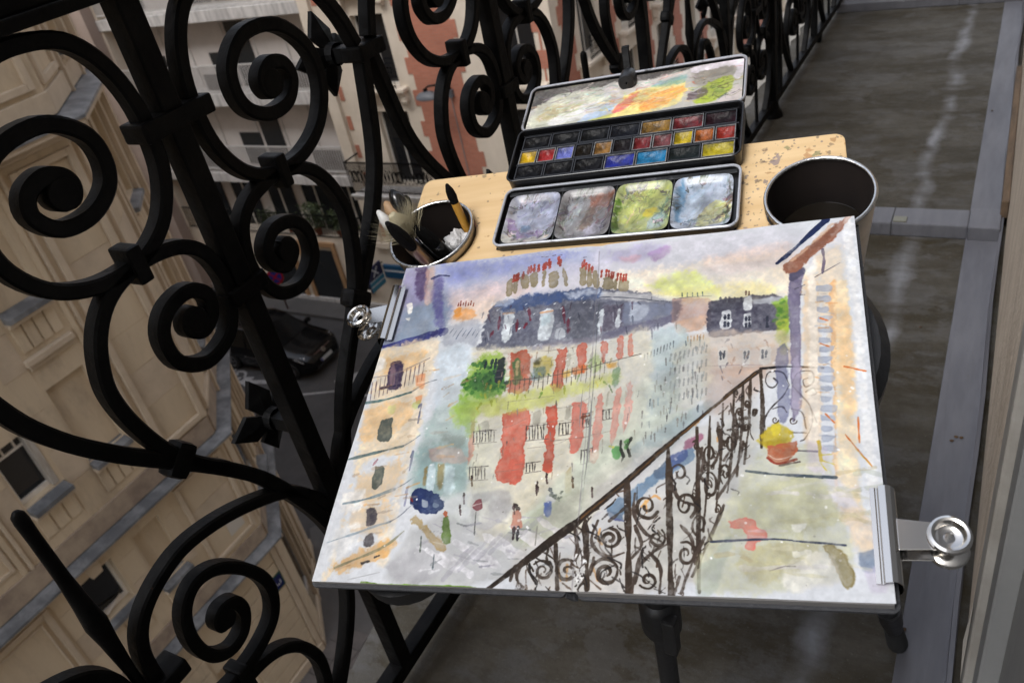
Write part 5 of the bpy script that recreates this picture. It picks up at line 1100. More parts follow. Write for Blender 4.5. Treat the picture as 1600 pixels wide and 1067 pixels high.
('W',(178,174,160),[(570,374),(582,371),(585,409),(575,413)],2.3,0.7,4.6,0.09),
('W',(178,174,160),[(692,498),(698,495),(698,532),(692,536)],2.1,0.7,4.2,0.09),
('W',(150,190,60),[(300,372),(344,354),(393,366),(418,458),(391,507),(332,533),(289,531),(291,451)],8.4,0.74,14.3,0.0),
('W',(90,150,60),[(290,446),(326,407),(381,405),(418,458),(389,497),(314,488)],6.0,0.74,14.3,0.0),
('W',(46,104,52),[(317,432),(375,419),(408,454),(367,479),(320,465)],5.9,0.7,12.7,0.0),
('D',(60,120,50),349,433,63,50,50,9.9,0.7),
('D',(40,90,44),366,424,48,46,26,8.8,0.7),
('D',(30,60,60),388,436,29,37,14,7.7,0.7),
('W',(200,206,104),[(389,497),(493,479),(612,463),(710,442),(705,476),(615,494),(485,540),(345,553),(304,532)],11.2,0.7,11.9,0.0),
('W',(170,200,70),[(267,530),(335,504),(354,553),(305,580)],11.6,0.65,12.4,0.0),
('W',(150,180,80),[(289,531),(330,525),(356,592),(335,610)],6.9,0.51,10.7,0.0),
('W',(190,170,60),[(480,394),(513,376),(536,386),(535,430),(496,443)],5.8,0.7,9.3,0.0),
('W',(70,110,140),[(483,412),(517,405),(519,441),(484,447)],4.6,0.56,6.2,0.0),
('W',(50,50,30),[(484,386),(499,379),(499,403),(484,398)],4.7,0.7,4.7,0.0),
('W',(240,180,60),[(566,428),(589,418),(589,442),(569,448)],3.4,0.74,6.0,0.0),
('W',(236,120,50),[(589,414),(625,404),(633,425),(609,441),(591,430)],3.4,0.74,6.0,0.0),
('W',(246,176,60),[(680,411),(707,407),(708,424),(685,427)],3.3,0.79,4.4,0.0),
('W',(150,180,90),[(634,393),(653,378),(674,416),(651,434)],5.6,0.56,7.4,0.0),
('W',(80,130,100),[(702,434),(717,429),(716,481),(705,484)],3.2,0.56,5.7,0.0),
('W',(56,120,70),[(421,389),(438,382),(455,441),(436,460)],3.5,0.7,6.3,0.0),
('W',(232,190,140),[(432,390),(439,388),(446,430),(435,431)],2.4,0.65,3.2,0.0),
('S',(20,40,50),[(344,383),(344,404)],8.8,5.9,0.85,0),
('S',(20,40,50),[(362,378),(362,404)],8.8,5.8,0.85,0),
('S',(20,40,50),[(373,377),(374,407)],8.7,5.8,0.85,0),
('W',(28,34,48),[(380,378),(400,375),(401,441),(384,448)],2.4,0.86,4.8,0.09),
('W',(232,232,230),[(399,366),(413,363),(418,438),(408,442)],2.4,0.7,4.8,0.0),
('S',(70,62,56),[(413,450),(415,482)],3.4,2.2,0.6,0),
('S',(70,62,56),[(426,448),(429,488)],3.3,2.2,0.6,0),
('S',(70,62,56),[(439,446),(444,494)],3.3,2.2,0.6,0),
('S',(70,62,56),[(452,444),(454,476)],3.3,2.2,0.6,0),
('S',(70,62,56),[(465,441),(468,482)],3.3,2.2,0.6,0),
('S',(70,62,56),[(478,439),(482,488)],3.3,2.2,0.6,0),
('S',(70,62,56),[(491,437),(492,470)],3.3,2.2,0.6,0),
('S',(70,62,56),[(504,435),(506,476)],3.3,2.2,0.6,0),
('S',(70,62,56),[(516,433),(520,482)],3.3,2.2,0.6,0),
('S',(70,62,56),[(529,431),(530,464)],3.3,2.2,0.6,0),
('S',(70,62,56),[(542,429),(544,470)],3.3,2.2,0.6,0),
('S',(70,62,56),[(554,422),(558,476)],3.2,2.2,0.6,0),
('S',(70,62,56),[(567,420),(568,458)],3.2,2.2,0.6,0),
('S',(70,62,56),[(579,418),(581,464)],3.2,2.2,0.6,0),
('S',(70,62,56),[(592,416),(595,470)],3.2,2.1,0.6,0),
('S',(70,62,56),[(604,414),(605,453)],3.2,2.1,0.6,0),
('S',(70,62,56),[(617,412),(619,459)],3.2,2.1,0.6,0),
('S',(70,62,56),[(629,410),(632,464)],3.2,2.1,0.6,0),
('S',(70,62,56),[(641,408),(642,447)],3.2,2.1,0.6,0),
('S',(70,62,56),[(654,406),(655,453)],3.2,2.1,0.6,0),
('S',(70,62,56),[(666,404),(668,459)],3.2,2.1,0.6,0),
('S',(70,62,56),[(678,402),(679,441)],3.2,2.1,0.6,0),
('S',(70,66,60),[(413,450),(505,442),(574,433),(657,415),(771,388)],3.0,2.7,0.7,0),
('S',(64,58,58),[(348,595),(353,629)],3.5,2.4,0.75,0),
('S',(64,58,58),[(357,600),(363,629)],3.5,2.4,0.75,0),
('S',(64,58,58),[(364,594),(372,628)],3.5,2.4,0.75,0),
('S',(64,58,58),[(373,600),(377,628)],3.5,2.4,0.75,0),
('S',(64,58,58),[(380,593),(386,627)],3.5,2.4,0.75,0),
('S',(64,58,58),[(389,599),(396,627)],3.4,2.4,0.75,0),
('S',(64,58,58),[(396,593),(400,626)],3.4,2.4,0.75,0),
('S',(64,58,58),[(405,598),(410,626)],3.4,2.4,0.75,0),
('S',(64,58,58),[(347,597),(412,594)],2.7,2.4,0.7,0),
('S',(90,84,84),[(352,633),(418,629)],2.4,2.1,0.6,0),
('S',(64,58,58),[(492,586),(497,626)],3.3,2.3,0.75,0),
('S',(64,58,58),[(500,591),(506,626)],3.3,2.3,0.75,0),
('S',(64,58,58),[(507,585),(515,626)],3.3,2.3,0.75,0),
('S',(64,58,58),[(516,590),(519,625)],3.3,2.3,0.75,0),
('S',(64,58,58),[(522,584),(528,625)],3.3,2.3,0.75,0),
('S',(64,58,58),[(531,589),(538,624)],3.3,2.3,0.75,0),
('S',(64,58,58),[(538,583),(542,624)],3.3,2.3,0.75,0),
('S',(64,58,58),[(491,588),(549,584)],2.6,2.3,0.7,0),
('S',(90,84,84),[(496,630),(555,626)],2.3,2.0,0.6,0),
('S',(64,58,58),[(579,582),(582,615)],3.3,2.3,0.75,0),
('S',(64,58,58),[(587,587),(591,614)],3.3,2.3,0.75,0),
('S',(64,58,58),[(594,581),(600,614)],3.3,2.3,0.75,0),
('S',(64,58,58),[(602,586),(604,613)],3.3,2.3,0.75,0),
('S',(64,58,58),[(578,584),(609,580)],2.5,2.3,0.7,0),
('S',(90,84,84),[(581,618),(613,614)],2.2,2.0,0.6,0),
('S',(64,58,58),[(635,555),(638,592)],3.3,2.3,0.75,0),
('S',(64,58,58),[(643,560),(647,591)],3.2,2.2,0.75,0),
('S',(64,58,58),[(650,554),(656,591)],3.2,2.2,0.75,0),
('S',(64,58,58),[(634,557),(658,552)],2.5,2.3,0.7,0),
('S',(90,84,84),[(637,595),(662,591)],2.2,2.0,0.6,0),
('S',(64,58,58),[(687,550),(688,576)],3.2,2.2,0.75,0),
('S',(64,58,58),[(695,555),(697,575)],3.2,2.2,0.75,0),
('S',(64,58,58),[(702,549),(705,575)],3.2,2.2,0.75,0),
('S',(64,58,58),[(686,552),(709,548)],2.5,2.2,0.7,0),
('S',(90,84,84),[(687,579),(712,575)],2.2,2.0,0.6,0),
('S',(64,58,58),[(360,698),(366,734)],3.3,2.3,0.75,0),
('S',(64,58,58),[(369,703),(375,733)],3.3,2.3,0.75,0),
('S',(64,58,58),[(375,697),(384,733)],3.3,2.3,0.75,0),
('S',(64,58,58),[(384,702),(388,732)],3.3,2.3,0.75,0),
('S',(64,58,58),[(391,696),(398,731)],3.3,2.3,0.75,0),
('S',(64,58,58),[(400,701),(407,731)],3.3,2.3,0.75,0),
('S',(64,58,58),[(359,700),(408,696)],2.6,2.3,0.7,0),
('S',(90,84,84),[(364,737),(415,733)],2.3,2.0,0.6,0),
('S',(64,58,58),[(642,656),(644,690)],3.1,2.2,0.75,0),
('S',(64,58,58),[(650,660),(653,690)],3.1,2.1,0.75,0),
('S',(64,58,58),[(656,655),(662,689)],3.1,2.1,0.75,0),
('S',(64,58,58),[(664,659),(665,689)],3.1,2.1,0.75,0),
('S',(64,58,58),[(641,657),(670,653)],2.4,2.2,0.7,0),
('S',(90,84,84),[(643,694),(674,689)],2.1,1.9,0.6,0),
('S',(64,58,58),[(508,691),(511,715)],3.2,2.2,0.75,0),
('S',(64,58,58),[(517,695),(520,715)],3.2,2.2,0.75,0),
('S',(64,58,58),[(523,690),(528,714)],3.2,2.2,0.75,0),
('S',(64,58,58),[(531,694),(532,713)],3.2,2.2,0.75,0),
('S',(64,58,58),[(507,692),(544,688)],2.5,2.2,0.7,0),
('S',(90,84,84),[(509,719),(548,714)],2.2,1.9,0.6,0),
('S',(120,60,40),[(630,568),(652,560)],10.1,5.0,0.8,0),
('S',(60,50,50),[(646,563),(652,585)],3.7,2.5,0.8,0),
('W',(180,150,90),[(613,715),(624,703),(631,765),(616,770)],2.9,0.65,5.2,0.0),
('S',(90,96,96),[(645,204),(647,312),(653,473),(656,621),(662,790)],2.6,2.6,0.55,0),
('S',(60,100,120),[(658,757),(659,814)],4.5,2.8,0.8,0),
('W',(206,213,196),[(638,690),(785,591),(875,559),(906,596),(737,758),(629,868),(513,916),(476,886)],12.0,0.7,10.2,0.0),
('W',(150,166,172),[(759,659),(876,577),(949,536),(928,596),(794,718)],9.6,0.6,9.0,0.0),
('W',(196,192,198),[(692,758),(806,669),(850,661),(781,742),(684,821)],5.6,0.51,7.5,0.0),
('W',(176,184,160),[(545,822),(654,757),(653,822),(557,900),(508,886)],6.6,0.56,10.1,0.0),
('W',(192,191,188),[(239,873),(314,823),(438,855),(544,916),(493,985),(306,1006),(200,986)],9.7,0.6,9.1,0.05),
('W',(188,186,190),[(193,963),(265,905),(329,888),(334,982),(239,1004)],5.9,0.51,7.9,0.09),
('W',(232,232,230),[(320,772),(421,764),(497,822),(438,855),(331,823)],10.1,0.47,8.1,0.0),
('S',(232,230,232),[(293,918),(380,966)],15.2,19.8,0.85,0),
('S',(232,230,232),[(332,926),(417,974)],14.9,19.5,0.85,0),
('S',(232,230,232),[(362,897),(447,945)],15.0,19.6,0.85,0),
('S',(232,230,232),[(401,906),(483,954)],14.7,19.3,0.85,0),
('S',(232,230,232),[(431,877),(513,926)],14.8,19.4,0.85,0),
('S',(232,230,232),[(468,886),(548,934)],14.6,19.1,0.85,0),
('S',(232,230,232),[(498,857),(578,906)],14.6,19.1,0.85,0),
('S',(232,230,232),[(534,866),(612,914)],14.4,18.9,0.85,0),
('S',(232,230,232),[(565,838),(642,887)],14.5,18.9,0.85,0),
('S',(172,170,178),[(352,989),(408,911)],13.8,9.2,0.4,0),
('S',(172,170,178),[(386,967),(441,894)],13.7,9.2,0.4,0),
('S',(172,170,178),[(420,945),(473,878)],13.7,9.1,0.4,0),
('S',(172,170,178),[(454,922),(505,862)],13.7,9.1,0.4,0),
('S',(172,170,178),[(488,900),(537,846)],13.7,9.1,0.4,0),
('S',(172,170,178),[(522,878),(570,830)],13.7,9.1,0.4,0),
('W',(162,162,172),[(380,772),(471,764),(484,822),(439,863),(395,847)],5.0,0.47,6.7,0.09),
('W',(226,224,216),[(404,797),(426,792),(435,839),(412,842)],3.0,0.65,4.0,0.0),
('W',(124,40,54),[(395,789),(408,786),(414,809),(401,816),(389,806)],1.5,0.84,2.7,0.17),
('S',(236,226,222),[(388,804),(410,797)],2.4,1.8,0.7,0),
('S',(60,60,60),[(400,819),(407,879)],2.9,2.4,0.8,0),
('W',(44,62,110),[(218,767),(239,757),(305,785),(312,814),(291,828),(247,819),(220,799)],1.7,0.88,5.7,0.14),
('W',(180,186,190),[(250,789),(266,795),(269,809),(254,806)],1.1,0.74,2.1,0.0),
('W',(150,164,180),[(283,795),(299,802),(294,811),(283,807)],1.0,0.74,2.1,0.0),
('S',(130,44,50),[(217,785),(224,794)],6.5,5.2,0.8,0),
('W',(180,150,90),[(232,843),(252,840),(331,898),(343,914),(318,914)],3.0,0.6,6.7,0.17),
('S',(70,84,70),[(270,886),(276,924)],4.8,3.6,0.85,0),
('S',(70,84,90),[(315,930),(319,964)],3.5,3.5,0.7,0),
('S',(226,100,50),[(319,821),(325,834)],9.9,8.6,0.9,0),
('W',(110,136,70),[(317,836),(330,833),(347,880),(348,901),(332,901),(321,869)],2.0,0.82,4.0,0.14),
('S',(56,46,46),[(497,802),(505,812)],9.4,10.6,0.9,0),
('W',(190,130,112),[(493,819),(512,817),(522,857),(499,861)],1.9,0.74,3.9,0.09),
('S',(60,44,50),[(504,857),(506,886)],8.0,5.7,0.85,0),
('S',(46,40,50),[(514,857),(517,889)],8.0,5.7,0.85,0),
('S',(60,70,80),[(577,760),(585,773)],9.4,7.0,0.8,0),
('W',(216,216,220),[(570,776),(592,773),(595,796),(573,799)],1.9,0.65,2.6,0.0),
('W',(80,104,176),[(569,796),(588,793),(590,828),(575,831)],1.9,0.74,3.8,0.09),
('D',(90,100,90),595,781,15,13,12,5.5,0.6),
('W',(70,150,70),[(721,658),(737,651),(745,667),(737,685),(725,682)],2.4,0.74,3.9,0.0),
('S',(220,220,70),[(712,651),(722,654)],5.9,4.7,0.8,0),
('S',(36,38,34),[(739,638),(741,658),(749,679)],7.0,7.0,0.9,0),
('S',(50,50,46),[(749,679),(745,692)],5.8,3.5,0.8,0),
('S',(36,38,34),[(764,632),(756,652),(764,679)],8.2,7.0,0.9,0),
('W',(80,150,70),[(746,641),(758,635),(759,659),(751,662)],2.0,0.65,3.9,0.0),
('S',(110,110,100),[(561,854),(563,900)],3.4,2.8,0.75,0),
('W',(214,208,200),[(670,898),(800,806),(967,760),(981,820),(919,984),(571,996)],10.8,0.56,10.3,0.0),
('W',(202,204,194),[(908,663),(1050,568),(1055,730),(955,865),(892,965),(811,967)],10.8,0.47,10.4,0.0),
('W',(60,110,160),[(719,806),(775,766),(880,682),(908,663),(916,696),(854,735),(778,798),(756,834),(728,821)],2.3,0.79,7.3,0.09),
('W',(28,54,140),[(858,685),(894,669),(898,689),(867,719)],1.8,0.84,3.7,0.0),
('W',(40,70,110),[(824,719),(859,695),(860,727),(828,743)],2.3,0.79,4.9,0.0),
('W',(140,40,90),[(887,646),(929,627),(928,650),(894,666)],2.3,0.74,5.0,0.0),
('W',(70,100,140),[(722,814),(750,821),(759,840),(729,831)],1.8,0.74,4.8,0.0),
('S',(60,80,160),[(732,834),(762,840)],6.5,4.3,0.85,0),
('S',(226,150,60),[(800,806),(827,782),(842,790)],6.5,4.3,0.75,0),
('S',(226,150,60),[(813,821),(808,793)],6.4,4.3,0.75,0),
('S',(226,150,60),[(710,860),(708,883),(718,897)],6.4,4.3,0.75,0),
('S',(226,150,60),[(644,943),(646,980)],6.3,4.2,0.75,0),
('S',(226,150,60),[(914,604),(929,579)],6.9,4.6,0.75,0),
('S',(226,150,60),[(965,648),(970,618)],6.7,4.4,0.75,0),
('S',(226,150,60),[(703,949),(717,977)],6.2,4.1,0.75,0),
('S',(226,150,60),[(624,951),(634,980)],6.3,4.2,0.75,0),
('W',(206,200,180),[(289,366),(767,323),(869,411),(805,660),(653,822),(408,871)],18.2,0.14,16.6,0.0),
('W',(186,196,184),[(248,529),(378,535),(432,822),(297,823)],19.0,0.19,17.4,0.0),
('W',(196,202,196),[(772,404),(930,378),(949,563),(792,693)],15.1,0.2,13.4,0.0),
('W',(196,176,150),[(929,338),(1126,356),(1123,449),(1007,566),(935,562)],14.8,0.19,13.1,0.0),
('W',(196,190,180),[(576,822),(732,692),(878,629),(993,565),(1050,533),(1034,761),(906,991),(526,998)],11.4,0.39,12.1,0.0),
('S',(96,92,92),[(445,629),(447,641)],4.5,1.5,0.5827490056836997,0),
('S',(150,140,126),[(622,530),(625,540)],4.9,1.5,0.44986689146043857,0),
('S',(150,140,126),[(438,653),(442,669)],5.1,1.5,0.5697455134709465,0),
('S',(96,92,92),[(562,515),(565,535)],4.1,1.6,0.6282687479924882,0),
('S',(120,116,110),[(371,661),(373,683)],3.4,1.6,0.4932010062408471,0),
('S',(150,140,126),[(530,537),(533,553)],4.6,1.6,0.32611816803433574,0),
('S',(140,150,150),[(462,620),(467,630)],3.7,1.5,0.49562990732085954,0),
('S',(150,140,126),[(547,477),(552,494)],3.2,1.6,0.45796256978440053,0),
('S',(170,150,130),[(578,717),(579,737)],2.3,1.4,0.5505992874315991,0),
('S',(120,116,110),[(855,297),(856,319)],2.7,1.6,0.5131154869610399,0),
('S',(150,140,126),[(650,570),(653,589)],4.5,1.5,0.4163323687114916,0),
('S',(150,140,126),[(764,661),(762,671)],4.1,1.4,0.5719565056268152,0),
('S',(140,150,150),[(557,608),(563,631)],3.2,1.5,0.6461883701911582,0),
('S',(96,92,92),[(854,526),(855,540)],2.5,1.4,0.6066506116543353,0),
('S',(170,150,130),[(401,384),(407,403)],5.2,1.7,0.31826076990855867,0),
('S',(170,150,130),[(471,468),(472,484)],5.0,1.6,0.5259024159215452,0),
('S',(170,150,130),[(398,420),(397,432)],4.5,1.7,0.6190058142320288,0),
('S',(96,92,92),[(624,694),(628,715)],3.6,1.4,0.4491288734194672,0),
('S',(96,92,92),[(671,649),(671,666)],2.2,1.4,0.5522686269401144,0),
('S',(120,116,110),[(532,391),(532,406)],3.0,1.7,0.6344864830711414,0),
('S',(150,140,126),[(582,604),(581,614)],2.2,1.5,0.308860951100349,0),
('S',(120,116,110),[(569,392),(572,405)],3.9,1.6,0.41349690883382,0),
('S',(150,140,126),[(599,421),(600,444)],2.7,1.6,0.5604694142379806,0),
('S',(140,150,150),[(752,547),(756,567)],4.2,1.5,0.302737995502925,0),
('S',(140,150,150),[(574,359),(575,381)],3.0,1.7,0.5438565821335866,0),
('S',(170,150,130),[(488,361),(488,384)],5.6,1.7,0.5861607721156807,0),
('S',(140,150,150),[(773,501),(771,519)],3.4,1.5,0.5571004149569057,0),
('S',(140,150,150),[(852,420),(853,439)],2.1,1.5,0.5851409119666345,0),
('S',(96,92,92),[(858,437),(860,453)],4.6,1.5,0.528099528891341,0),
('S',(170,150,130),[(693,631),(695,653)],3.8,1.4,0.5469776112953041,0),
('S',(170,150,130),[(600,537),(599,546)],4.1,1.5,0.31471399729303956,0),
('S',(170,150,130),[(499,582),(503,598)],2.7,1.6,0.4348924485193536,0),
('S',(120,116,110),[(614,580),(612,591)],3.1,1.5,0.5116068382685641,0),
('S',(140,150,150),[(458,534),(463,557)],4.3,1.6,0.5390413607788631,0),
('S',(170,150,130),[(502,703),(503,717)],3.5,1.5,0.548982467101686,0),
('S',(150,140,126),[(819,367),(819,383)],2.4,1.6,0.49363529429854075,0),
('S',(170,150,130),[(370,487),(375,505)],2.5,1.7,0.6346005846429968,0),
('S',(96,92,92),[(712,399),(713,418)],2.6,1.6,0.3286984230051448,0),
('S',(150,140,126),[(357,575),(364,593)],2.8,1.6,0.5408576417497833,0),
('S',(170,150,130),[(717,379),(718,396)],4.0,1.6,0.39821960206595663,0),
('S',(96,92,92),[(430,512),(432,537)],2.8,1.6,0.42270962024965586,0),
('S',(96,92,92),[(696,653),(695,669)],1.9,1.4,0.5127517126830862,0),
('S',(120,116,110),[(712,413),(716,425)],5.1,1.6,0.3666059539387863,0),
('S',(150,140,126),[(518,340),(519,364)],5.1,1.7,0.4852954387238515,0),
('S',(170,150,130),[(344,443),(349,457)],4.2,1.7,0.5883248276652633,0),
('S',(120,116,110),[(659,510),(661,521)],3.3,1.5,0.5914507855581086,0),
('S',(150,140,126),[(869,548),(867,568)],3.6,1.4,0.5170987931787059,0),
('S',(96,92,92),[(613,642),(612,653)],2.7,1.5,0.5239903715959722,0),
('S',(120,116,110),[(368,686),(368,696)],4.6,1.5,0.4260668307129336,0),
('S',(140,150,150),[(517,408),(520,430)],4.3,1.7,0.35536549248809984,0),
('S',(140,150,150),[(428,721),(428,732)],2.5,1.5,0.6339021383494363,0),
('S',(150,140,126),[(565,468),(565,478)],3.2,1.6,0.48639260323011424,0),
('S',(96,92,92),[(670,392),(672,405)],4.8,1.6,0.582358742181875,0),
('S',(150,140,126),[(829,562),(831,580)],3.6,1.4,0.5112571739998845,0),
('S',(150,140,126),[(390,488),(397,513)],4.8,1.7,0.30393586098866254,0),
('S',(140,150,150),[(542,584),(541,599)],4.3,1.5,0.3638156006170771,0),
('S',(170,150,130),[(859,492),(859,515)],3.5,1.5,0.5714524262211822,0),
('S',(96,92,92),[(752,647),(755,659)],3.5,1.4,0.42316152929474377,0),
('S',(140,150,150),[(717,647),(716,656)],3.0,1.4,0.5031506979041569,0),
('S',(150,140,126),[(367,632),(371,645)],3.7,1.6,0.42963035004791816,0),
('S',(150,140,126),[(864,413),(863,429)],3.9,1.5,0.5698071820523245,0),
('S',(96,92,92),[(751,564),(750,585)],2.5,1.5,0.4670202306875623,0),
('S',(150,140,126),[(389,701),(389,722)],3.8,1.5,0.5809633139943303,0),
('S',(150,140,126),[(746,594),(746,609)],1.8,1.4,0.5325209178277805,0),
('S',(170,150,130),[(661,551),(661,564)],4.2,1.5,0.5843319748922693,0),
('S',(96,92,92),[(585,354),(589,367)],3.2,1.7,0.42400853698185204,0),
('S',(120,116,110),[(646,505),(651,526)],3.1,1.5,0.3876375087126336,0),
('S',(150,140,126),[(770,612),(772,626)],4.3,1.4,0.5610959560259566,0),
('S',(96,92,92),[(456,403),(456,423)],4.4,1.7,0.4798860488268516,0),
('S',(170,150,130),[(434,661),(435,680)],3.0,1.5,0.5272413557984412,0),
('S',(130,122,116),[(427,450),(498,444),(549,437)],2.2,1.7,0.35,0.2),
('S',(130,122,116),[(536,539),(603,533),(648,509)],2.1,1.6,0.35,0.2),
('S',(130,122,116),[(498,359),(569,354),(690,342)],2.2,1.7,0.35,0.2),
('S',(130,122,116),[(472,585),(539,579),(682,569)],2.0,1.5,0.35,0.2),
('S',(130,122,116),[(533,636),(598,629),(671,616)],2.0,1.5,0.35,0.2),
('S',(130,122,116),[(565,631),(630,625),(711,610)],2.0,1.5,0.35,0.2),
('S',(130,122,116),[(432,714),(497,706),(530,687)],2.0,1.5,0.35,0.2),
('S',(130,122,116),[(455,460),(525,455),(628,440)],2.2,1.6,0.35,0.2),
('S',(130,122,116),[(370,593),(439,587),(490,564)],2.1,1.6,0.35,0.2),
('S',(130,122,116),[(426,513),(495,507),(555,500)],2.1,1.6,0.35,0.2),
('S',(130,122,116),[(370,436),(442,430),(553,411)],2.2,1.7,0.35,0.2),
('S',(130,122,116),[(377,415),(449,410),(551,405)],2.3,1.7,0.35,0.2),
('S',(130,122,116),[(479,695),(544,688),(597,668)],2.0,1.5,0.35,0.2),
('S',(130,122,116),[(469,393),(540,388),(602,371)],2.2,1.7,0.35,0.2),
('S',(130,122,116),[(347,463),(420,457),(524,438)],2.2,1.7,0.35,0.2),
('S',(130,122,116),[(504,651),(569,644),(601,631)],2.0,1.5,0.35,0.2),
('S',(146,140,132),[(834,600),(836,616)],4.3,2.3,0.3162432135046067,0),
('S',(100,96,98),[(846,570),(846,592)],3.1,2.4,0.6376461788260808,0),
('S',(150,166,170),[(900,522),(902,537)],3.8,2.4,0.4718429962515369,0),
('S',(146,140,132),[(826,605),(826,619)],3.1,2.3,0.41368615096221484,0),
('S',(120,116,112),[(903,529),(903,545)],3.6,2.4,0.5370143127061717,0),
('S',(100,96,98),[(915,348),(915,361)],5.7,2.5,0.3762864473815477,0),
('S',(96,112,122),[(916,516),(916,531)],3.7,2.4,0.3652904858413919,0),
('S',(120,116,112),[(918,442),(918,456)],3.5,2.4,0.6372965068959162,0),
('S',(100,96,98),[(787,591),(787,605)],5.0,2.4,0.3664311122002904,0),
('S',(120,116,112),[(890,569),(892,586)],3.7,2.3,0.6119993386114493,0),
('S',(96,112,122),[(906,377),(908,392)],5.7,2.5,0.4146747488227156,0),
('S',(120,116,112),[(844,610),(845,621)],4.2,2.3,0.6206901076693602,0),
('S',(120,116,112),[(820,624),(822,645)],5.0,2.3,0.5881826336081477,0),
('S',(150,166,170),[(929,455),(928,468)],5.2,2.4,0.4332692662806321,0),
('S',(150,166,170),[(923,523),(923,536)],3.0,2.4,0.3323868711149812,0),
('S',(96,112,122),[(853,556),(852,571)],3.4,2.4,0.5040181570017739,0),
('S',(146,140,132),[(883,567),(883,582)],4.6,2.3,0.3405502185057218,0),
('S',(146,140,132),[(836,549),(837,571)],5.1,2.4,0.3928094580483938,0),
('S',(146,140,132),[(834,509),(834,522)],3.3,2.4,0.578039341972798,0),
('S',(96,112,122),[(812,624),(812,638)],3.4,2.3,0.3088680398819396,0),
('S',(150,166,170),[(900,387),(901,402)],3.5,2.5,0.4128737074701174,0),
('S',(120,116,112),[(890,500),(890,523)],3.7,2.4,0.38846829581419245,0),
('S',(146,140,132),[(812,486),(814,507)],3.7,2.5,0.41241845622425705,0),
('S',(120,116,112),[(826,489),(828,501)],5.4,2.5,0.6214270946564937,0),
('S',(120,116,112),[(853,539),(853,558)],5.3,2.4,0.6081297221278037,0),
('S',(150,166,170),[(916,357),(916,381)],3.6,2.5,0.49207623391072886,0),
('S',(96,112,122),[(804,590),(806,607)],4.7,2.4,0.30066708863148567,0),
('S',(100,96,98),[(918,550),(917,565)],5.2,2.3,0.6022116388339125,0),
('S',(146,140,132),[(900,467),(899,481)],4.9,2.4,0.3787353225472644,0),
('S',(120,116,112),[(798,618),(800,636)],4.2,2.3,0.5691780524206014,0),
('S',(146,140,132),[(843,556),(844,568)],3.2,2.4,0.3707561381978553,0),
('S',(146,140,132),[(815,471),(816,486)],4.5,2.5,0.3978405492006404,0),
('S',(146,140,132),[(811,530),(813,551)],4.3,2.4,0.5633822648256157,0),
('S',(146,140,132),[(881,581),(880,593)],4.2,2.3,0.6358659302207292,0),
('S',(120,116,112),[(812,618),(813,638)],3.9,2.3,0.48725992176410554,0),
('S',(150,166,170),[(815,450),(817,470)],3.4,2.5,0.40258542632390315,0),
('S',(150,166,170),[(925,383),(925,394)],5.1,2.5,0.4771845276621104,0),
('S',(100,96,98),[(903,501),(904,525)],5.0,2.4,0.4388460862736885,0),
('S',(120,116,112),[(871,403),(870,418)],4.1,2.5,0.36892454484202947,0),
('S',(100,96,98),[(887,593),(887,610)],4.9,2.3,0.3208857304223895,0),
('S',(146,140,132),[(834,470),(835,488)],3.7,2.5,0.3561841989671838,0),
('S',(96,112,122),[(919,547),(919,568)],3.4,2.3,0.569820906619982,0),
('S',(150,166,170),[(808,537),(809,560)],5.1,2.4,0.46834561295196564,0),
('S',(120,116,112),[(912,488),(913,504)],3.7,2.4,0.5749693744977088,0),
('S',(150,166,170),[(927,367),(927,387)],3.6,2.5,0.580829363219316,0),
('S',(120,116,112),[(834,405),(836,428)],3.4,2.5,0.6431319886286331,0),
('S',(146,140,132),[(794,632),(796,652)],4.0,2.3,0.3294310959738307,0),
('S',(150,166,170),[(890,450),(891,463)],4.3,2.5,0.3310678952314197,0),
('S',(100,96,98),[(908,455),(909,476)],4.9,2.4,0.6094179724625455,0),
('S',(96,112,122),[(901,447),(903,468)],4.5,2.4,0.384471855426542,0),
('S',(150,166,170),[(822,526),(823,546)],5.3,2.4,0.5721792191427406,0),
('S',(120,116,112),[(836,461),(837,483)],3.8,2.5,0.5884759738973981,0),
('S',(96,112,122),[(880,359),(882,372)],3.5,2.6,0.47429344006928686,0),
('S',(100,96,98),[(878,435),(878,449)],3.7,2.5,0.5738560177182774,0),
('S',(96,112,122),[(803,528),(803,547)],4.3,2.4,0.6382077912332147,0),
('S',(150,166,170),[(859,487),(860,500)],5.0,2.4,0.43970682830688856,0),
('S',(100,96,98),[(930,565),(930,585)],3.4,2.3,0.5862180886576853,0),
('S',(120,116,112),[(786,561),(786,579)],4.4,2.4,0.5574510803013665,0),
('S',(146,140,132),[(871,585),(873,606)],5.0,2.3,0.607035168974408,0),
('S',(120,116,112),[(892,355),(894,378)],4.3,2.5,0.3215687210175198,0),
('S',(120,116,124),[(987,362),(978,373)],7.2,2.5,0.41621175329767407,0),
('S',(176,146,126),[(1075,378),(1080,393)],4.1,2.4,0.3952377259134957,0),
('S',(210,200,190),[(970,364),(978,377)],6.7,2.5,0.45348407741282803,0),
('S',(120,116,124),[(967,442),(973,461)],4.1,2.4,0.5082190825898898,0),
('S',(176,146,126),[(1001,425),(993,443)],6.1,2.4,0.40205334851992314,0),
('S',(150,110,90),[(1034,410),(1028,420)],5.7,2.4,0.49204406975582893,0),
('S',(210,200,190),[(1108,392),(1099,410)],6.9,2.4,0.32152683543528254,0),
('S',(120,116,124),[(971,471),(974,484)],3.9,2.4,0.5765460371343198,0),
('S',(176,146,126),[(1053,393),(1059,402)],6.6,2.4,0.33908522720890283,0),
('S',(176,146,126),[(1001,418),(997,427)],3.9,2.4,0.5458257092537709,0),
('S',(176,146,126),[(972,473),(978,478)],6.2,2.4,0.3737159606709407,0),
('S',(96,90,96),[(985,433),(980,446)],4.4,2.4,0.4653105899891446,0),
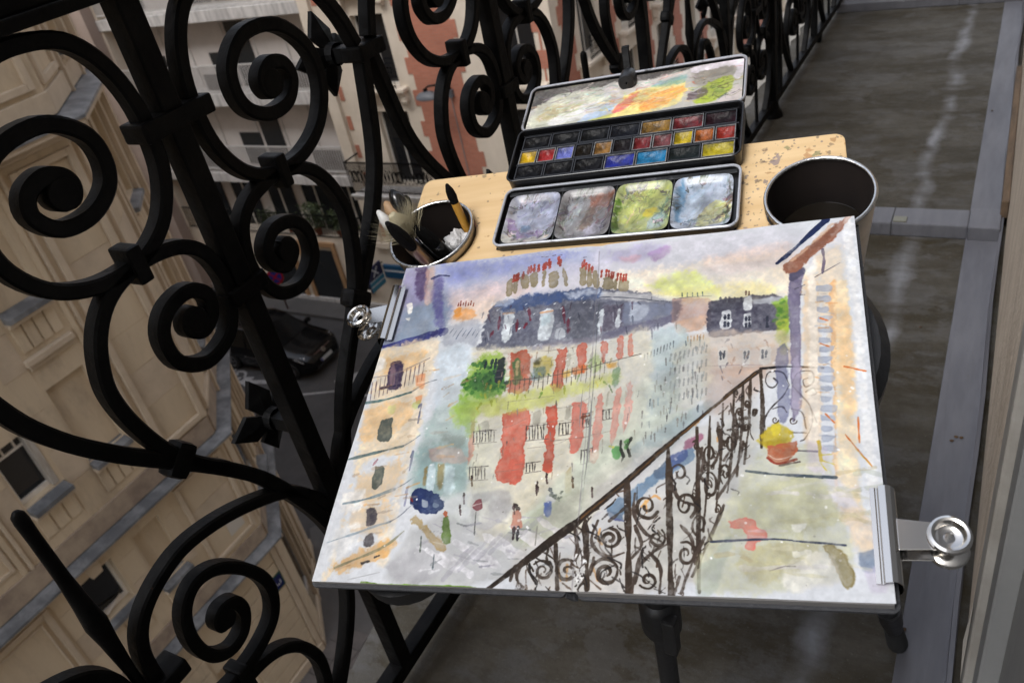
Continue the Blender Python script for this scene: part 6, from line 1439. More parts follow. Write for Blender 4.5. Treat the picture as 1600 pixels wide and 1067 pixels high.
('S',(150,110,90),[(1072,373),(1078,380)],5.9,2.4,0.43599591593462694,0),
('S',(120,116,124),[(1032,423),(1025,439)],5.1,2.4,0.3127167381527911,0),
('S',(176,146,126),[(987,486),(994,494)],4.2,2.4,0.5468161285077265,0),
('S',(96,90,96),[(971,403),(976,413)],3.8,2.4,0.513343275770911,0),
('S',(96,90,96),[(1017,456),(1012,469)],3.7,2.4,0.4809730451102032,0),
('S',(210,200,190),[(982,443),(975,448)],4.5,2.4,0.3450954723523937,0),
('S',(176,146,126),[(1019,439),(1019,458)],4.9,2.4,0.5942020035879947,0),
('S',(210,200,190),[(952,409),(954,416)],3.3,2.5,0.3971798465559656,0),
('S',(176,146,126),[(992,433),(994,437)],5.8,2.4,0.30003867832192427,0),
('S',(120,116,124),[(992,376),(996,391)],3.2,2.5,0.3712891765573689,0),
('S',(210,200,190),[(1059,424),(1062,430)],3.8,2.4,0.4329785563426771,0),
('S',(70,74,92),[(670,247),(668,271)],6.7,2.1,0.3593730951945165,0),
('S',(70,74,92),[(725,300),(730,322)],4.1,2.0,0.5342616458170677,0),
('S',(60,66,84),[(480,270),(478,283)],4.5,2.2,0.4188897037521518,0),
('S',(60,66,84),[(687,230),(691,248)],6.8,2.1,0.3122749830053412,0),
('S',(90,60,76),[(421,198),(433,223)],5.2,2.3,0.32336364155325675,0),
('S',(90,60,76),[(658,294),(660,316)],6.6,2.1,0.4800315384403675,0),
('S',(90,60,76),[(319,218),(331,248)],7.2,2.4,0.4102611221572519,0),
('S',(60,66,84),[(752,219),(761,229)],6.6,2.1,0.5081013046034695,0),
('S',(70,74,92),[(381,230),(385,242)],4.7,2.3,0.3598399225090263,0),
('S',(60,66,84),[(693,214),(701,235)],4.0,2.1,0.4694084969843799,0),
('S',(90,60,76),[(385,195),(382,206)],6.8,2.3,0.49352019640015293,0),
('S',(120,120,132),[(782,295),(783,315)],4.6,2.0,0.39731471653279493,0),
('S',(90,60,76),[(564,203),(564,232)],3.6,2.2,0.48219564426379913,0),
('S',(60,66,84),[(327,299),(329,316)],4.8,2.3,0.43137826693213266,0),
('S',(120,120,132),[(397,270),(397,296)],5.1,2.3,0.51644360673799,0),
('S',(90,60,76),[(377,262),(383,277)],3.9,2.3,0.4930123635430832,0),
('S',(60,66,84),[(355,219),(357,229)],5.3,2.3,0.32933271501451816,0),
('S',(60,66,84),[(739,263),(743,293)],6.2,2.1,0.3900651941899774,0),
('S',(70,74,92),[(808,295),(809,316)],6.5,2.0,0.5845860945936456,0),
('S',(120,120,132),[(793,316),(795,344)],6.3,2.0,0.45467193988385246,0),
('S',(120,120,132),[(769,296),(771,307)],3.5,2.0,0.5711145515883376,0),
('S',(90,60,76),[(736,217),(738,241)],5.2,2.1,0.5574118439258442,0),
('S',(60,66,84),[(566,199),(564,213)],5.5,2.2,0.32501321609303374,0),
('S',(200,204,210),[(358,210),(360,231)],7.6,2.3,0.47722752541421287,0),
('S',(90,60,76),[(712,221),(708,230)],5.5,2.1,0.4588783372970473,0),
('S',(120,120,132),[(787,202),(787,217)],4.2,2.1,0.4626181946824804,0),
('S',(120,120,132),[(818,219),(824,240)],4.1,2.1,0.41717585188515355,0),
('S',(60,66,84),[(589,242),(598,271)],5.9,2.2,0.44014097833224797,0),
('S',(70,74,92),[(363,257),(375,274)],7.3,2.3,0.43596834868347034,0),
('S',(70,74,92),[(683,247),(679,256)],3.4,2.1,0.5947511741650134,0),
('S',(200,204,210),[(329,280),(339,310)],7.3,2.3,0.41972279729182405,0),
('S',(120,120,132),[(540,296),(540,324)],3.3,2.2,0.3599371065191621,0),
('S',(60,66,84),[(800,300),(800,316)],3.6,2.0,0.3256930143384733,0),
('S',(200,204,210),[(687,249),(690,278)],3.8,2.1,0.4537135333129071,0),
('S',(120,120,132),[(543,291),(541,301)],4.8,2.2,0.5964253333942751,0),
('S',(70,74,92),[(303,208),(302,228)],7.6,2.4,0.32699595111844676,0),
('S',(200,204,210),[(625,203),(622,228)],6.3,2.2,0.33467734208439587,0),
('S',(70,74,92),[(628,215),(636,243)],4.2,2.2,0.5235215563925972,0),
('S',(70,74,92),[(559,225),(557,251)],4.2,2.2,0.5697518230417411,0),
('S',(120,120,132),[(634,253),(640,276)],5.4,2.1,0.471428332305587,0),
('S',(160,170,60),[(453,493),(452,508)],7.5,2.7,0.5475673857593985,0),
('S',(70,110,50),[(497,409),(494,421)],4.7,2.8,0.4672976751431099,0),
('S',(140,120,60),[(358,453),(356,475)],9.5,2.8,0.6199570477923604,0),
('S',(206,190,70),[(393,448),(394,468)],7.5,2.8,0.41341774895894007,0),
('S',(206,190,70),[(372,459),(371,483)],6.9,2.8,0.562093705682285,0),
('S',(206,190,70),[(643,472),(638,478)],4.6,2.6,0.5356219713137901,0),
('S',(206,190,70),[(343,525),(351,537)],6.1,2.8,0.38649972516852504,0),
('S',(70,110,50),[(638,394),(631,403)],7.4,2.7,0.4742871275146917,0),
('S',(160,170,60),[(352,514),(347,528)],9.6,2.8,0.6898124393654951,0),
('S',(70,110,50),[(527,431),(536,439)],4.9,2.7,0.5759402071755874,0),
('S',(110,150,60),[(613,438),(610,461)],5.5,2.7,0.6104312387844908,0),
('S',(206,190,70),[(502,428),(512,438)],8.7,2.8,0.5671520797744415,0),
('S',(160,170,60),[(577,473),(581,496)],8.3,2.6,0.686880528506734,0),
('S',(140,120,60),[(294,434),(303,442)],6.9,2.9,0.5119794863639018,0),
('S',(140,120,60),[(694,400),(690,414)],7.8,2.6,0.513835931699779,0),
('S',(160,170,60),[(381,508),(384,522)],9.1,2.8,0.5717339194821247,0),
('S',(206,190,70),[(359,486),(364,500)],9.7,2.8,0.6882102401425465,0),
('S',(110,150,60),[(635,412),(641,425)],8.0,2.7,0.5746898825791377,0),
('S',(206,190,70),[(656,458),(666,481)],4.3,2.6,0.3969675272714159,0),
('S',(70,110,50),[(695,479),(705,501)],5.5,2.6,0.5530971522359668,0),
('S',(160,170,60),[(676,449),(670,465)],4.0,2.6,0.5901391556529406,0),
('S',(160,170,60),[(347,485),(352,493)],9.5,2.8,0.5041285377273013,0),
('S',(110,150,60),[(518,490),(515,506)],8.0,2.7,0.6145802749432996,0),
('S',(110,150,60),[(681,467),(690,477)],6.0,2.6,0.6258647506401194,0),
('S',(70,110,50),[(479,426),(486,440)],6.3,2.8,0.3962687454886386,0),
('S',(160,170,60),[(473,494),(476,502)],6.0,2.7,0.6760339787053642,0),
('S',(130,136,136),[(634,961),(663,965)],3.5,3.1,0.4300172958874863,0.1),
('S',(176,172,182),[(520,833),(538,834)],5.6,3.5,0.49747357372575524,0.1),
('S',(176,172,182),[(572,956),(591,948)],6.9,3.2,0.39809498856041226,0.1),
('S',(176,172,182),[(533,833),(571,834)],3.3,3.4,0.3022253409427563,0.1),
('S',(226,226,226),[(634,859),(657,847)],7.6,3.3,0.3886261854819936,0.1),
('S',(130,136,136),[(291,875),(314,872)],3.9,3.6,0.4330852979215969,0.1),
('S',(130,136,136),[(579,952),(595,943)],5.9,3.2,0.4858265962870442,0.1),
('S',(130,136,136),[(490,871),(526,874)],2.8,3.4,0.47411478285086484,0.1),
('S',(226,226,226),[(264,912),(303,922)],5.7,3.6,0.4627546649343015,0.1),
('S',(226,226,226),[(512,841),(532,834)],8.3,3.5,0.3939031170755438,0.1),
('S',(150,150,160),[(685,900),(704,892)],6.9,3.2,0.4039825326860749,0.1),
('S',(150,150,160),[(383,863),(414,877)],3.6,3.5,0.26230654322565383,0.1),
('S',(130,136,136),[(679,938),(711,936)],4.8,3.1,0.3357500050221027,0.1),
('S',(176,172,182),[(383,931),(399,915)],7.4,3.5,0.43482278443327926,0.1),
('S',(130,136,136),[(502,934),(537,933)],2.5,3.3,0.29216979073463556,0.1),
('S',(226,226,226),[(377,875),(408,881)],3.5,3.5,0.4346048093893988,0.1),
('S',(176,172,182),[(707,922),(743,927)],2.6,3.1,0.4920144968366682,0.1),
('S',(176,172,182),[(496,914),(516,919)],7.7,3.4,0.32794398930777124,0.1),
('S',(226,226,226),[(313,974),(336,967)],9.2,3.5,0.4902655835096259,0.1),
('S',(130,136,136),[(397,897),(422,904)],7.3,3.5,0.43965866878251236,0.1),
('S',(176,172,182),[(293,852),(318,862)],2.9,3.7,0.42647806141602956,0.1),
('S',(150,150,160),[(377,857),(418,848)],9.2,3.6,0.4829957712349604,0.1),
('S',(176,172,182),[(491,856),(510,855)],3.6,3.5,0.3264334791022958,0.1),
('S',(176,172,182),[(452,953),(471,949)],5.5,3.4,0.3856358662387947,0.1),
('S',(176,172,182),[(596,906),(633,905)],4.5,3.3,0.376022984419513,0.1),
('S',(130,136,136),[(358,850),(383,857)],7.2,3.6,0.495871249699391,0.1),
('S',(176,172,182),[(570,870),(604,859)],6.2,3.4,0.3064169494909722,0.1),
('S',(176,172,182),[(543,863),(569,873)],5.4,3.4,0.347570007640869,0.1),
('S',(150,150,160),[(631,880),(655,872)],7.2,3.3,0.46384674395164305,0.1),
('S',(150,150,160),[(559,968),(580,964)],2.6,3.2,0.32458222673530934,0.1),
('S',(226,226,226),[(681,873),(705,888)],2.4,3.2,0.47302490151053944,0.1),
('S',(226,226,226),[(366,834),(389,833)],8.4,3.6,0.46508067574360495,0.1),
('S',(176,172,182),[(693,828),(712,817)],7.5,3.3,0.31811845270176314,0.1),
('S',(226,226,226),[(282,970),(321,964)],4.3,3.5,0.341458096898468,0.1),
('S',(226,226,226),[(392,937),(419,943)],7.4,3.4,0.29163047770120654,0.1),
('S',(130,136,136),[(312,955),(336,940)],7.4,3.5,0.4741340131933567,0.1),
('S',(130,136,136),[(419,941),(453,942)],6.2,3.4,0.34676321486192274,0.1),
('S',(130,136,136),[(509,862),(545,863)],3.2,3.4,0.49164060472547877,0.1),
('S',(176,172,182),[(266,907),(306,891)],5.9,3.6,0.26108524224768603,0.1),
('S',(176,172,182),[(367,929),(407,939)],4.6,3.5,0.31173658725290143,0.1),
('S',(150,150,160),[(437,955),(459,952)],6.3,3.4,0.49293079148358593,0.1),
('S',(150,150,160),[(452,840),(484,848)],8.4,3.5,0.25674035529149886,0.1),
('S',(130,136,136),[(467,970),(501,970)],7.2,3.3,0.3942990071715853,0.1),
('S',(176,172,182),[(418,833),(454,841)],3.0,3.6,0.4074566204244613,0.1),
('S',(130,136,136),[(680,929),(719,939)],3.2,3.1,0.36653289762586017,0.1),
('S',(226,226,226),[(301,898),(344,906)],2.6,3.6,0.30677999197729744,0.1),
('S',(130,136,136),[(710,952),(739,964)],6.3,3.1,0.3544459646300076,0.1),
('S',(226,226,226),[(664,878),(696,881)],7.2,3.2,0.39994091829699524,0.1),
('S',(90,70,70),[(544,748),(549,768)],5.9,3.6,0.7,0),
('S',(70,56,52),[(543,741),(545,746)],4.8,4.8,0.7,0),
('S',(110,90,70),[(630,736),(634,756)],5.8,3.5,0.7,0),
('S',(70,56,52),[(629,730),(632,735)],4.7,4.7,0.7,0),
('S',(90,70,70),[(493,804),(498,824)],5.9,3.5,0.7,0),
('S',(70,56,52),[(492,798),(494,803)],4.7,4.7,0.7,0),
('S',(90,70,70),[(543,757),(547,777)],5.9,3.6,0.7,0),
('S',(70,56,52),[(542,750),(544,755)],4.8,4.8,0.7,0),
('S',(90,70,70),[(360,778),(366,798)],6.2,3.7,0.7,0),
('S',(70,56,52),[(359,771),(362,776)],5.0,5.0,0.7,0),
('S',(90,70,70),[(681,763),(684,783)],5.7,3.4,0.7,0),
('S',(70,56,52),[(680,757),(682,762)],4.6,4.6,0.7,0),
('S',(90,70,70),[(356,808),(362,828)],6.1,3.7,0.7,0),
('S',(70,56,52),[(355,802),(357,807)],4.9,4.9,0.7,0),
('S',(110,90,70),[(371,730),(377,751)],6.3,3.8,0.7,0),
('S',(70,56,52),[(370,723),(373,729)],5.1,5.1,0.7,0),
('S',(90,70,70),[(564,727),(569,747)],6.0,3.6,0.7,0),
('S',(70,56,52),[(563,720),(566,725)],4.8,4.8,0.7,0),
('S',(160,150,140),[(154,556),(190,554)],9.8,4.3,0.47678170739668463,0.1),
('S',(190,160,130),[(58,972),(94,962)],7.2,3.8,0.3658069855631089,0.1),
('S',(190,160,130),[(141,611),(157,600)],8.4,4.3,0.20966391596011968,0.1),
('S',(236,222,200),[(151,437),(178,432)],6.1,4.5,0.39285798478244904,0.1),
('S',(214,160,96),[(138,662),(178,655)],3.6,4.2,0.2807571345350192,0.1),
('S',(226,180,124),[(141,815),(173,801)],4.0,3.9,0.21364001580755698,0.1),
('S',(226,180,124),[(88,804),(132,800)],6.3,4.0,0.39277640179395784,0.1),
('S',(236,222,200),[(79,491),(119,484)],12.8,4.5,0.3629142950456141,0.1),
('S',(190,160,130),[(33,720),(47,715)],12.3,4.2,0.4741475231073621,0.1),
('S',(214,160,96),[(198,757),(231,742)],6.9,3.9,0.48545480017676845,0.1),
('S',(190,160,130),[(85,700),(121,693)],10.1,4.2,0.36134417467412294,0.1),
('S',(236,222,200),[(225,664),(248,659)],12.1,4.1,0.30118552144986005,0.1),
('S',(190,160,130),[(163,607),(183,605)],11.6,4.2,0.3073923136253006,0.1),
('S',(214,160,96),[(261,515),(282,502)],9.8,4.3,0.3877282872034171,0.1),
('S',(160,150,140),[(252,684),(276,678)],7.5,4.0,0.2318552802498815,0.1),
('S',(190,160,130),[(229,461),(259,447)],12.3,4.4,0.48632990381110175,0.1),
('S',(226,180,124),[(143,455),(165,446)],10.0,4.5,0.37777982032949375,0.1),
('S',(160,150,140),[(135,826),(172,818)],7.8,3.9,0.441410307966191,0.1),
('S',(236,222,200),[(91,547),(106,533)],4.2,4.4,0.4901550410361449,0.1),
('S',(214,160,96),[(170,780),(206,774)],3.3,3.9,0.44678573638755387,0.1),
('S',(160,150,140),[(177,713),(189,698)],9.0,4.1,0.34791729986932707,0.1),
('S',(190,160,130),[(238,487),(252,473)],3.3,4.4,0.2952569667959653,0.1),
('S',(160,150,140),[(229,599),(274,596)],10.5,4.2,0.3579214961192171,0.1),
('S',(190,160,130),[(197,785),(234,781)],9.0,3.9,0.3644688733757844,0.1),
('S',(190,160,130),[(283,445),(321,431)],5.7,4.4,0.4655909647045317,0.1),
('S',(226,180,124),[(36,370),(73,360)],12.3,4.8,0.43290350631046637,0.1),
('S',(214,160,96),[(71,875),(112,863)],11.3,3.9,0.22475573002966182,0.1),
('S',(190,160,130),[(265,670),(310,669)],11.0,4.0,0.44379290736771954,0.1),
('S',(160,150,140),[(99,804),(134,802)],5.8,4.0,0.31519990023254957,0.1),
('S',(214,160,96),[(153,398),(203,394)],3.1,4.6,0.4213565050702429,0.1),
('S',(160,150,140),[(124,785),(141,777)],6.6,4.0,0.43975602156105276,0.1),
('S',(214,160,96),[(36,451),(69,440)],13.3,4.7,0.2356004224113878,0.1),
('S',(226,180,124),[(230,428),(275,416)],10.4,4.5,0.20856751346370697,0.1),
('S',(226,180,124),[(257,646),(299,633)],7.0,4.1,0.4193385486349299,0.1),
('S',(214,160,96),[(264,561),(286,545)],6.3,4.2,0.2348598291159304,0.1),
('S',(160,150,140),[(118,884),(155,877)],8.2,3.8,0.2763332430339942,0.1),
('S',(226,180,124),[(24,404),(48,387)],6.6,4.8,0.2633917741910727,0.1),
('S',(236,222,200),[(144,863),(166,847)],7.1,3.8,0.2878649928828362,0.1),
('S',(190,160,130),[(81,395),(116,382)],4.6,4.7,0.43281974584337857,0.1),
('S',(236,222,200),[(192,916),(219,901)],7.7,3.7,0.21974527703718122,0.1),
('S',(58,46,36),[(466,1005),(560,925),(656,840),(738,764),(864,645),(964,546),(1058,463)],19.1,10.1,0.95,0),
('S',(112,80,44),[(662,834),(745,758),(864,647),(964,548),(1051,469)],5.7,3.4,0.7,0),
('S',(72,58,46),[(612,899),(621,950),(629,999)],9.6,9.6,0.9,0),
('S',(72,58,46),[(762,745),(776,883),(787,1009)],14.7,14.7,0.9,0),
('S',(72,58,46),[(854,662),(866,847),(876,1013)],13.5,13.5,0.9,0),
('S',(72,58,46),[(918,610),(927,815),(933,997)],9.3,9.3,0.9,0),
('S',(72,58,46),[(1062,459),(1064,567),(1061,667)],8.9,8.9,0.9,0),
('S',(72,58,46),[(674,840),(685,920),(695,996)],12.7,12.7,0.9,0),
('S',(72,58,46),[(947,580),(946,729),(939,865)],6.4,5.3,0.85,0),
('S',(72,58,46),[(975,547),(973,689),(965,821)],6.5,5.4,0.85,0),
('S',(72,58,46),[(1001,516),(998,651),(989,776)],6.5,5.5,0.85,0),
('S',(72,58,46),[(1022,500),(1017,623),(1008,737)],6.6,5.5,0.85,0),
('S',(72,58,46),[(1039,483),(1034,598),(1024,706)],6.6,5.5,0.85,0),
('S',(72,58,46),[(596,909),(594,927),(601,944)],6.5,5.4,0.85,0),
('S',(72,58,46),[(703,943),(720,930),(741,933),(756,947),(757,966),(747,979),(732,981),(719,973),(715,960),(720,950),(729,946),(738,949),(742,957),(740,963),(736,966)],9.2,6.5,0.88,0),
('S',(72,58,46),[(733,857),(748,864),(755,879),(752,892),(743,900),(730,900),(721,892),(719,881),(723,873),(731,870),(738,873),(742,879),(741,884),(738,888),(734,887)],9.5,6.7,0.88,0),
('S',(72,58,46),[(658,934),(641,932),(628,939),(623,953),(627,966),(637,975),(649,976),(658,970),(661,961),(658,953),(651,948),(644,948),(640,951),(639,956),(641,960)],9.5,6.6,0.88,0),
('S',(72,58,46),[(567,945),(580,937),(596,939),(607,949),(609,963),(603,973),(593,976),(582,972),(577,963),(578,955),(583,950),(590,950),(595,954),(596,959),(594,962)],7.5,5.2,0.88,0),
('S',(72,58,46),[(809,985),(818,991),(829,992),(837,986),(841,977),(839,969),(833,963),(825,961),(819,964),(816,969),(817,975),(820,979),(824,980),(827,979),(828,976)],6.9,4.8,0.88,0),
('S',(72,58,46),[(837,820),(825,832),(809,832),(795,823),(790,809),(793,795),(802,787),(814,787),(822,794),(825,804),(823,812),(817,816),(810,815),(807,811),(806,806)],8.6,6.0,0.88,0),
('S',(72,58,46),[(893,890),(906,889),(917,898),(921,912),(918,926),(910,934),(901,934),(894,927),(892,918),(894,909),(899,905),(904,905),(908,909),(909,915),(907,918)],6.9,4.9,0.88,0),
('S',(72,58,46),[(913,833),(921,817),(920,798),(911,784),(899,780),(889,785),(884,798),(885,811),(891,820),(899,822),(905,818),(908,810),(906,803),(903,799),(899,799)],7.3,5.1,0.88,0),
('S',(72,58,46),[(942,729),(953,728),(962,740),(965,757),(963,773),(956,782),(948,782),(943,774),(941,762),(942,752),(947,747),(951,747),(954,753),(955,759),(954,763)],6.3,4.4,0.88,0),
('S',(72,58,46),[(849,862),(856,872),(857,884),(852,893),(843,897),(835,895),(828,889),(826,882),(829,875),(834,871),(839,871),(843,874),(845,879),(844,882),(842,884)],7.2,5.0,0.88,0),
('S',(72,58,46),[(964,696),(956,708),(947,709),(939,699),(936,683),(938,669),(944,661),(950,661),(955,669),(957,679),(955,687),(952,692),(948,691),(946,686),(945,681)],6.5,4.6,0.88,0),
('S',(72,58,46),[(987,619),(995,618),(1002,628),(1005,643),(1004,658),(1000,668),(994,671),(989,666),(987,657),(987,647),(989,640),(992,637),(995,639),(996,644),(996,649)],6.6,4.6,0.88,0),
('S',(72,58,46),[(1021,609),(1014,612),(1008,605),(1005,592),(1005,578),(1008,567),(1013,563),(1017,566),(1020,574),(1021,583),(1019,590),(1016,593),(1014,593),(1012,589),(1012,585)],5.6,3.9,0.88,0),
('S',(72,58,46),[(874,753),(866,742),(864,727),(867,714),(875,707),(884,707),(891,714),(894,724),(893,734),(888,739),(883,740),(878,737),(876,731),(877,726),(879,724)],6.5,4.6,0.88,0),
('S',(72,58,46),[(924,874),(917,864),(916,850),(919,838),(925,831),(933,832),(938,838),(941,847),(939,856),(936,861),(931,862),(928,859),(926,854),(926,849),(928,847)],6.1,4.3,0.88,0),
('S',(72,58,46),[(978,755),(973,743),(972,728),(974,716),(979,709),(985,709),(989,716),(990,726),(989,735),(986,740),(983,741),(981,738),(979,733),(980,728),(981,725)],5.3,3.7,0.88,0),
('S',(84,70,60),[(703,840),(693,883),(708,912),(738,924),(768,914)],8.5,6.3,0.8,0),
('S',(84,70,60),[(783,774),(784,821),(811,866),(848,888)],8.5,6.4,0.8,0),
('S',(84,70,60),[(807,910),(797,968),(793,1002)],8.0,6.0,0.8,0),
('S',(84,70,60),[(892,965),(880,1006)],7.7,5.8,0.8,0),
('S',(84,70,60),[(730,840),(750,821),(764,806)],8.7,6.5,0.8,0),
('S',(84,70,60),[(942,879),(917,936),(896,998)],7.8,5.8,0.8,0),
('S',(84,70,60),[(981,806),(949,893),(918,964)],7.9,5.9,0.8,0),
('S',(84,70,60),[(702,927),(696,964),(674,997)],8.3,6.2,0.8,0),
('S',(84,70,60),[(798,981),(809,939),(835,910),(862,895)],8.1,6.0,0.8,0),
('S',(84,70,60),[(869,759),(885,790),(920,806)],8.5,6.3,0.8,0),
('S',(84,70,60),[(516,984),(519,954),(536,946)],8.7,6.5,0.8,0),
('S',(84,70,60),[(649,853),(664,913),(653,943)],8.6,6.5,0.8,0),
('S',(84,70,60),[(931,664),(925,728),(953,760)],8.6,6.5,0.8,0),
('S',(84,70,60),[(964,598),(972,665),(955,713)],8.8,6.6,0.8,0),
('S',(84,70,60),[(993,548),(1007,633),(980,697)],8.8,6.6,0.8,0),
('S',(84,70,60),[(915,647),(935,696),(925,760)],8.7,6.5,0.8,0),
('S',(84,70,60),[(1021,650),(1008,714),(967,791)],8.5,6.3,0.8,0),
('S',(84,70,60),[(539,934),(530,976),(549,999)],8.6,6.5,0.8,0),
('S',(84,70,60),[(789,852),(806,896),(787,925)],8.3,6.2,0.8,0),
('S',(84,70,60),[(824,910),(851,945),(851,1000)],7.9,5.9,0.8,0),
('S',(84,70,60),[(890,851),(915,882),(924,936)],8.0,6.0,0.8,0),
('D',(240,238,234),671,949,14,31,40,6.6,0.85),
('D',(60,54,50),676,978,11,14,16,3.3,0.8),
('S',(40,36,36),[(1062,456),(1123,454),(1199,462)],6.9,4.6,0.92,0),
('S',(66,58,56),[(1124,503),(1111,470),(1080,468),(1073,499),(1087,511),(1099,497),(1091,486)],3.9,3.0,0.8,0),
('S',(66,58,56),[(1130,503),(1145,472),(1175,471),(1177,499),(1160,512),(1155,494),(1166,488)],3.8,2.9,0.8,0),
('S',(66,58,56),[(1124,506),(1109,536),(1083,566),(1069,594),(1071,635)],3.7,2.9,0.8,0),
('S',(66,58,56),[(1129,506),(1148,535),(1166,565),(1169,606),(1154,646),(1143,654)],3.7,2.8,0.8,0),
('S',(66,58,56),[(1159,526),(1176,516),(1181,530),(1170,536)],3.7,2.9,0.8,0),
('S',(66,58,56),[(1086,569),(1106,564),(1116,579)],3.7,2.9,0.8,0),
('S',(66,58,56),[(1127,571),(1149,582),(1155,622)],3.7,2.8,0.8,0),
('S',(66,58,56),[(1168,573),(1178,607)],3.6,2.8,0.8,0),
('S',(72,58,46),[(1099,599),(1097,603),(1094,606),(1090,606),(1087,604),(1086,601),(1086,597),(1087,595),(1089,593),(1092,593),(1093,595),(1094,597),(1093,599),(1093,600),(1091,600)],3.3,2.3,0.88,0),
('S',(72,58,46),[(1137,602),(1135,607),(1132,609),(1128,610),(1125,608),(1124,604),(1124,601),(1125,598),(1127,596),(1130,597),(1131,598),(1132,600),(1131,602),(1131,603),(1129,603)],3.2,2.3,0.88,0),
('S',(80,76,72),[(1120,632),(1155,633)],3.2,3.2,0.7,0),
('W',(132,124,150),[(1136,165),(1165,160),(1158,262),(1153,397),(1150,539),(1135,592),(1127,588),(1130,395),(1129,259)],2.5,0.76,3.9,0.14),
('W',(96,92,116),[(1135,164),(1169,156),(1168,177),(1137,198)],2.1,0.74,2.9,0.0),
('W',(100,104,140),[(1098,401),(1122,394),(1119,588),(1097,587)],2.8,0.51,5.0,0.09),
('W',(200,190,206),[(1132,432),(1149,433),(1142,572),(1130,572)],2.8,0.51,3.7,0.0),
('W',(168,116,94),[(1120,141),(1184,85),(1277,2),(1286,8),(1243,68),(1194,121),(1156,167),(1128,168)],2.7,0.82,5.8,0.2),
('W',(150,96,72),[(1148,132),(1228,52),(1254,16),(1247,46),(1182,124)],3.3,0.56,7.3,0.0),
('S',(34,50,92),[(1106,133),(1150,89),(1215,18),(1231,1)],12.1,16.1,0.95,0),
('W',(224,190,160),[(1126,138),(1197,69),(1240,18),(1239,31),(1164,113)],2.2,0.56,4.4,0.17),
('W',(238,206,164),[(1164,202),(1203,186),(1196,437),(1182,655),(1151,654),(1155,433)],5.7,0.56,7.6,0.0),
('W',(240,212,172),[(1197,122),(1256,98),(1263,214),(1256,441),(1221,438),(1196,266)],10.1,0.47,10.8,0.0),
('W',(232,184,132),[(1228,220),(1242,222),(1229,439),(1213,702),(1215,791),(1203,794),(1218,542),(1220,365)],3.6,0.65,6.0,0.17),
('W',(242,220,182),[(1240,221),(1270,235),(1262,511),(1257,763),(1259,847),(1213,820),(1221,576)],6.1,0.7,9.3,0.07),
('W',(236,196,146),[(1245,272),(1269,332),(1260,545),(1238,593),(1235,440)],9.3,0.47,9.9,0.0),
('W',(250,246,240),[(1274,12),(1292,15),(1288,546),(1290,820),(1271,820),(1270,512)],5.4,0.51,7.2,0.0),
('W',(246,240,230),[(1180,162),(1199,156),(1180,655),(1161,670)],3.8,0.56,5.1,0.0),
('W',(172,180,196),[(1196,220),(1229,224),(1227,242),(1196,238)],2.1,0.58,4.1,0.14),
('W',(172,180,196),[(1195,251),(1224,257),(1222,272),(1196,269)],2.0,0.58,4.1,0.14),
('W',(172,180,196),[(1194,282),(1219,289),(1216,302),(1195,300)],2.0,0.58,4.0,0.14),
('W',(172,180,196),[(1194,312),(1227,316),(1211,331),(1194,330)],2.0,0.58,4.0,0.14),
('W',(172,180,196),[(1193,342),(1221,346),(1223,362),(1194,359)],2.0,0.58,3.9,0.14),
('W',(172,180,196),[(1193,371),(1216,377),(1218,390),(1193,388)],1.9,0.58,3.9,0.14),
('W',(172,180,196),[(1192,400),(1224,403),(1213,418),(1193,416)],1.9,0.58,3.8,0.14),
('W',(172,180,196),[(1191,428),(1219,432),(1209,446),(1192,444)],1.9,0.58,3.8,0.14),
('W',(172,180,196),[(1191,456),(1214,461),(1220,474),(1191,472)],1.9,0.58,3.7,0.14),
('W',(172,180,196),[(1190,483),(1222,485),(1215,501),(1191,499)],1.8,0.58,3.7,0.14),
('W',(172,180,196),[(1190,510),(1217,514),(1210,527),(1190,526)],1.8,0.58,3.6,0.14),
('W',(172,180,196),[(1189,537),(1212,541),(1206,553),(1190,552)],1.8,0.58,3.6,0.14),
('W',(172,180,196),[(1189,563),(1219,564),(1217,579),(1189,578)],1.8,0.58,3.6,0.14),
('W',(172,180,196),[(1188,588),(1214,591),(1212,604),(1189,603)],1.8,0.58,3.5,0.14),
('W',(172,180,196),[(1188,614),(1210,618),(1208,629),(1188,628)],1.7,0.58,3.5,0.14),
('W',(172,180,196),[(1187,639),(1217,640),(1203,653),(1188,653)],1.7,0.58,3.4,0.14),
('W',(172,180,196),[(1187,663),(1212,665),(1214,678),(1187,677)],1.7,0.58,3.4,0.14),
('S',(120,108,124),[(1217,103),(1218,142),(1212,183)],9.0,5.1,0.75,0),
('S',(100,96,110),[(1194,193),(1255,155)],2.8,2.0,0.75,0),
('S',(100,96,110),[(1145,224),(1169,213)],2.8,2.0,0.75,0),
('S',(100,96,110),[(1156,242),(1168,243)],2.7,2.0,0.75,0),
('S',(222,130,66),[(1244,460),(1289,475)],4.4,3.3,0.8,0),
('S',(222,130,66),[(1235,638),(1282,716)],4.0,3.0,0.8,0),
('S',(222,130,66),[(1197,585),(1214,608)],4.2,3.2,0.8,0),
('S',(222,130,66),[(1264,594),(1262,658)],4.1,3.1,0.8,0),
('S',(222,130,66),[(1196,391),(1215,402)],4.6,3.5,0.8,0),
('S',(222,130,66),[(1216,327),(1200,318)],4.8,3.6,0.8,0),
('S',(220,200,80),[(1253,673),(1282,716)],3.0,2.0,0.6,0),
('W',(204,203,174),[(1062,667),(1182,671),(1213,791),(1229,902),(1190,968),(932,990),(981,820)],8.0,0.67,8.6,0.0),
('W',(186,184,150),[(1021,776),(1153,732),(1212,806),(1197,848),(1072,877),(995,864)],9.1,0.47,10.8,0.0),
('W',(184,176,136),[(1008,906),(1134,883),(1169,916),(1070,972),(1021,967)],8.7,0.51,10.3,0.14),
